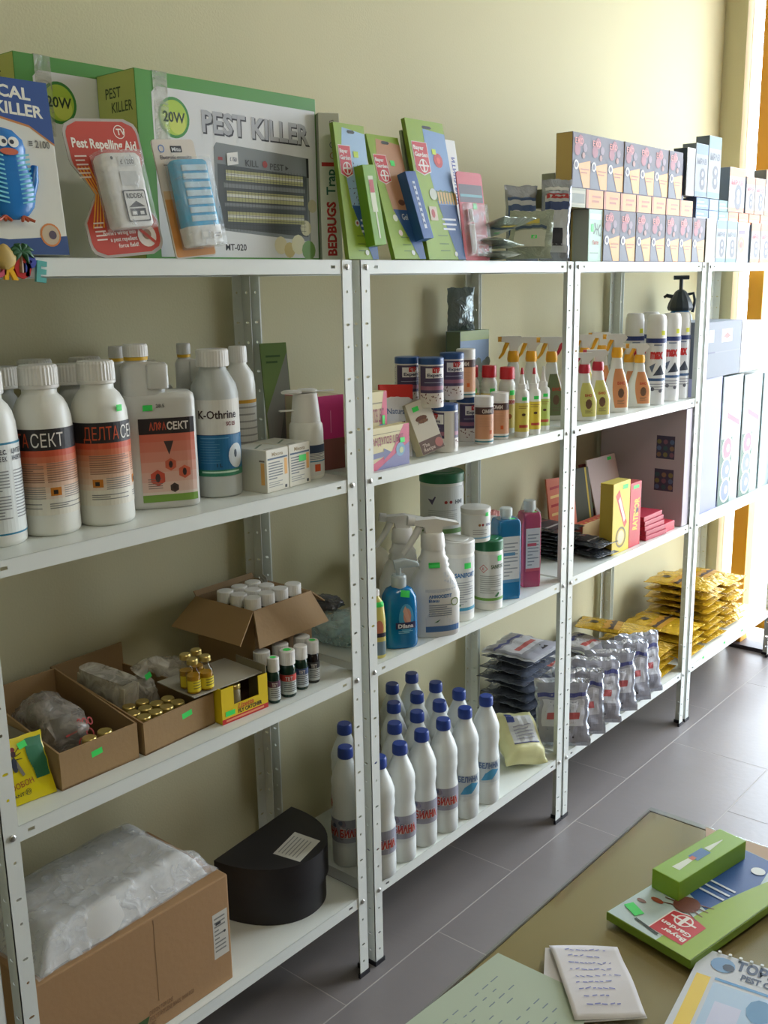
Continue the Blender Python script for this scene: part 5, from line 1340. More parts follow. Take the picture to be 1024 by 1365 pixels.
a.ring(.0, -.01, .009, .006, (170, 50, 44), 2); a.ring(.022, .004, .009, .006, (170, 50, 44), 2); a.rect(-.030, .012, .010, .015, (170, 50, 44), 2); a.text('ЗОО', .000, .018, .012, (170, 50, 44), lay=2, bold=.04); a.build('red_print', t)
X, Y_ = local(o2_, r2_, w2_*.26, .150)
t = thing('wrapped_carton', 'small pale box wrapped in cloudy film standing in the second tray', 'box', (X, Y_, Z2+.004), r2_+radians(8), None, (radians(6), 0, r2_+radians(8)))
MB().box(-.019, .019, -.055, .055, 0, .082, P((176, 168, 146)), bev=.002).build('carton_body', t)
MB().box(-.012, .012, -.045, .045, .0825, .084, P((110, 104, 90))).build('dark_window', t)
MB().loft([(0, .022, .060, 0, 0, 4), (.05, .023, .061, 0, 0, 4), (.090, .021, .058, 0, 0, 4)], film('cloudy_film', (206, 200, 186), .6, .2), n=28).build('film_wrap', t, smooth=60); settle(t, Z2+.0034)
X, Y_ = local(o2_, r2_, w2_*.74, .150)
t = lump('twisted_bag', 'clear bag with a twisted top and green sticker in the second tray', 'bag', (X, Y_, Z2+.004), .020, .042, .032, film('cloudy_film', (206, 200, 186), .6, .2), seed=9, amp=.3)
m = MB(); m.tube([(0, 0, .068), (.012, -.006, .085), (.026, -.012, .084), (.040, -.016, .070)], [.020, .010, .013, .019], film('cloudy_film', (206, 200, 186), .6, .2), 12); m.build('twisted_neck', t, smooth=60)
a = Art(lambda u, v, o: (u-.002, -.030, v+.072)); sticker(a, 0, 0, .013, .011, 1, rot=20); a.build('price_sticker', t)
# clear bag heaped behind
c = ony(240, 875, .20)
lump('slumped_bag', 'clear slack bag lying behind the second tray against the wall', 'bag', (-.300, .238, Z2), .042, .036, .030, film('cloudy_film', (206, 200, 186), .6, .2), seed=14, amp=.28)
# ---- yellow fly sachet at the front left
p = at(20, 1079, Z2); q = at(80, 1056, Z2)
w = .088; h = .098
t = thing('fly_sachet', 'bright yellow and green sachet with a black fly picture leaning on the tray', 'sachet', (p.x+.026, p.y+.002, Z2+.0005), 0, None, (radians(-24), 0, math.atan2(q.y-p.y, q.x-p.x)))
mb, fn = pouch(w, h, .010, mat('yellow_glossy_foil', (214, 196, 16), .3), seed=21, wr=.12, crimp=True); mb.build('pack_body', t, smooth=60)
a = SArt(fn); GD = (30, 104, 66)
for k in range(0):
    v0_, v1_ = h*(.30+.085*k), h*(.30+.085*(k+1)); f0 = .14+.10*sin(k/8*2.4)*-1+.04*k/8; a.poly([(w*(.16-.06*sin(k*.4)), v0_), (w*.475, v0_+h*.03), (w*.475, v1_+h*.02), (w*(.16-.06*sin((k+1)*.4)), v1_)], GD, 1)
for k in range(14): v0_ = h*(.30+.045*k); a.rect(w*(.17+.035*cos(k*.35)), v0_, w*.47, v0_+h*.0455, GD, 1)
a.disc(-w*.12, h*.60, w*.055, (40, 44, 60), 4, 12, ry=h*.115); a.disc(-w*.10, h*.76, w*.045, (70, 40, 44), 4, 12, ry=h*.05); a.disc(-w*.09, h*.83, w*.04, (120, 30, 30), 5, 10)
a.poly([(-w*.15, h*.66), (-w*.24, h*.42), (-w*.32, h*.40), (-w*.20, h*.60)], (120, 114, 100), 4); a.poly([(-w*.07, h*.66), (w*.02, h*.42), (-w*.03, h*.40), (-w*.09, h*.55)], (120, 114, 100), 4)
for s_ in (-1, 1):
    for k in range(3): a.poly([(-w*.11+s_*w*.04, h*(.66+.05*k)), (-w*.11+s_*w*.15, h*(.66+.09*k)), (-w*.11+s_*w*.15, h*(.67+.09*k)), (-w*.11+s_*w*.04, h*(.675+.05*k))], (60, 50, 30), 3)
a.text('ЗООБОН', -w*.36, h*.22, h*.085, (150, 70, 30), w=w*.5, lay=4, bold=.01, rot=6); a.text('PLANT 70', -w*.34, h*.10, h*.05, (50, 50, 40), w=w*.38, lay=4, bold=.01, rot=6); a.ring(w*.0, h*.155, h*.05, h*.042, (60, 60, 40), 4)
sticker(a, w*.10, h*.86, .014, .010, 5, rot=8); a.build('pack_print', t); settle(t, Z2)
# ---- yellow display box of fly catchers
p = at(293, 969, Z2); q = at(358, 942, Z2)
w = (q-p).length; rz = math.atan2(q.y-p.y, q.x-p.x); h = .066; dpt = .085; p = p+Vector((.007, 0, 0)); w -= .007
t = thing('display_box', 'yellow and red FLY CATCHER display box with a white tray on top', 'box', (p.x, p.y, Z2), rz)
YB = mat('yellow_printed_card', (222, 192, 24), .4)
m = MB(); m.box(0, w, 0, .002, 0, h*.46, YB); m.box(0, w*.26, 0, .002, h*.46, h, YB); m.box(w*.80, w, 0, .002, h*.46, h, YB); m.build('front_panel', t)
m = MB(); m.box(0, .002, .002, dpt, 0, h, YB); m.box(w-.002, w, .002, dpt, 0, h*1.22, mat('grey_card_inside', (128, 120, 100), .8)); m.box(0, w, dpt-.002, dpt, 0, h, YB); m.box(0, w, .002, dpt, 0, .002, YB); m.build('side_panel', t)
MB().box(-.050, w-.003, .010, .118, h*.98, h*1.01, mat('grey_white_board', (172, 166, 150), .6)).build('tray_lid', t)
MB().box(.003, w-.003, .05, .052, .003, h*.9, mat('dark_interior', (60, 36, 26), .8)).build('divider', t)
a = Art(plane_fn()); a.rect(0, 0, w, h*.14, (190, 34, 30), 1); a.lines(w*.08, h*.10, w*.9, 1, .01, (226, 150, 110), lay=2, th=.0035)
a.text('Lizetta', w*.34, h*.31, h*.14, (200, 90, 30), w=w*.34, lay=2, bold=.03, slant=.2); a.text('FLY CATCHER', w*.34, h*.18, h*.11, (50, 40, 20), w=w*.52, lay=2, bold=.04); sticker(a, w*.17, h*.27, w*.20, h*.14, 3); a.build('front_print', t)
dX, dY = local(p, rz, w*.45, .024); dup(v0, 'gold lidded vial seen through the window of the yellow display box', (dX, dY, Z2+.0025))
# four amber vials on the white lid
v1 = None
for k, (lx, ly) in enumerate(((-.036, .028), (-.012, .024), (-.030, .056), (-.004, .060))):
    X, Y_ = local(p, rz, lx, ly); lb = 'yellow oil vial with gold lid on the white board, %s' % ('front left one', 'front right one', 'rear left one', 'rear right one')[k]
    if v1 is None: v1 = vial(lb, X, Y_, Z2+h*1.01+.0002, .062, .0125, True, 'yellow oil vials on the display box')
    else: dup(v1, lb, (X, Y_, Z2+h*1.01+.0002))
# ---- dark bottles with white caps
BRN = mat('dark_amber_bottle', (32, 26, 26), .15); DG = mat('dark_green_bottle', (20, 52, 40), .15)
def darkb(label, x, y, z, R, H, rz, bodym, labc, stick=False):
    t = thing('dark_bottle', label, 'bottle', (x, y, z), rz, 'dark bottles with white ribbed caps')
    MB().loft(scaled([(0, .92), (.02, 1), (.62, 1), (.68, .9), (.70, .82), (.72, .82)], R, H), bodym, n=32).build('bottle_body', t, smooth=40)
    MB().loft([(.70*H, R*.94), (.71*H, R*.98), (.985*H, R*.97), (H, R*.88)], CAPW, n=48, rib=.03).build('white_cap', t, smooth=30)
    if labc:
        a = Art(cyl_fn(R), step=R*.16); a.rect(-R*1.6, .07*H, R*1.6, .50*H, labc[0], 1); a.rect(-R*1.6, .36*H, R*1.6, .50*H, labc[1], 2); a.lines(-R*.8, .33*H, R, 5, .045*H, (90, 90, 96), lay=2); a.text('ТЕТ', -R*.1, .38*H, .08*H, (226, 220, 214), w=R*.9, lay=3, bold=.03, align='c'); a.build('label', t)
    if stick:
        a = Art(top_fn(H)); a.disc(0, 0, R*.55, GREEN, 1, 7); a.build('price_sticker', t)
    return t
front = [((362, 400), 938, 876, 'with a maroon label nearest the display box', DG, ((196, 200, 200), (90, 50, 70)), True),
  ((372, 397), 930, 866, 'with a red banded label, second from the display box', DG, ((190, 196, 190), (190, 60, 50)), True),
  ((391, 412), 920, 860, 'with a blue banded label, third from the display box', DG, ((190, 196, 200), (60, 80, 120)), False),
  ((410, 427), 911, 853, 'with a black label, last of the front row', BRN, ((196, 200, 196), (40, 40, 44)), True)]
xs_ = [(358.5, 374.5), (374.5, 395.5), (393.5, 411.5), (410, 426.5)]
for k, ((_, pb_, pt_, lb, bmx, lc, stk), (p0, p1)) in enumerate(zip(front, xs_)):
    x, y, R, H = cyl_px(p0, p1, pb_, pt_, Z2)
    darkb('dark bottle '+lb, x, y, Z2, min(R, .0165), H, facing(x, y, 14), bmx, lc, stk)
for k, (px_, yy) in enumerate(((350, .078), (375, .080), (404, .076))):
    c = ony(px_, 900, yy); darkb('dark bottle in the shaded second row, %s from the display box' % ordn[k], c.x, yy, Z2, .0160, .085, 0, DG, None)
# ---- open carton with splayed flaps, standing on a hidden base carton
cz = Z2+.082
A = ony(320, 862, .10)
bx0 = A.x
OC = Vector((-.192, .096, Z2))
t = thing('open_carton', 'open kraft carton with splayed flaps, full of white capped bottles', 'box', tuple(OC), radians(2))
w, d, hh = .158, .160, .158
m = MB(); th = .003
for (x0, x1, y0, y1) in ((0, w, 0, th), (0, w, d-th, d), (0, th, th, d-th), (w-th, w, th, d-th)): m.box(x0, x1, y0, y1, 0, hh, KRAFT)
m.box(0, w, 0, d, 0, th, KRAFT); m.build('carton_body', t)
def flap(hx0, hy0, hx1, hy1, out, drop, name='flap', spread=.012):
    v = Vector((hx1-hx0, hy1-hy0, 0)); n = Vector(out)
    a_, b_ = Vector((hx0, hy0, hh)), Vector((hx1, hy1, hh)); e = v.normalized()*spread
    c_, d_ = b_+n*drop[0]+Vector((0, 0, drop[1]))+e, a_+n*drop[0]+Vector((0, 0, drop[1]))-e
    m = MB(); m.add([a_, b_, c_, d_], [(0, 1, 2, 3)], KRAFT); return m.build(name, t, solid=.0026)
flap(0, 0, w, 0, (0, -1, 0), (.030, -.062), spread=.018); flap(0, d, 0, 0, (-1, 0, 0), (.052, -.050), spread=.016)
flap(w, 0, w, d, (1, 0, 0), (.040, -.030), spread=.002); flap(w, d, 0, d, (0, 1, 0), (.006, .010), spread=0)
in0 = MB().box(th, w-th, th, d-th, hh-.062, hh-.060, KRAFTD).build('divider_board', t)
T0 = Matrix.Translation(OC) @ Matrix.Rotation(radians(2), 4, 'Z')
db = None; n_ = 0
for j in range(3):
    for i in range(4):
        if (i, j) in ((3, 2), (3, 1)): continue
        v = T0 @ Vector((.022+i*.0372, .024+j*.0375, hh-.0598))
        lb = 'white capped dark bottle in the open carton, %s row, %s from the left' % (('front', 'middle', 'back')[j], ordn[i])
        if db is None: db = darkb(lb, v.x, v.y, v.z, .0162, .078, 0, BRN, None)
        else: dup(db, lb, tuple(v))
v = T0 @ Vector((.132, .098, hh-.0550))
t = thing('paper_leaflets', 'folded white leaflets tucked into the right corner of the open carton', 'leaflet', tuple(v), radians(60), None, (radians(-3), radians(4), radians(60)))
for k in range(3): MB().box(-.018, .020, -.004+k*.004, -.0030+k*.004, 0, .075-.004*k, P((206, 204, 198))).build('sheet', t)
# teal plastic bags at the right end, with something dark wrapped
tb = film('teal_plastic_film', (176, 206, 208), .55, .2)
c = ony(452, 860, .17); lump('teal_bag', 'pale teal plastic bag folded down behind the middle post', 'bag', (c.x-.01, .17, Z2), .050, .080, .030, tb, seed=31, amp=.22)
t = lump('wrapped_roll', 'dark shiny wrapped bundle lying on the teal bag', 'bundle', (c.x-.005, .20, Z2+.064), .026, .036, .014, foil('dark_wrap', (92, 92, 98), .25, .4), seed=33, amp=.3)

# ---- second bay, second shelf: hygiene goods
p = at(504, 878, Z2)
x, y, R, H = cyl_px(486, 515, 880, 786, Z2)
t = thing('lotion_bottle', 'yellow and grey lotion bottle mostly hidden behind the middle post', 'bottle', (x, y, Z2), facing(x, y, 10))
prof = [(0, R*.92, R*.65), (.02*H, R, R*.7), (.55*H, R, R*.7), (.80*H, R*.85, R*.6), (.90*H, R*.45, R*.4), (H*.93, R*.4, R*.35)]
MB().loft([(q[0], q[1], q[2], 0, 0, 2.6) for q in prof], mat('yellow_lotion_bottle', (212, 198, 110), .3), n=32).build('bottle_body', t, smooth=45)
MB().loft([(.92*H, R*.5, R*.45), (H, R*.48, R*.42)], CAPW, n=24).build('cap', t, smooth=30)
a = Art(shell_fn(prof, 2.6), step=R*.15); a.rect(-R*.8, .05*H, R*.9, .25*H, (120, 140, 150), 1); a.disc(R*.3, .45*H, R*.4, (200, 120, 90), 2, 14, ry=.12*H); a.rect(R*.0, .32*H, R*.9, .38*H, (50, 44, 60), 3); sticker(a, R*.4, .80*H, R*.7, .07*H, 4); a.build('label', t)
x, y, R, H = cyl_px(509, 557, 868, 745, Z2)
t = thing('soap_pump', 'clear bright blue liquid soap bottle with a white pump', 'bottle', (x, y, Z2), facing(x, y, 12))
BS = mat('blue_liquid_soap', (10, 130, 196), .12, trans=.25)
prof = [(0, R*.90, R*.62), (.015*H, R*.97, R*.68), (.05*H, R, R*.7), (.45*H, R*.99, R*.7), (.58*H, R*.94, R*.66), (.66*H, R*.72, R*.52), (.69*H, R*.40, R*.38)]
MB().loft([(q[0], q[1], q[2], 0, 0, 2.8) for q in prof], BS, n=36).build('bottle_body', t, smooth=45)
CL = mat('frosted_clear_plastic', (206, 220, 224), .25, trans=.3)
m = MB(); m.loft([(.67*H, R*.42), (.80*H, R*.42), (.82*H, R*.36)], CL, n=28); m.loft([(.82*H, R*.15), (.90*H, R*.15)], CL, n=14); m.build('pump_collar', t, smooth=30)
m = MB(); m.tube([(-R*.25, 0, .93*H), (R*.3, 0, .95*H), (R*1.0, 0, .925*H), (R*1.10, 0, .90*H)], [R*.30, R*.28, R*.16, R*.10], CL, 12, flat=.5); m.build('pump_spout', t, smooth=50)
a = Art(shell_fn(prof, 2.8), step=R*.14); a.disc(R*.25, .35*H, R*.42, (70, 160, 206), 1, 18, ry=.17*H); a.disc(R*.30, .38*H, R*.22, (206, 150, 136), 2, 12, ry=.09*H); a.poly([(R*.05, .44*H), (R*.2, .5*H), (R*.5, .32*H), (R*.35, .28*H)], (214, 170, 156), 3)
a.rect(-R*.35, .235*H, R*.75, .31*H, (40, 44, 90), 4); a.text('Dilana', -R*.22, .248*H, .045*H, (226, 226, 236), w=R*.85, lay=6, bold=.04); a.lines(-R*.2, .21*H, R*.6, 2, .02*H, (140, 200, 226), lay=3); sticker(a, R*.22, .63*H, R*.5, .07*H, 4, rot=-10); a.build('label', t)
WS = mat('white_spray_bottle', (226, 226, 222), .35)
def big_spray(label, x, y, H, rz, art):
    t = thing('disinfectant_sprayer', label, 'spray bottle', (x, y, Z2), rz, 'tall white trigger sprayers'); R = .046*H/.21*1.0; ry = R*.62
    prof = [(0, R*.93, ry*.92), (.012*H, R, ry), (.36*H, R*1.02, ry), (.50*H, R*.80, ry*.9), (.575*H, R*.58, ry*.75), (.60*H, R*.62, ry*.8), (.625*H, R*.55, ry*.72), (.65*H, R*.58, ry*.75), (.68*H, R*.48, ry*.62), (.78*H, R*.40, ry*.56), (.80*H, R*.38, R*.36)]
    MB().loft([(q[0], q[1], q[2], 0, 0, 2.5) for q in prof], WS, n=40).build('bottle_body', t, smooth=50)
    MB().loft([(.74*H, R*.44), (.76*H, R*.46), (.86*H, R*.42), (.88*H, R*.36)], CAPW, n=36, rib=.02).build('collar', t, smooth=30)
    g = MB(); g.prism([(-R*.75, .955*H), (-R*.70, .995*H), (R*.1, 1.0*H), (R*.95, .955*H), (R*1.0, .94*H), (R*.35, .93*H), (R*.30, .86*H), (-R*.28, .86*H), (-R*.35, .93*H)], -R*.22, R*.22, CAPW); g.build('spray_head', t)
    MB().tube([(-R*.70, 0, .975*H), (-R*.98, 0, .985*H)], R*.19, CAPW, 12).build('nozzle', t, smooth=40)
    m = MB(); m.tube([(-R*.50, 0, .93*H), (-R*.70, 0, .85*H), (-R*.95, 0, .76*H), (-R*1.15, 0, .70*H)], [R*.15, R*.14, R*.12, R*.09], CAPW, 8); m.build('trigger', t, smooth=50)
    if art:
        a = Art(shell_fn(prof, 2.5), step=R*.12); a.rect(-R*.42, .05*H, R*.90, .42*H, (206, 210, 214), 1); a.rect(-R*.42, .05*H, R*.90, .10*H, (70, 110, 160), 2)
        for k in range(6): a.rect(R*(.30+.1*k), (.42+.012*(6-k))*H-.012*H, R*(.40+.1*k), (.42+.024*(6-k))*H-.012*H, (206, 210, 214), 1)
        a.text('АНИОСЕПТ', -R*.30, .345*H, .026*H, (50, 110, 170), w=R*.9, lay=3, bold=.04); a.text('Ваш', -R*.30, .31*H, .024*H, (50, 110, 170), w=R*.4, lay=3, bold=.03)
        a.lines(-R*.30, .285*H, R*.60, 6, .018*H, (130, 140, 150), lay=3, th=.007*H); a.poly([(-R*.1, .13*H), (R*.1, .155*H), (R*.15, .16*H), (R*.05, .135*H)], (50, 110, 70), 3)
        sticker(a, -R*.05, .62*H, R*.42, .045*H, 5); a.ring(R*.72, .30*H, R*.16, R*.12, (120, 140, 70), 2); a.build('label', t)
    return t
x, y, R, H = cyl_px(551, 605, 852, 690, Z2)
s0 = big_spray('tall white trigger sprayer with blue text label standing in front', x, y, H, facing(x, y, 12), True)
c = ony(536, 800, .15); big_spray('tall white trigger sprayer standing behind the labelled one', c.x+.004, .150, top_z(c.x, .15, 686)-Z2, facing(x, y, 12), False)
c = ony(520, 770, .20); lump('beige_bag', 'soft beige bag behind the soap pump', 'bag', (c.x, .250, Z2), .05, .032, .075, mat('beige_cloth', (168, 158, 130), .8), seed=40, amp=.12)
def tub(label, x, y, z, R, H, rz, lidc, kind):
    t = thing('wipes_tub', label, 'tub', (x, y, z), rz, 'white wipes tubs')
    MB().loft([(0, R*.95), (.01*H, R), (.84*H, R), (.86*H, R*.97)], PLW, n=44).build('tub_body', t, smooth=40)
    m = MB(); m.loft([(.845*H, R*1.03), (.975*H, R*1.03), (.99*H, R*.98), (.992*H, R*.70), (H, R*.66)], P(lidc, .4), n=44); m.build('lid', t, smooth=30)
    a = Art(cyl_fn(R), step=R*.12); L = R*1.6
    a.rect(-L, .10*H, L, .80*H, (214, 216, 212), 1)
    if kind == 'big':
        a.rect(-L, .10*H, L, .17*H, (110, 150, 90), 2); a.disc(-R*.05, .57*H, R*.075, (176, 60, 50), 3, 10); a.disc(R*.18, .57*H, R*.075, (150, 40, 40), 3, 10); a.text('HMI', R*.4, .54*H, .06*H, (90, 96, 100), lay=3, bold=.04)
        a.poly([(-R*.9, .62*H), (-R*.7, .58*H), (-R*.55, .66*H), (-R*.5, .65*H), (-R*.68, .53*H)], (90, 80, 110), 3); a.lines(-R*.9, .45*H, R*.5, 8, .03*H, (176, 178, 176), lay=3, th=.01*H)
    elif kind == 'small':
        a.rect(-L, .12*H, L, .16*H, (120, 170, 196), 2); a.disc(R*.05, .52*H, R*.09, (150, 100, 50), 3, 10); a.disc(R*.28, .52*H, R*.09, (150, 50, 50), 3, 10); a.text('XYLA', R*.5, .48*H, .07*H, (80, 90, 140), lay=3, bold=.04); a.lines(-R*.4, .38*H, R*.6, 3, .06*H, (150, 150, 150), lay=3, th=.02*H); sticker(a, R*.62, .82*H, R*.3, .11*H, 4)
    elif kind == 'blue':
        a.rect(-L, .14*H, L, .18*H, (70, 150, 180), 2); a.text('SANIFORT', -R*.35, .56*H, .055*H, (60, 110, 160), w=R*1.3, lay=3, bold=.04); a.lines(-R*.3, .50*H, R*.8, 10, .03*H, (150, 156, 160), lay=3, th=.01*H); sticker(a, R*.42, .70*H, R*.45, .07*H, 4); a.poly([(-R*.4, .18*H), (-R*.1, .23*H), (R*.0, .21*H), (-R*.2, .17*H)], (60, 120, 70), 3)
    else:
        a.rect(-L, .14*H, L, .18*H, (110, 160, 70), 2); a.text('SANIFORT', -R*.05, .60*H, .055*H, (70, 90, 60), w=R*1.1, lay=3, bold=.03); a.lines(-R*.8, .50*H, R*.8, 9, .03*H, (150, 156, 150), lay=3, th=.01*H); sticker(a, R*.62, .74*H, R*.4, .08*H, 4)
        c_ = (-R*.55, .60*H); r_2 = R*.30
        for k in range(4):
            p_ = [(c_[0]+r_2*cos(radians(90*k)), c_[1]+r_2*sin(radians(90*k))), (c_[0]+r_2*cos(radians(90*k+90)), c_[1]+r_2*sin(radians(90*k+90)))]; q_ = [(c_[0]+(r_2*.82)*cos(radians(90*k+90)), c_[1]+(r_2*.82)*sin(radians(90*k+90))), (c_[0]+(r_2*.82)*cos(radians(90*k)), c_[1]+(r_2*.82)*sin(radians(90*k)))]
            a.poly(p_+q_, (190, 70, 70), 3)
        a.text('E', c_[0]-r_2*.25, c_[1]-r_2*.32, r_2*.6, (190, 70, 70), lay=3); a.poly([(R*.2, .20*H), (R*.5, .26*H), (R*.6, .24*H), (R*.4, .19*H)], (60, 120, 70), 3)
    a.build('label', t)
    return t
LW_, LGn = (214, 214, 208), (22, 100, 62)
x, y, R, H = cyl_px(585, 633, 830, 717, Z2); tA = tub('white tub with white lid and blue SANIFORT lettering', x, y, Z2, R*.96, H, facing(x, y, 14), LW_, 'blue'); xA, yA, RA = x, y, R
x, y, R, H = cyl_px(631, 670, 814, 716, Z2); tub('white tub with green lid and a red hazard diamond', x, y, Z2, R*.98, H, facing(x, y, 14), LGn, 'green'); xB, yB, RB, HB = x, y, R, H
c = ony(589, 680, .205); dep = (c-CAM).dot(FWD); Rb = 31*dep/FPX*.93
hb0 = Z2; Htub = top_z(c.x, .205, 626)-Z2
tub('biggest white tub with a dark green lid at the back, raised high', c.x, .205, Z2+Htub*.46, Rb, Htub*.54+.0, facing(c.x, .2, 14), LGn, 'big')
t_ = tub('pale plain tub underneath the biggest green lidded tub', c.x, .205, Z2, Rb*.96, Htub*.46-.0005, 0, (186, 188, 184), 'blue')
c = ony(634, 690, .13); zz = Z2+HB
x_, y_ = xB+.006, yB+.02
tub('small white tub with two brown dots on top of the green lid', ony(634, 700, yB+.012).x, yB+.012, zz+.0003, 19.5*(ony(634, 700, yB+.012)-CAM).dot(FWD)/FPX, top_z(xB, yB+.012, 671)-zz, facing(xB, yB, 14), (206, 206, 200), 'small')
def gel(label, px0, px1, pxc, pyb, pyt, ptcap, col, labc, name='gel_bottle'):
    a_, b_ = at(px0, pyb-6, Z2), at(px1, pyb-14, Z2)
    pm_ = at((px0+px1)/2, pyb, Z2)
    x, y = pm_.x, pm_.y
    dep = (pm_-CAM).dot(FWD)
    w = (px1-px0)/FPX*dep
    w_, d_ = w*.70, w*.66
    rz = facing(x, y, 24)
    H = top_z(x, y+.03, ptcap)-Z2; hb = top_z(x, y+.02, pyt)-Z2
    t = thing(name, label, 'bottle', (x+.020, y+.026, Z2), rz, 'coloured square gel bottles')
    m_ = mat('gel_%d' % col[0], col, .15, trans=.35)
    MB().loft([(0, w_/2*.95, d_/2*.95, 0, 0, 8), (.01, w_/2, d_/2, 0, 0, 8), (hb*.93, w_/2, d_/2, 0, 0, 8), (hb*.985, w_/2*.94, d_/2*.94, 0, 0, 7), (hb, w_/2*.85, d_/2*.85, 0, 0, 6)], m_, n=48).build('bottle_body', t, smooth=35)
    MB().loft([(hb-.001, .012), (hb+.006, .0125), (hb+.007, .0150), (H-.002, .0150), (H, .013)], mat('translucent_cap', (206, 214, 214), .3), n=36, rib=.02).build('cap', t, smooth=30)
    a = Art(lambda u, v, o: (u, -d_/2-.0006-o, v)); a.rect(-w_*.38, hb*.22, w_*.40, hb*.80, (216, 220, 224), 1); a.lines(-w_*.28, hb*.72, w_*.32, 10, hb*.045, (140, 150, 160), lay=2, th=hb*.015); a.rect(-w_*.3, hb*.56, w_*.2, hb*.60, labc, 3); a.rect(-w_*.38, hb*.22, w_*.40, hb*.26, labc, 3); a.build('label', t)
    b = Art(top_fn(hb)); sticker(b, w_*.18, -d_*.22, .014, .010, 1); b.build('price_sticker', t)
    return t
gel('square blue gel bottle with a translucent cap beside the hazard diamond tub', 656, 703, 680, 800, 693, 678, (30, 130, 190), (90, 140, 180))
gel('square pink gel bottle with a translucent cap, right of the blue one', 692, 729, 710, 784, 684, 668, (206, 92, 130), (200, 90, 110))
# sachets fanned behind the gel bottles
c = ony(668, 690, .19)
def bw_art(a, w, h): a.rect(-w*.44, h*.1, w*.44, h*.36, (40, 38, 38)); a.rect(-w*.44, h*.42, w*.2, h*.9, (196, 192, 180)); a.rect(-w*.3, h*.62, w*.3, h*.68, (120, 60, 50), 2)
s1_ = soft_pack('spice_sachet', 'black and white sachet leaning steeply over the blue gel bottle', 'sachet', (c.x+.035, .195, Z2+.030), .075, .150, .012, foil('white_sachet', (190, 188, 178), .35, .2), (radians(-8), radians(44), radians(-20)), bw_art, seed=50, group='sachets behind the gel bottles')
soft_pack('spice_sachet', 'red and grey sachet propped beside the small dotted tub', 'sachet', (c.x-.012, .215, Z2), .055, .152, .012, foil('red_sachet', (186, 120, 110), .35, .2), (radians(-6), radians(12), radians(-20)), bw_art, seed=51, group='sachets behind the gel bottles')
dup(s1_, 'black and white sachet, second of the leaning pair', (c.x+.088, .215, Z2+.030), tilt=(radians(-8), radians(38), radians(-20)))
for o in list(COL.objects):
    if o.parent is None and o.name.startswith('spice_sachet'): settle(o, Z2)
# ---- third bay, second shelf
BLKS = foil('black_grey_sachet', (92, 96, 102), .25, .6)
def stack(name, words, cx, cy, w, d, th, n, m, art, seed, group, rz=0, jit=.008, cat='sachet', z0=Z2, **k):
    """packs lying flat on one another; each one a thing of its own"""
    rr = random.Random(seed); first = {}
    for q in range(n):
        lb = words % (ordn[q] if q < 8 else ('ninth', 'tenth', 'eleventh', 'twelfth')[q-8])
        loc = (cx+rr.uniform(-jit, jit), cy-d/2+rr.uniform(-jit, jit), z0+th*.5+q*th); tl = (radians(-90), 0, rz+radians(rr.uniform(-5, 5)))
        # lying: local Z runs to -Y after the turn, so start from the back edge
        loc = (loc[0], cy+d/2+rr.uniform(-jit, jit)*.5, loc[2]); tl = (radians(90), 0, tl[2])
        v = q % 3
        loc = (loc[0], cy-d/2+rr.uniform(-jit, jit), loc[2]+.0015)
        tl = (radians(-90), 0, tl[2]); 
        # rotate -90 about X sends +Z to +Y and front (-Y) to +Z ... so the print lies upwards
        if v not in first:
            o = soft_pack(name, lb, cat, loc, w, d, th*.74, m, tl, art, seed=seed+v, group=group, **k); first[v] = o
        else: dup(first[v], lb, loc, tilt=tl)
c = ony(765, 720, .10)
def dark_art(a, w, h): a.rect(-w*.4, h*.2, w*.4, h*.8, (60, 62, 70)); a.rect(-w*.36, h*.34, w*.36, h*.40, (190, 190, 196), 2); a.rect(-w*.36, h*.7, w*.3, h*.74, (176, 90, 70), 2)
stack('black_sachet', 'black and silver sachet in the pile behind the second post pair, %s from the bottom', c.x-.015, .175, .125, .15, .0105, 8, BLKS, dark_art, 60, 'black sachets piled on the second shelf')
c = ony(800, 735, .03)
for k in range(2):
    soft_pack('black_sachet', 'thick black and silver sachet in front of the yellow box, %s one' % ('lower', 'upper')[k], 'sachet', (c.x+.012+.008*k, .010+.004*k, Z2+.012+k*.026), .10, .125, .017, BLKS, (radians(-90), 0, radians(-8+6*k)), dark_art, seed=70+k, group='thick black sachets at the shelf edge', wr=.5)
# cards leaning at the back
def plain_lean(name, label, cat, px_, yy, w, h, tilt, col, artf=None, th=.006, z=Z2):
    c = ony(px_, 690, yy); t = thing(name, label, cat, (c.x, yy, z+.0006), 0, None, (radians(tilt[0]), radians(tilt[1]), radians(tilt[2])))
    MB().box(0, w, 0, th, 0, h, P(col), bev=.0008).build('card_body', t)
    if artf: a = Art(plane_fn()); artf(a, w, h); a.build('card_print', t)
    return settle(t, z)
zt2 = Z2+.088
def red_art(a, w, h):
    for k in range(7): a.poly([(w*.1, h*(.05+.13*k)), (w*.9, h*(.10+.13*k)), (w*.9, h*(.13+.13*k)), (w*.1, h*(.09+.13*k))], (226, 190, 120) if k % 2 else (170, 40, 40), 1)
plain_lean('snare_card', 'orange and red striped card leaning behind the second post pair', 'card', 737, .20, .10, .195, (-10, 0, -20), (206, 110, 80), red_art)
plain_lean('olive_book', 'dark olive booklet with a yellow spine line on the back of the shelf', 'book', 768, .215, .075, .195, (-9, -3, -22), (70, 72, 50), lambda a, w, h: (a.rect(w*.80, 0, w*.88, h, (206, 180, 60), 1), a.rect(w*.9, 0, w, h, (90, 92, 70), 1)), .014)
plain_lean('red_book', 'dark red and green patterned booklet next to the olive one', 'book', 785, .216, .045, .200, (-9, -3, -22), (120, 44, 44), lambda a, w, h: [a.disc(w*.5, h*(.15+.2*k), w*.25, (90, 130, 50) if k % 2 else (206, 90, 50), 1, 8) for k in range(4)], .014)
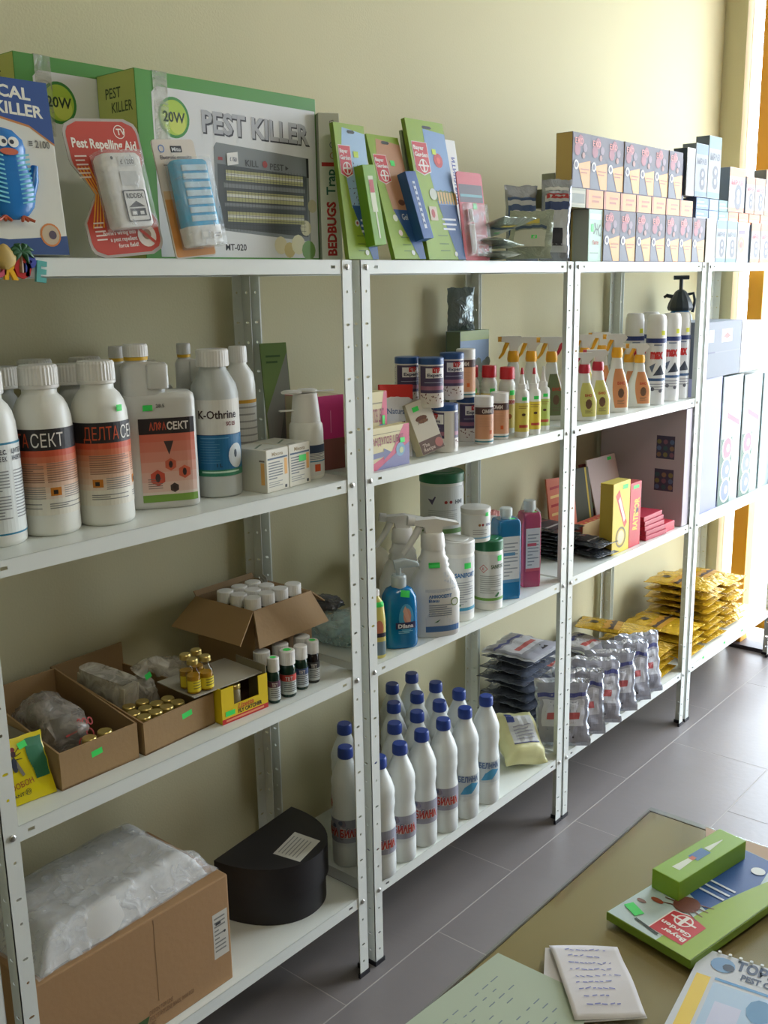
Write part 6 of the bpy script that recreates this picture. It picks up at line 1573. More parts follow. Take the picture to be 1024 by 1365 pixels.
plain_lean('pinkish_card', 'pinkish white card with a green sticker leaning at the back', 'card', 800, .185, .115, .218, (-12, -6, -20), (206, 188, 180), lambda a, w, h: (sticker(a, w*.78, h*.95, .016, .010, 1), a.lines(w*.3, h*.6, w*.7, 4, h*.06, (190, 160, 160), lay=1)))
c = ony(790, 700, .13); t = carton('rope_print_box', 'low flat box with a red and yellow rope border behind the black sachets', 'box', c.x-.02, .150, Z2, .15, .03, .055, (196, 170, 120), (150, 60, 40), (200, 90, 70))
a = Art(top_fn(.055)); [a.rect(.004+.0125*k, .004, .011+.0125*k, .012, (206, 60, 50) if k % 2 else (226, 196, 90), 1) for k in range(11)]; a.build('rope_border', t)
# yellow and red standing boxes
p = at(812, 734, Z2); x = ony(822, 700, .018).x
p0 = ony(816, 732, .015); p1 = ony(838, 732, .015)
h = top_z(p0.x, .015, 646)-Z2
t = carton('yellow_glue_box', 'tall narrow yellow box with a tube picture beside the red one', 'box', p0.x, .016, Z2, p1.x-p0.x, .040, h, (222, 196, 60), (176, 150, 50), (206, 186, 90))
w = p1.x-p0.x; a = Art(plane_fn()); a.poly([(w*.15, h*.82), (w*.35, h*.9), (w*.85, h*.40), (w*.7, h*.34)], (204, 60, 44), 1); a.poly([(w*.3, h*.75), (w*.4, h*.8), (w*.75, h*.46), (w*.66, h*.42)], (226, 210, 200), 2); a.ring(w*.5, h*.22, w*.3, w*.24, (110, 90, 50), 1); a.disc(w*.5, h*.22, w*.2, (210, 200, 160), 2); sticker(a, w*.7, h*.92, w*.3, h*.06, 3); a.build('front_print', t)
q1 = ony(853, 728, .015); h2_ = top_z(q1.x, .016, 640)-Z2; w2b = q1.x-p1.x-.003
t = carton('red_rat_box', 'tall narrow red box with yellow vertical lettering', 'box', p1.x+.002, .016, Z2, w2b, .030, h2_, (196, 50, 60), (150, 40, 50), (170, 60, 60))
a = Art(plane_fn()); a.text('RATIMOR', w2b*.68, h2_*.25, w2b*.42, (232, 190, 60), w=h2_*.5, lay=1, bold=.05, rot=84); sticker(a, w2b*.5, h2_*.93, w2b*.5, h2_*.05, 2); a.poly([(w2b*.5, h2_*.5), (w2b*.8, h2_*.56), (w2b*.6, h2_*.62)], (40, 30, 40), 2); a.build('front_print', t)
# red flat packs stacked
c0 = ony(858, 700, .02)
for k in range(5):
    t = thing('red_pack', 'flat dark red pack in the low pile by the grey box, %s from the bottom' % ordn[k], 'box', (c0.x+.006+.003*(k % 2), .014+.002*k, Z2+k*.0142), radians(-3+k), 'flat dark red packs')
    MB().box(0, .125, 0, .10, 0, .0140, P((176-6*(k % 2), 44, 66)), bev=.002).build('pack_body', t)
c1_ = ony(890, 700, .02); t = thing('red_pack', 'single bright red flat pack at the right end of the shelf', 'box', (c0.x+.138, .014, Z2), radians(-2), 'flat dark red packs')
MB().box(0, .058, 0, .07, 0, .028, P((206, 56, 74)), bev=.002).build('pack_body', t)
# big grey picture box
g0 = ony(845, 600, .15); 
GRB = mat('grey_printed_carton', (186, 176, 186), .55, var=.04)
GX = 1.500
t = thing('grey_carton', 'large grey carton with two small square pictures, under the aerosol cans', 'box', (GX, .006, Z2), radians(0))
w, d, h = .042, .285, LV[2]-LIP-Z2-.004
MB().box(0, w, 0, d, 0, h, GRB, bev=.0015).build('carton_body', t)
a = Art(left_fn())
def px_uv(px_, py_): v = onx(px_, py_, GX); return .006-v.y, v.z-Z2
for (p0_, p1_, c) in (((876, 580), (899, 613), 0), ((873, 624), (897, 656), 1)):
    u0, v1 = px_uv(*p0_); u1, v0_2 = px_uv(*p1_); a.rect(u0, v0_2, u1, v1, (70, 66, 90), 1); W2 = u1-u0; H2 = v1-v0_2
    for k in range(9): a.disc(u0+W2*(.15+.35*(k % 3)), v0_2+H2*(.18+.28*(k//3)), W2*.13, [(140, 110, 90), (90, 110, 150), (130, 120, 80), (60, 90, 100), (130, 90, 110)][(k*2+c) % 5], 2, 8)
    a.rect(u0, v0_2-.003, u1, v0_2, (190, 184, 186), 2)
a.build('side_print', t)

# ================================================================ FOURTH BAY (window side)
# tall boxes on the second shelf
p = [ony(q, 660, .03) for q in (942, 966)]
def tallbox(label, px0, px1, yy, pyt, front, side, rz=0, discs=True, d=.262):
    a0 = ony(px0, 650, yy).x; a1 = ony(px1, 650, yy).x; w = a1-a0-.004; h = top_z(a0, yy, pyt)-Z2
    t = carton('lamp_box_tall', label, 'box', a0, yy, Z2, w, d, h, front, side, (150, 160, 160), rz=rz, group='tall boxes by the window')
    a = Art(plane_fn()); a.rect(0, 0, .007, h, (40, 60, 56), 1)
    if discs:
        a.rect(.007, 0, w*.60, h*.52, (58, 92, 74), 1); a.poly([(w*.3, h*.72), (w*.9, h*.64), (w*.9, h*.60), (w*.3, h*.68)], (220, 90, 110), 1)
        for k, v in enumerate((.44, .27, .11)): a.ring(w*.36, h*v, w*.25, w*.21, (226, 236, 232), 2); a.disc(w*.36, h*v, w*.21, (96, 110, 150) if k else (150, 90, 110), 2, 16); a.disc(w*.40, h*v, w*.09, (170, 150, 150), 3, 8)
        for k in range(4): a.disc(w*.72, h*(.42-.1*k), w*.12, (206, 214, 210), 2, 10)
        a.rect(w*.1, h*.93, w*.9, h*.985, (150, 180, 160), 2)
    a.build('front_print', t); return t
tallbox('tall pale lavender box standing right of the last post pair', 930, 956, .030, 506, (140, 142, 186), (160, 164, 206), discs=False)
tallbox('tall white and green box with three round pictures', 957, 983, .030, 503, (150, 164, 168), (60, 80, 76))
tallbox('tall white and green round picture box nearest the window', 984, 1008, .030, 500, (150, 164, 168), (60, 80, 76))
tallbox('tall pale box with a teal foot cut by the right edge', 1009, 1034, .035, 497, (170, 186, 196), (180, 200, 200), discs=False, d=.20)
# grey electronics carton on top of them
g0 = ony(940, 503, .03); g1 = ony(987, 503, .03); zg = max(top_z(g0.x, .03, 506), top_z(ony(957, 650, .03).x, .03, 503), top_z(ony(1009, 650, .03).x, .035, 497))+.0015
hg = top_z(g0.x, .03, 430)-zg
t = carton('device_carton', 'grey carton with a small red picture lying across the tall boxes', 'box', g0.x-.012, .026, zg, g1.x-g0.x-.01, .13, hg, (84, 90, 104), (92, 98, 112), (150, 160, 176))
w = g1.x-g0.x-.01; a = Art(plane_fn()); a.rect(w*.42, hg*.62, w*.72, hg*.86, (200, 200, 206), 1); a.poly([(w*.47, hg*.72), (w*.57, hg*.80), (w*.68, hg*.72), (w*.57, hg*.68)], (150, 60, 50), 2); a.rect(w*.06, hg*.64, w*.2, hg*.86, (170, 174, 186), 1); a.rect(0, hg*.44, w*.25, hg*.47, (50, 60, 90), 1); a.rect(w*.25, hg*.44, w, hg*.46, (96, 100, 116), 1); a.build('front_print', t)
g2 = ony(990, 503, .03); t = carton('white_carton', 'bright white carton with vertical print next to the grey one', 'box', g1.x-.018, .026, zg, .17, .15, top_z(g2.x, .03, 428)-zg, (222, 226, 230), (206, 210, 216), (226, 228, 230))
a = Art(plane_fn()); h = top_z(g2.x, .03, 428)-zg; [a.rect(.02+k*.03, h*(.2+.05*(k % 2)), .023+k*.03, h*.85, (110, 130, 190), 1) for k in range(5)]; a.build('front_print', t)

# ---- black pump sprayer with blue tank
c = ony(905, 450, .22)
c = ony(905, 450, .232); H = top_z(c.x, .232, 368)-zg; Rr = .046
t = thing('pump_sprayer', 'pressure sprayer with blue tank and black pump head behind the aerosol cans', 'sprayer', (c.x, .232, zg), facing(c.x, .2, 10))
MB().loft([(0, Rr*.9), (.02*H, Rr), (.50*H, Rr), (.60*H, Rr*.8), (.66*H, Rr*.5), (.68*H, Rr*.5)], mat('blue_tank_plastic', (44, 132, 196), .3), n=32).build('tank', t, smooth=45)
BK = mat('black_hard_plastic', (44, 52, 58), .4)
m = MB(); m.loft([(.64*H, Rr*.86), (.67*H, Rr*.95), (.72*H, Rr*.86), (.78*H, Rr*.66), (.84*H, Rr*.40), (.86*H, Rr*.2)], BK, n=12); m.build('pump_head', t, smooth=20)
m = MB(); m.tube([(0, 0, .85*H), (0, 0, .975*H)], Rr*.14, BK, 10); m.tube([(-Rr*.55, 0, .985*H), (Rr*.55, 0, .985*H)], Rr*.15, BK, 10); m.build('pump_handle', t, smooth=40)
m = MB(); m.tube([(Rr*.3, 0, .80*H), (Rr*.9, 0, .82*H), (Rr*1.05, 0, .74*H), (Rr*.9, 0, .62*H)], Rr*.12, BK, 8); m.tube([(-Rr*.4, 0, .78*H), (-Rr*1.0, 0, .80*H), (-Rr*1.2, 0, .78*H)], [Rr*.16, Rr*.14, Rr*.10], BK, 8); m.build('spray_arm', t, smooth=40)

# ================================================================ BOTTOM SHELF
Z1 = LV[0]+.0004
# ---- bleach bottles
BLE = mat('bleach_bottle_plastic', (216, 220, 216), .36, sss=.05); BCAP = P((34, 62, 140), .35)
def bleach(label, x, y, R, H, rz, kind, group):
    t = thing('bleach_bottle', label, 'bottle', (x, y, Z1), rz, group)
    pr = [(0, .90), (.012, .98), (.10, 1.0), (.17, 1.0), (.185, .965), (.20, 1.0), (.43, 1.0), (.455, .95), (.52, .90), (.56, .93), (.60, .98), (.63, .97), (.66, .95), (.70, .98), (.73, .96), (.80, .78), (.88, .50), (.905, .42), (.92, .42)]
    MB().loft(scaled(pr, R, H), BLE, n=36).build('bottle_body', t, smooth=50)
    MB().loft([(.912*H, .46*R), (.92*H, .50*R), (.985*H, .49*R), (H, .43*R)], BCAP, n=40, rib=.025).build('blue_cap', t, smooth=30)
    a = Art(cyl_fn(R), step=R*.16); L = R*1.7; rr = random.Random(2)
    if kind == 'red':
        a.rect(-L, .22*H, L, .42*H, (150, 150, 162), 1)
        for k in range(26): a.disc(rr.uniform(-L*.95, L*.95), rr.uniform(.24, .40)*H, R*rr.uniform(.08, .2), [(110, 108, 150), (190, 186, 190), (130, 120, 130), (90, 96, 120)][k % 4], 2, 7)
        for off in (-R*1.5, R*.12): a.text('БИАНА', off, .275*H, .065*H, (214, 206, 200), w=R*1.5, lay=5, bold=.09, align='c'); a.text('БИАНА', off, .275*H, .065*H, (184, 50, 34), w=R*1.5, lay=7, bold=.04, align='c')
    else:
        a.rect(-L, .22*H, L, .42*H, (196, 204, 204), 1); a.poly([(-R*.5, .24*H), (R*.3, .25*H), (R*.9, .33*H), (R*.3, .35*H), (-R*.2, .31*H)], (70, 150, 190), 3); a.text('БЕЛИНА', R*.1, .36*H, .05*H, (96, 116, 150), w=R*1.5, lay=4, bold=.05, align='c')
    a.build('label', t)
    return t
# positions: px centre, py of the base at the front, py of the cap top
x, y, R0, H0 = cyl_px(503, 548, 1147, 988, Z1)
RB_ = .0335
rowsb = [  # (px, py cap top) for each bottle; depth is solved from the common height
 (459, 962, 'red', 'left of the middle post, rear of the two'), (460, 993, 'red', 'left of the middle post, front of the two'),
 (505, 1006, 'red', 'front row, right behind the middle post'), (533, 988, 'red', 'front row, second from the middle post'),
 (562, 971, 'red', 'front row, third from the middle post'), (591, 956, 'red', 'front row, fourth from the middle post'),
 (620, 941, 'blue', 'front row, fifth from the middle post'), (648, 925, 'blue', 'front row end, with a green sticker'),
 (526, 961, 'red', 'second row, nearest the middle post'), (556, 946, 'red', 'second row, second from the post'),
 (586, 932, 'red', 'second row, third from the post'), (612, 917, 'blue', 'second row, last one'),
 (525, 934, 'red', 'third row, nearest the middle post'), (556, 921, 'red', 'third row, middle one'),
 (581, 907, 'red', 'third row, last one'), (523, 909, 'red', 'back row, left one'), (549, 895, 'red', 'back row, highest cap')]
HB_ = .272
bl = {}
for px_, pt_, kind, lb in rowsb:
    v = at(px_, pt_+2, Z1+HB_)
    L_ = ('white bleach bottle with a blue cap, ' if kind == 'red' else 'bleach bottle with a pale blue label, ')+lb
    if kind not in bl: bl[kind] = bleach(L_, v.x, v.y, RB_, HB_, facing(v.x, v.y, 10), kind, 'white bleach bottles with blue caps')
    else: dup(bl[kind], L_, (v.x, v.y, Z1), facing(v.x, v.y, 10 if px_ != 459 else 24))
# ---- black half round box
HB2 = mat('black_cardboard', (30, 27, 30), .55)
t = thing('hat_box', 'black half-moon lidded box with a white label', 'box', (0, 0, Z1), 0)
fl0 = at(313, 1210, Z1)
N = 40
def dshape(w, d, off=0.0): # flat side along local x axis at y=0, bulge to -y
    pts = []
    for i in range(N+1):
        a_ = pi+pi*i/N
        e = .95; pts.append(((w/2+off)*math.copysign(abs(cos(a_))**e, cos(a_)), (d+off)*-abs(sin(a_))**e))
    return pts
def dprism(mb, w, d, z0, z1, off, m):
    p_ = dshape(w, d, off); n = len(p_)
    vs = [(q[0], q[1]+.0+(off if False else 0), z0) for q in p_]+[(q[0], q[1], z1) for q in p_]
    fs = [tuple(reversed(range(n))), tuple(range(n, 2*n))]+[(i, (i+1) % n, n+(i+1) % n, n+i) for i in range(n)]
    mb.add(vs, fs, m)
hw, hd, hh2 = .236, .158, .128
A_ = at(372, 1252, Z1)
t.location = (-.130, .196, Z1); t.rotation_euler = (0, 0, radians(7))
b = MB(); dprism(b, hw, hd, 0, hh2*.62, 0, HB2); b.build('box_base', t, smooth=35)
b = MB(); dprism(b, hw, hd, hh2*.46, hh2, .006, HB2); b.build('box_lid', t, smooth=35)
a = Art(top_fn(hh2)); T_ = []
LQ = [Matrix.Rotation(radians(-7), 4, 'Z') @ (at(px_, py_, Z1+hh2)-Vector((-.130, .196, 0))) for px_, py_ in ((364, 1138), (400, 1149), (427, 1121), (393, 1109))]
def lab(u, v): q = LQ[0].lerp(LQ[1], u).lerp(LQ[3].lerp(LQ[2], u), v); return (q.x, q.y)
a.poly([lab(*q) for q in ((0, 0), (1, 0), (1, 1), (0, 1))], (206, 204, 196), 1)
for k in range(6): a.poly([lab(*q) for q in ((.1+.13*k, .1), (.14+.13*k, .1), (.14+.13*k, .85), (.1+.13*k, .85))], (140, 140, 138), 2)
a.build('white_label', t)
# ---- big shipping carton
c0 = at(310, 1285, Z1)
fx = c0.x; fy = c0.y
wbx, dbx = .46, .20
hbx = top_z(fx, fy, 1165)-Z1
pl = at(190, 1365, Z1); rzb = math.atan2(c0.y-pl.y, c0.x-pl.x)
rzb = 0
fy = .018; fx = ony(310, 1285, fy).x; hbx = top_z(fx, fy, 1165)-Z1; wbx = fx+.77-.030; dbx = .235
t = thing('shipping_carton', 'big brown shipping carton with a white address label on the lowest shelf', 'box', (fx-wbx, fy, Z1), rzb)
KR2 = mat('tan_corrugated_board', (160, 124, 84), .75, bump=.10, bscale=90, var=.06, vscale=3)
MB().box(0, wbx, 0, dbx, 0, hbx, KR2, bev=.003).build('carton_body', t)
a = Art(plane_fn()); KD = (120, 90, 56)
a.rect(wbx-.040, hbx*.28, wbx-.006, hbx*.70, (196, 192, 180), 1); a.lines(wbx-.037, hbx*.66, wbx-.012, 9, hbx*.038, (120, 118, 112), lay=2, th=hbx*.014, seed=9); a.disc(wbx-.014, hbx*.50, .0028, (50, 50, 50), 3, 6); a.rect(wbx-.034, hbx*.59, wbx-.022, hbx*.615, (50, 50, 50), 3)
a.rect(wbx-.165, hbx*.25, wbx-.1638, hbx*.98, KD, 1)
for k, s_ in enumerate(('DESIGN TOP LINE', 'POLYETHYLENE BAGS, 0000 EG0', 'МЕС')): a.text(s_, wbx-.185, hbx*(.17-.055*k), .0085, (130, 96, 62), w=[.05, .095, .012][k], lay=1, bold=.02)
for k in range(6): a.poly([(wbx-.255+.009*k, 0.004), (wbx-.245+.009*k, .004), (wbx-.205+.004*k, hbx*.17), (wbx-.210+.004*k, hbx*.17)], (60, 84, 40), 1)
a.build('front_print', t)
# ---- film wrapped white parcel on the carton
def quilt(name, label, loc, w, d, h, m, rz, tilt=None):
    t = thing(name, label, 'package', loc, rz, None, tilt)
    n = 44; vs = []; fs = []
    def fz(u, v):
        e = min(u, 1-u, v, 1-v); k = min(1, e/.16); q = noise.noise(Vector((u*2, v*2, 1)))*.16+abs(noise.noise(Vector((u*3+v*2, v*3, 4))))*.08
        return h*(1-(1-k)**2.4)*(.82+q)
    for j in range(n+1):
        for i in range(n+1):
            u, v = i/n, j/n; jx = noise.noise(Vector((v*4, 0, 2)))*.012; jy = noise.noise(Vector((u*4, 5, 2)))*.012
            vs.append(((u-.5)*w+jx*(2*u-1), (v-.5)*d+jy*(2*v-1), fz(u, v)+.002))
    for j in range(n):
        for i in range(n): a = j*(n+1)+i; fs.append((a, a+1, a+n+2, a+n+1))
    b0 = len(vs)
    for j in range(n+1):
        for i in range(n+1):
            if i in (0, n) or j in (0, n): pass
    mb = MB(); mb.add(vs, fs, m); mb.add([(x_, y_, 0) for x_, y_, _ in (vs[0], vs[n], vs[-1], vs[n*(n+1)])], [(3, 2, 1, 0)], m)
    mb.build('wrapped_core', t, smooth=60)
    return t, fz
WW = mat('white_wrapped_textile', (196, 194, 188), .5, bump=.12, bscale=14)
t, fz = quilt('film_parcel', 'flat white parcel in clear film lying on the shipping carton', (fx-.200, fy+.118, Z1+hbx+.0005), .345, .200, .066, WW, radians(3))
n = 40; vs = []; fs = []; w, d = .362, .216
for j in range(n+1):
    for i in range(n+1):
        u, v = i/n, j/n; uu, vv = min(1, max(0, (u-.5)*w/.345+.5)), min(1, max(0, (v-.5)*d/.200+.5))
        q = abs(noise.noise(Vector((u*4, v*9, 3))))*.006+abs(noise.noise(Vector((u*9, v*20, 3))))*.002
        e = min(uu, 1-uu, vv, 1-vv)
        vs.append(((u-.5)*w+(.012 if u > .9 and v < .2 else 0), (v-.5)*d, fz(uu, vv)+.003+q*(1 if e > .02 else .7)))
for j in range(n):
    for i in range(n): a = j*(n+1)+i; fs.append((a, a+1, a+n+2, a+n+1))
MB().add(vs, fs, film('parcel_film', (222, 224, 226), .30, .16)).build('film_wrap', t, smooth=70)
# ---- yellow print bag and dark grey stack at the right of the second bay
p = at(700, 1035, Z1)
t = soft_pack('powder_bag', 'pale yellow powder bag with a white label slumped at the shelf end', 'bag', (ony(690, 1010, .075).x-.022, .030, Z1+.004), .125, .150, .075, mat('pale_yellow_plastic', (206, 204, 150), .35, bump=.2, bscale=30), (radians(-52), radians(6), radians(-28)),
  lambda a, w, h: (a.rect(-w*.30, h*.30, w*.30, h*.82, (196, 198, 196)), a.rect(-w*.30, h*.70, -w*.14, h*.88, (40, 60, 130), 2), a.lines(-w*.22, h*.62, w*.2, 5, h*.06, (150, 150, 160), lay=7), a.rect(-w*.31, h*.28, w*.31, h*.30, (60, 66, 110), 2)), seed=80, wr=.15, crimp=True)
GSB = foil('grey_bait_bag', (104, 110, 124), .22, .35, .8, 18)
def bait_art(a, w, h):
    a.rect(-w*.46, h*.06, w*.46, h*.94, (150, 150, 160)); a.rect(-w*.40, h*.30, w*.40, h*.70, (200, 200, 206), 2); a.rect(-w*.46, h*.74, w*.46, h*.80, (70, 74, 130), 2); a.rect(-w*.3, h*.40, w*.3, h*.50, (186, 90, 90), 3); a.poly([(0, h*.12), (w*.12, h*.26), (w*.2, h*.12)], (40, 36, 40), 6)
cS = ony(690, 930, .17)
stack('bait_bag', 'dark grey plastic bait bag in the tall pile, %s from the bottom', cS.x+.050, .196, .175, .15, .0255, 9, GSB, None, 90, 'dark grey bait bags in the tall pile', jit=.010, cat='bag', z0=Z1)
soft_pack('bait_bag', 'white and blue printed bait bag crowning the tall dark pile', 'bag', (cS.x+.048, .100, Z1+.0255*9+.012), .18, .165, .016, foil('white_blue_bait_bag', (190, 192, 200), .22, .2, .8, 18), (radians(-90), 0, radians(4)), bait_art, seed=97, wr=.4)
settle(t, Z1)
# third bay, bottom: leaning silver bags
SBB = foil('silver_print_bag', (196, 202, 214), .18, .6, .8, 20)
first = {}
lean = [((768, 1000), (-15, 0, -50), 'first of the leaning silver bags, half behind the post'),
        ((792, 985), (-15, 0, -48), 'second leaning silver bag, with a black edge'),
        ((817, 972), (-20, 4, -46), 'third leaning silver bag with a rat print, most crumpled'),
        ((838, 955), (-14, 0, -44), 'fourth leaning silver bag'),
        ((856, 940), (-13, 0, -40), 'fifth leaning silver bag with a red square'),
        ((868, 928), (-12, 0, -36), 'sixth leaning silver bag, nearest the yellow bags')]
for k, ((px_, py_), tl, lb) in enumerate(lean):
    v = at(px_, py_, Z1); loc = (v.x, max(v.y, .028), Z1+.004); tl = tuple(radians(q) for q in tl)
    if k % 3 not in first: first[k % 3] = soft_pack('silver_bait_bag', lb, 'bag', loc, .150, .185 if k < 3 else .17, .020, SBB, tl, bait_art, seed=100+k, group='leaning silver bait bags', wr=1.0, seal=.03)
    else: dup(first[k % 3], lb, loc, tilt=tl)
for o in list(COL.objects):
    if o.parent is None and o.name.startswith('silver_bait_bag'): settle(o, Z1)
for k, (px_, yy, zz) in enumerate(((790, .175, 0), (835, .185, 0), (790, .18, 1), (838, .19, 1), (812, .185, 2), (852, .19, 2), (790, .19, 3), (850, .195, 3))):
    c = ony(px_, 900, yy); lb = 'silver bait bag lying in the heap behind, %s layer, %s one' % (('lowest', 'second', 'third', 'top')[zz], ('left', 'right')[k % 2])
    dup(first[k % 3], lb, ((1.065, 1.275)[k % 2]+.004*zz, .115, Z1+.017+.033*zz), tilt=(radians(-88), 0, radians((-4, 3, 2, -4)[k % 4])))
# yellow bags
YBG = foil('yellow_gold_bag', (206, 166, 40), .22, .35, .9, 24)
def yb_art(a, w, h):
    a.rect(-w*.42, h*.40, w*.42, h*.62, (180, 130, 30)); a.rect(-w*.42, h*.48, w*.42, h*.54, (60, 44, 40), 2); a.disc(-w*.1, h*.76, w*.09, (60, 50, 40), 2, 10)
yf = {}
def ystack(cx, cy, w, d, th, n, seed, words, z0=Z1):
    rr = random.Random(seed)
    for q in range(n):
        lb = words % (ordn[q] if q < 8 else ('ninth', 'tenth', 'eleventh', 'twelfth')[q-8]); key = q % 2
        loc = (cx+rr.uniform(-.006, .006), cy-d/2+rr.uniform(-.008, .008), z0+th*.5+q*th+.0015); tl = (radians(-90), 0, radians(rr.uniform(-4, 4)))
        if key not in yf: yf[key] = soft_pack('yellow_bait_bag', lb, 'bag', loc, w, d, th*.72, YBG, tl, yb_art, seed=seed+q, group='yellow bait bags', wr=.5, n=16, mm=18)
        else: dup(yf[key], lb, loc, tilt=tl)
c = ony(893, 900, .14); ystack(1.475, .14, .165, .23, .024, 4, 120, 'yellow bait bag in the pile left of the last post, %s from the bottom')
ystack(1.70, .14, .165, .23, .026, 4, 130, 'yellow bait bag in the low pile past the last post, %s from the bottom')
ystack(1.89, .15, .165, .23, .026, 8, 140, 'yellow bait bag in the high middle pile near the window, %s from the bottom')
ystack(2.08, .15, .165, .23, .026, 7, 150, 'yellow bait bag in the pile nearest the window, %s from the bottom')
dup(yf[0], 'single yellow bait bag sloping across the pile left of the last post', (1.465, .075, Z1+.140), tilt=(radians(-86), radians(6), radians(20)))
for k, xk in enumerate((1.72, 1.90, 2.06)):
    a = Art(lambda u, v, o: (u, -.0002-o, v)); t = thing('price_tag', 'tiny green price sticker on the lip of the last bay, %s from the post' % ordn[k], 'sticker', (xk, .0022, Z1-.003), 0, 'green shelf stickers')
    MB().box(-.007, .007, -.0006, 0, -.004, .003, P(GREEN)).build('sticker_paper', t)

# ================================================================ COUNTER TOP
ZC_ = TZ+.0004
def sheet(name, label, cat, px, col, th=.0003, z=ZC_, curl=0):
    pts = [at(a_, b_, z) for a_, b_ in px]; o = sum(pts, Vector())/len(pts)
    t = thing(name, label, cat, (o.x, o.y, z))
    m = MB(); n = len(pts); vs = [(p.x-o.x, p.y-o.y, 0) for p in pts]+[(p.x-o.x, p.y-o.y, th) for p in pts]
    m.add(vs, [tuple(reversed(range(n))), tuple(range(n, 2*n))]+[(i, (i+1) % n, n+(i+1) % n, n+i) for i in range(n)], P(col, .8) if isinstance(col, tuple) else col)
    m.build('paper', t)
    def F(px0, px1, px2):     # local frame: origin, u axis, v axis from three pixels
        A0, B0, C0 = at(*px0, z), at(*px1, z), at(*px2, z); U = (B0-A0).normalized(); V = (C0-A0); V = (V-U*V.dot(U)).normalized()
        return (lambda u, v, off: (A0.x-o.x+U.x*u+V.x*v, A0.y-o.y+U.y*u+V.y*v, th+off)), (B0-A0).length, (C0-A0).length
    return t, F
# pad of greenish paper
t, F = sheet('note_pad', 'greenish ruled paper sheet at the counter edge', 'paper', [(664, 1271), (790, 1330), (760, 1420), (470, 1420)], (176, 190, 172), .0008)
fn, lu, lv = F((655, 1285), (560, 1365), (780, 1340)); a = Art(fn); rr = random.Random(8)
for k in range(9):
    for j in range(7): 
        if rr.random() < .7: a.rect(.012+j*.016, .016+k*.010, .012+j*.016+rr.uniform(.004, .012), .0172+k*.010, (120, 134, 150), 1)
a.build('handwriting', t)
# folded note
t, F = sheet('folded_note', 'folded white receipt with blue handwriting in the middle of the counter', 'paper', [(727, 1264), (824, 1265), (863, 1358), (766, 1364), (722, 1352)], (206, 204, 206), .0006)
A0 = at(735, 1262, ZC_); pts = [at(a_, b_, ZC_) for a_, b_ in ((732, 1263), (823, 1265), (862, 1357), (766, 1363))]
o = Vector(t.location); m = MB(); n = 14; vs = []; fs = []
for i in range(n+1):
    for j in range(n+1):
        u, v = i/n, j/n; p = pts[0].lerp(pts[1], u).lerp(pts[3].lerp(pts[2], u), v); vs.append((p.x-o.x, p.y-o.y, .0022+.004*sin(v*pi)*(1-u*.5)+.0012*sin(v*9+u*3)))
for i in range(n):
    for j in range(n): q = i*(n+1)+j; fs.append((q, q+n+1, q+n+2, q+1))
m.add(vs, fs, P((214, 212, 216), .8)); m.build('upper_fold', t, smooth=60, solid=.0003)
def nf(u, v, off):
    p = pts[0].lerp(pts[1], u).lerp(pts[3].lerp(pts[2], u), v); return (p.x-o.x, p.y-o.y, .0028+.004*sin(v*pi)*(1-u*.5)+.0012*sin(v*9+u*3)+off)
a = Art(nf); rr = random.Random(12)
for k in range(9):
    v = .08+.095*k; u = .15+rr.uniform(0, .1)
    while u < .75+rr.uniform(-.2, .1):
        du = rr.uniform(.03, .09); sl = rr.uniform(-.02, .02); a.poly([(u, v), (u+du, v+sl), (u+du, v+sl+.012), (u, v+.012)], (120, 126, 190), 1); u += du+rr.uniform(.01, .05)
a.build('handwriting', t)
# garden card lying flat with its small box
zc2 = ZC_
P0_, P1_, P2_ = at(808, 1226, zc2), at(912, 1288, zc2), at(944, 1112, zc2)
U = (P1_-P0_); wv = U.length; U.normalize(); V = P2_-P0_; V = (V-U*V.dot(U)).normalized(); hv = .225; wv = .108
rzc = math.atan2(U.y, U.x)
t = thing('garden_card', 'green and pale blue tick card lying flat on the counter with a green box', 'package', (P0_.x, P0_.y, zc2), rzc)
MB().box(0, wv, 0, hv, 0, .010, P((118, 148, 50)), bev=.0012).build('card_body', t)
a = Art(top_fn(.010)); G_ = (146, 176, 56)
a.rect(.001, .001, wv-.001, hv-.001, (186, 206, 208), 1)
for k in range(10): f = k/10; a.poly([(wv*(.62+.30*f**2*0-.12*sin(pi*f)*0+.25*f*f-.02), hv*f), (wv-.001, hv*f), (wv-.001, hv*(f+.1)), (wv*(.62+.25*(f+.1)**2-.02), hv*(f+.1))], G_, 3)
a.poly([(.002, hv*.50), (wv*.70, hv*.36), (wv*.78, hv*.70), (wv*.62, hv-.002), (.002, hv-.002)], (40, 84, 150), 2)
# upside down crest at the near edge
def flip(u, v, off): return (wv*.40+.046-u, .012+.052-v, .010+off)
b_ = Art(flip); crest(b_, 0, 0, .044, .052, 3); b_.build('crest_print', t)
a.disc(wv*.46, hv*.34, .014, (110, 60, 44), 4, 14, ry=.016)
for s_ in (-1, 1):
    for k in range(4): a.poly([(wv*.46+s_*.010, hv*.34-.012+k*.007), (wv*.46+s_*.024, hv*.34-.018+k*.011), (wv*.46+s_*.024, hv*.34-.0165+k*.011), (wv*.46+s_*.010, hv*.34-.010+k*.007)], (120, 76, 60), 4)
a.disc(wv*.22, hv*.26, .008, (150, 70, 44), 4, 10, ry=.004); a.disc(wv*.12, hv*.20, .006, (130, 90, 70), 4, 10, ry=.003)
a.poly([(wv*.26, hv*.055), (wv*.56, hv*.035), (wv*.56, hv*.050), (wv*.26, hv*.070)], (30, 50, 40), 4); sticker(a, wv*.16, hv*.115, .022, .012, 5, rot=-20)
for k in range(3): a.rect(wv*.30, hv*(.50+.05*k), wv*.66, hv*(.515+.05*k), (206, 214, 226), 5)
a.disc(wv*.60, hv*.86, .008, (220, 226, 226), 5); a.build('card_print', t)
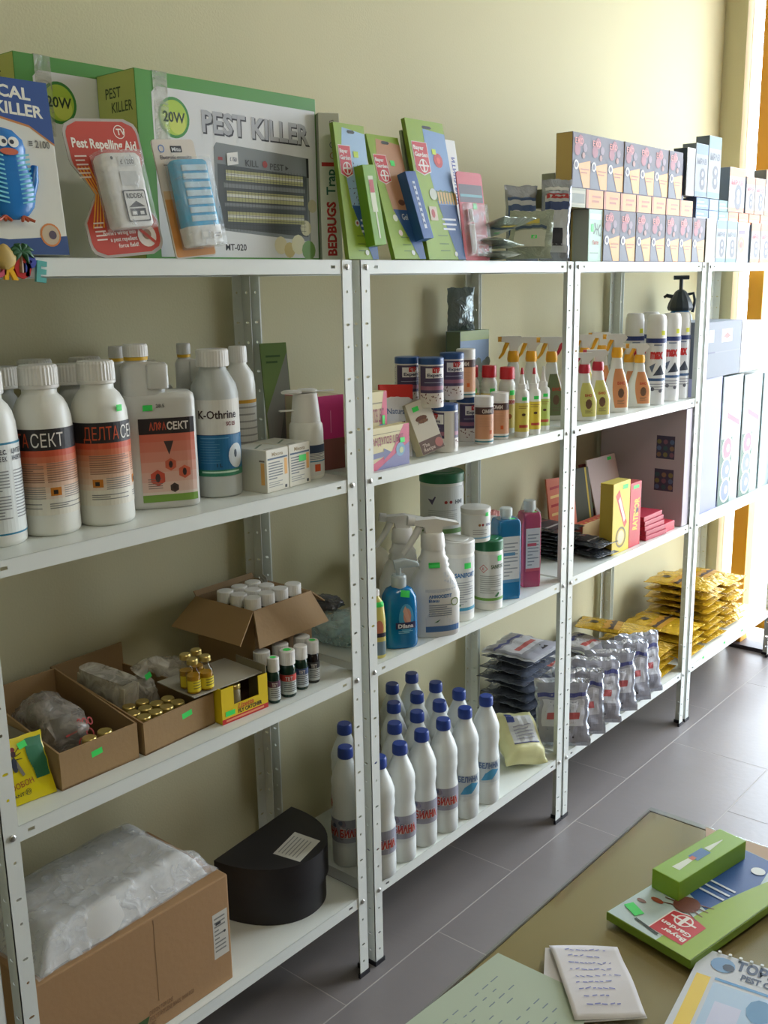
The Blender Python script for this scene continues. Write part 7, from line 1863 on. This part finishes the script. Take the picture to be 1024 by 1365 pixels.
o = MB().box(0, .036, 0, .132, 0, .024, P((134, 176, 48)), bev=.0012).build('product_box', t, loc=(.004, hv*.33, .0103), rot=(0, 0, radians(0)))
e = Art(top_fn(.024)); e.poly([(.012, .02), (.022, .02), (.020, .05), (.014, .05)], (216, 224, 206), 1); e.rect(.011, .052, .024, .078, (60, 110, 160), 1); e.rect(.014, .048, .020, .056, (200, 110, 80), 2); e.poly([(.013, .08), (.021, .08), (.0175, .112), (.0165, .112)], (216, 224, 206), 1); e.build('box_print', o)
# calendar sheet
t, F = sheet('calendar', 'spiral bound leaflet with ТОРНАДО heading in the near right corner', 'booklet', [(938, 1268), (1100, 1320), (1080, 1440), (860, 1420)], (206, 212, 220), .004)
fn, lu, lv = F((938, 1268), (1080, 1314), (866, 1400)); a = Art(fn)
a.rect(.004, .042, .018, .16, (226, 196, 70), 1); a.rect(.022, .040, .16, .044, (90, 150, 200), 1); a.rect(.022, .048, .16, .16, (170, 196, 222), 1)
fl2 = lambda u, v, off: fn(u, .040-v, off)
b_ = Art(fl2); b_.text('ТОРНАДО', .036, .022, .014, (50, 70, 100), w=.075, lay=2, bold=.05); b_.text('PEST CONTROL', .044, .008, .009, (50, 70, 100), w=.065, lay=2, bold=.04); b_.disc(.024, .022, .012, (110, 150, 190), 2, 14); b_.disc(.030, .020, .006, (40, 60, 80), 3, 8); b_.build('heading', t)
a.disc(.07, .07, .012, (90, 140, 180), 2, 10, ry=.018); a.rect(.03, .075, .055, .14, (196, 200, 226), 2); a.build('page_print', t)
m = MB()
for k in range(14):
    q = fn(.006+k*.0105, .0, 0); m.loft([(0, .0018), (.004, .0018)], P((230, 234, 236)), n=8, T=Matrix.Translation((q[0], q[1], q[2]-.002)))
sb_ = m.build('spiral_binding', t, smooth=40); sb_['kind'] = 'stuff'
# pinkish paper strip and tan board under the glass, at the far corner
t, F = sheet('paper_strip', 'pinkish paper strip lying along the far counter edge', 'paper', [(941, 1103), (1060, 1142), (1060, 1165), (941, 1130)], (196, 172, 152), .0003)
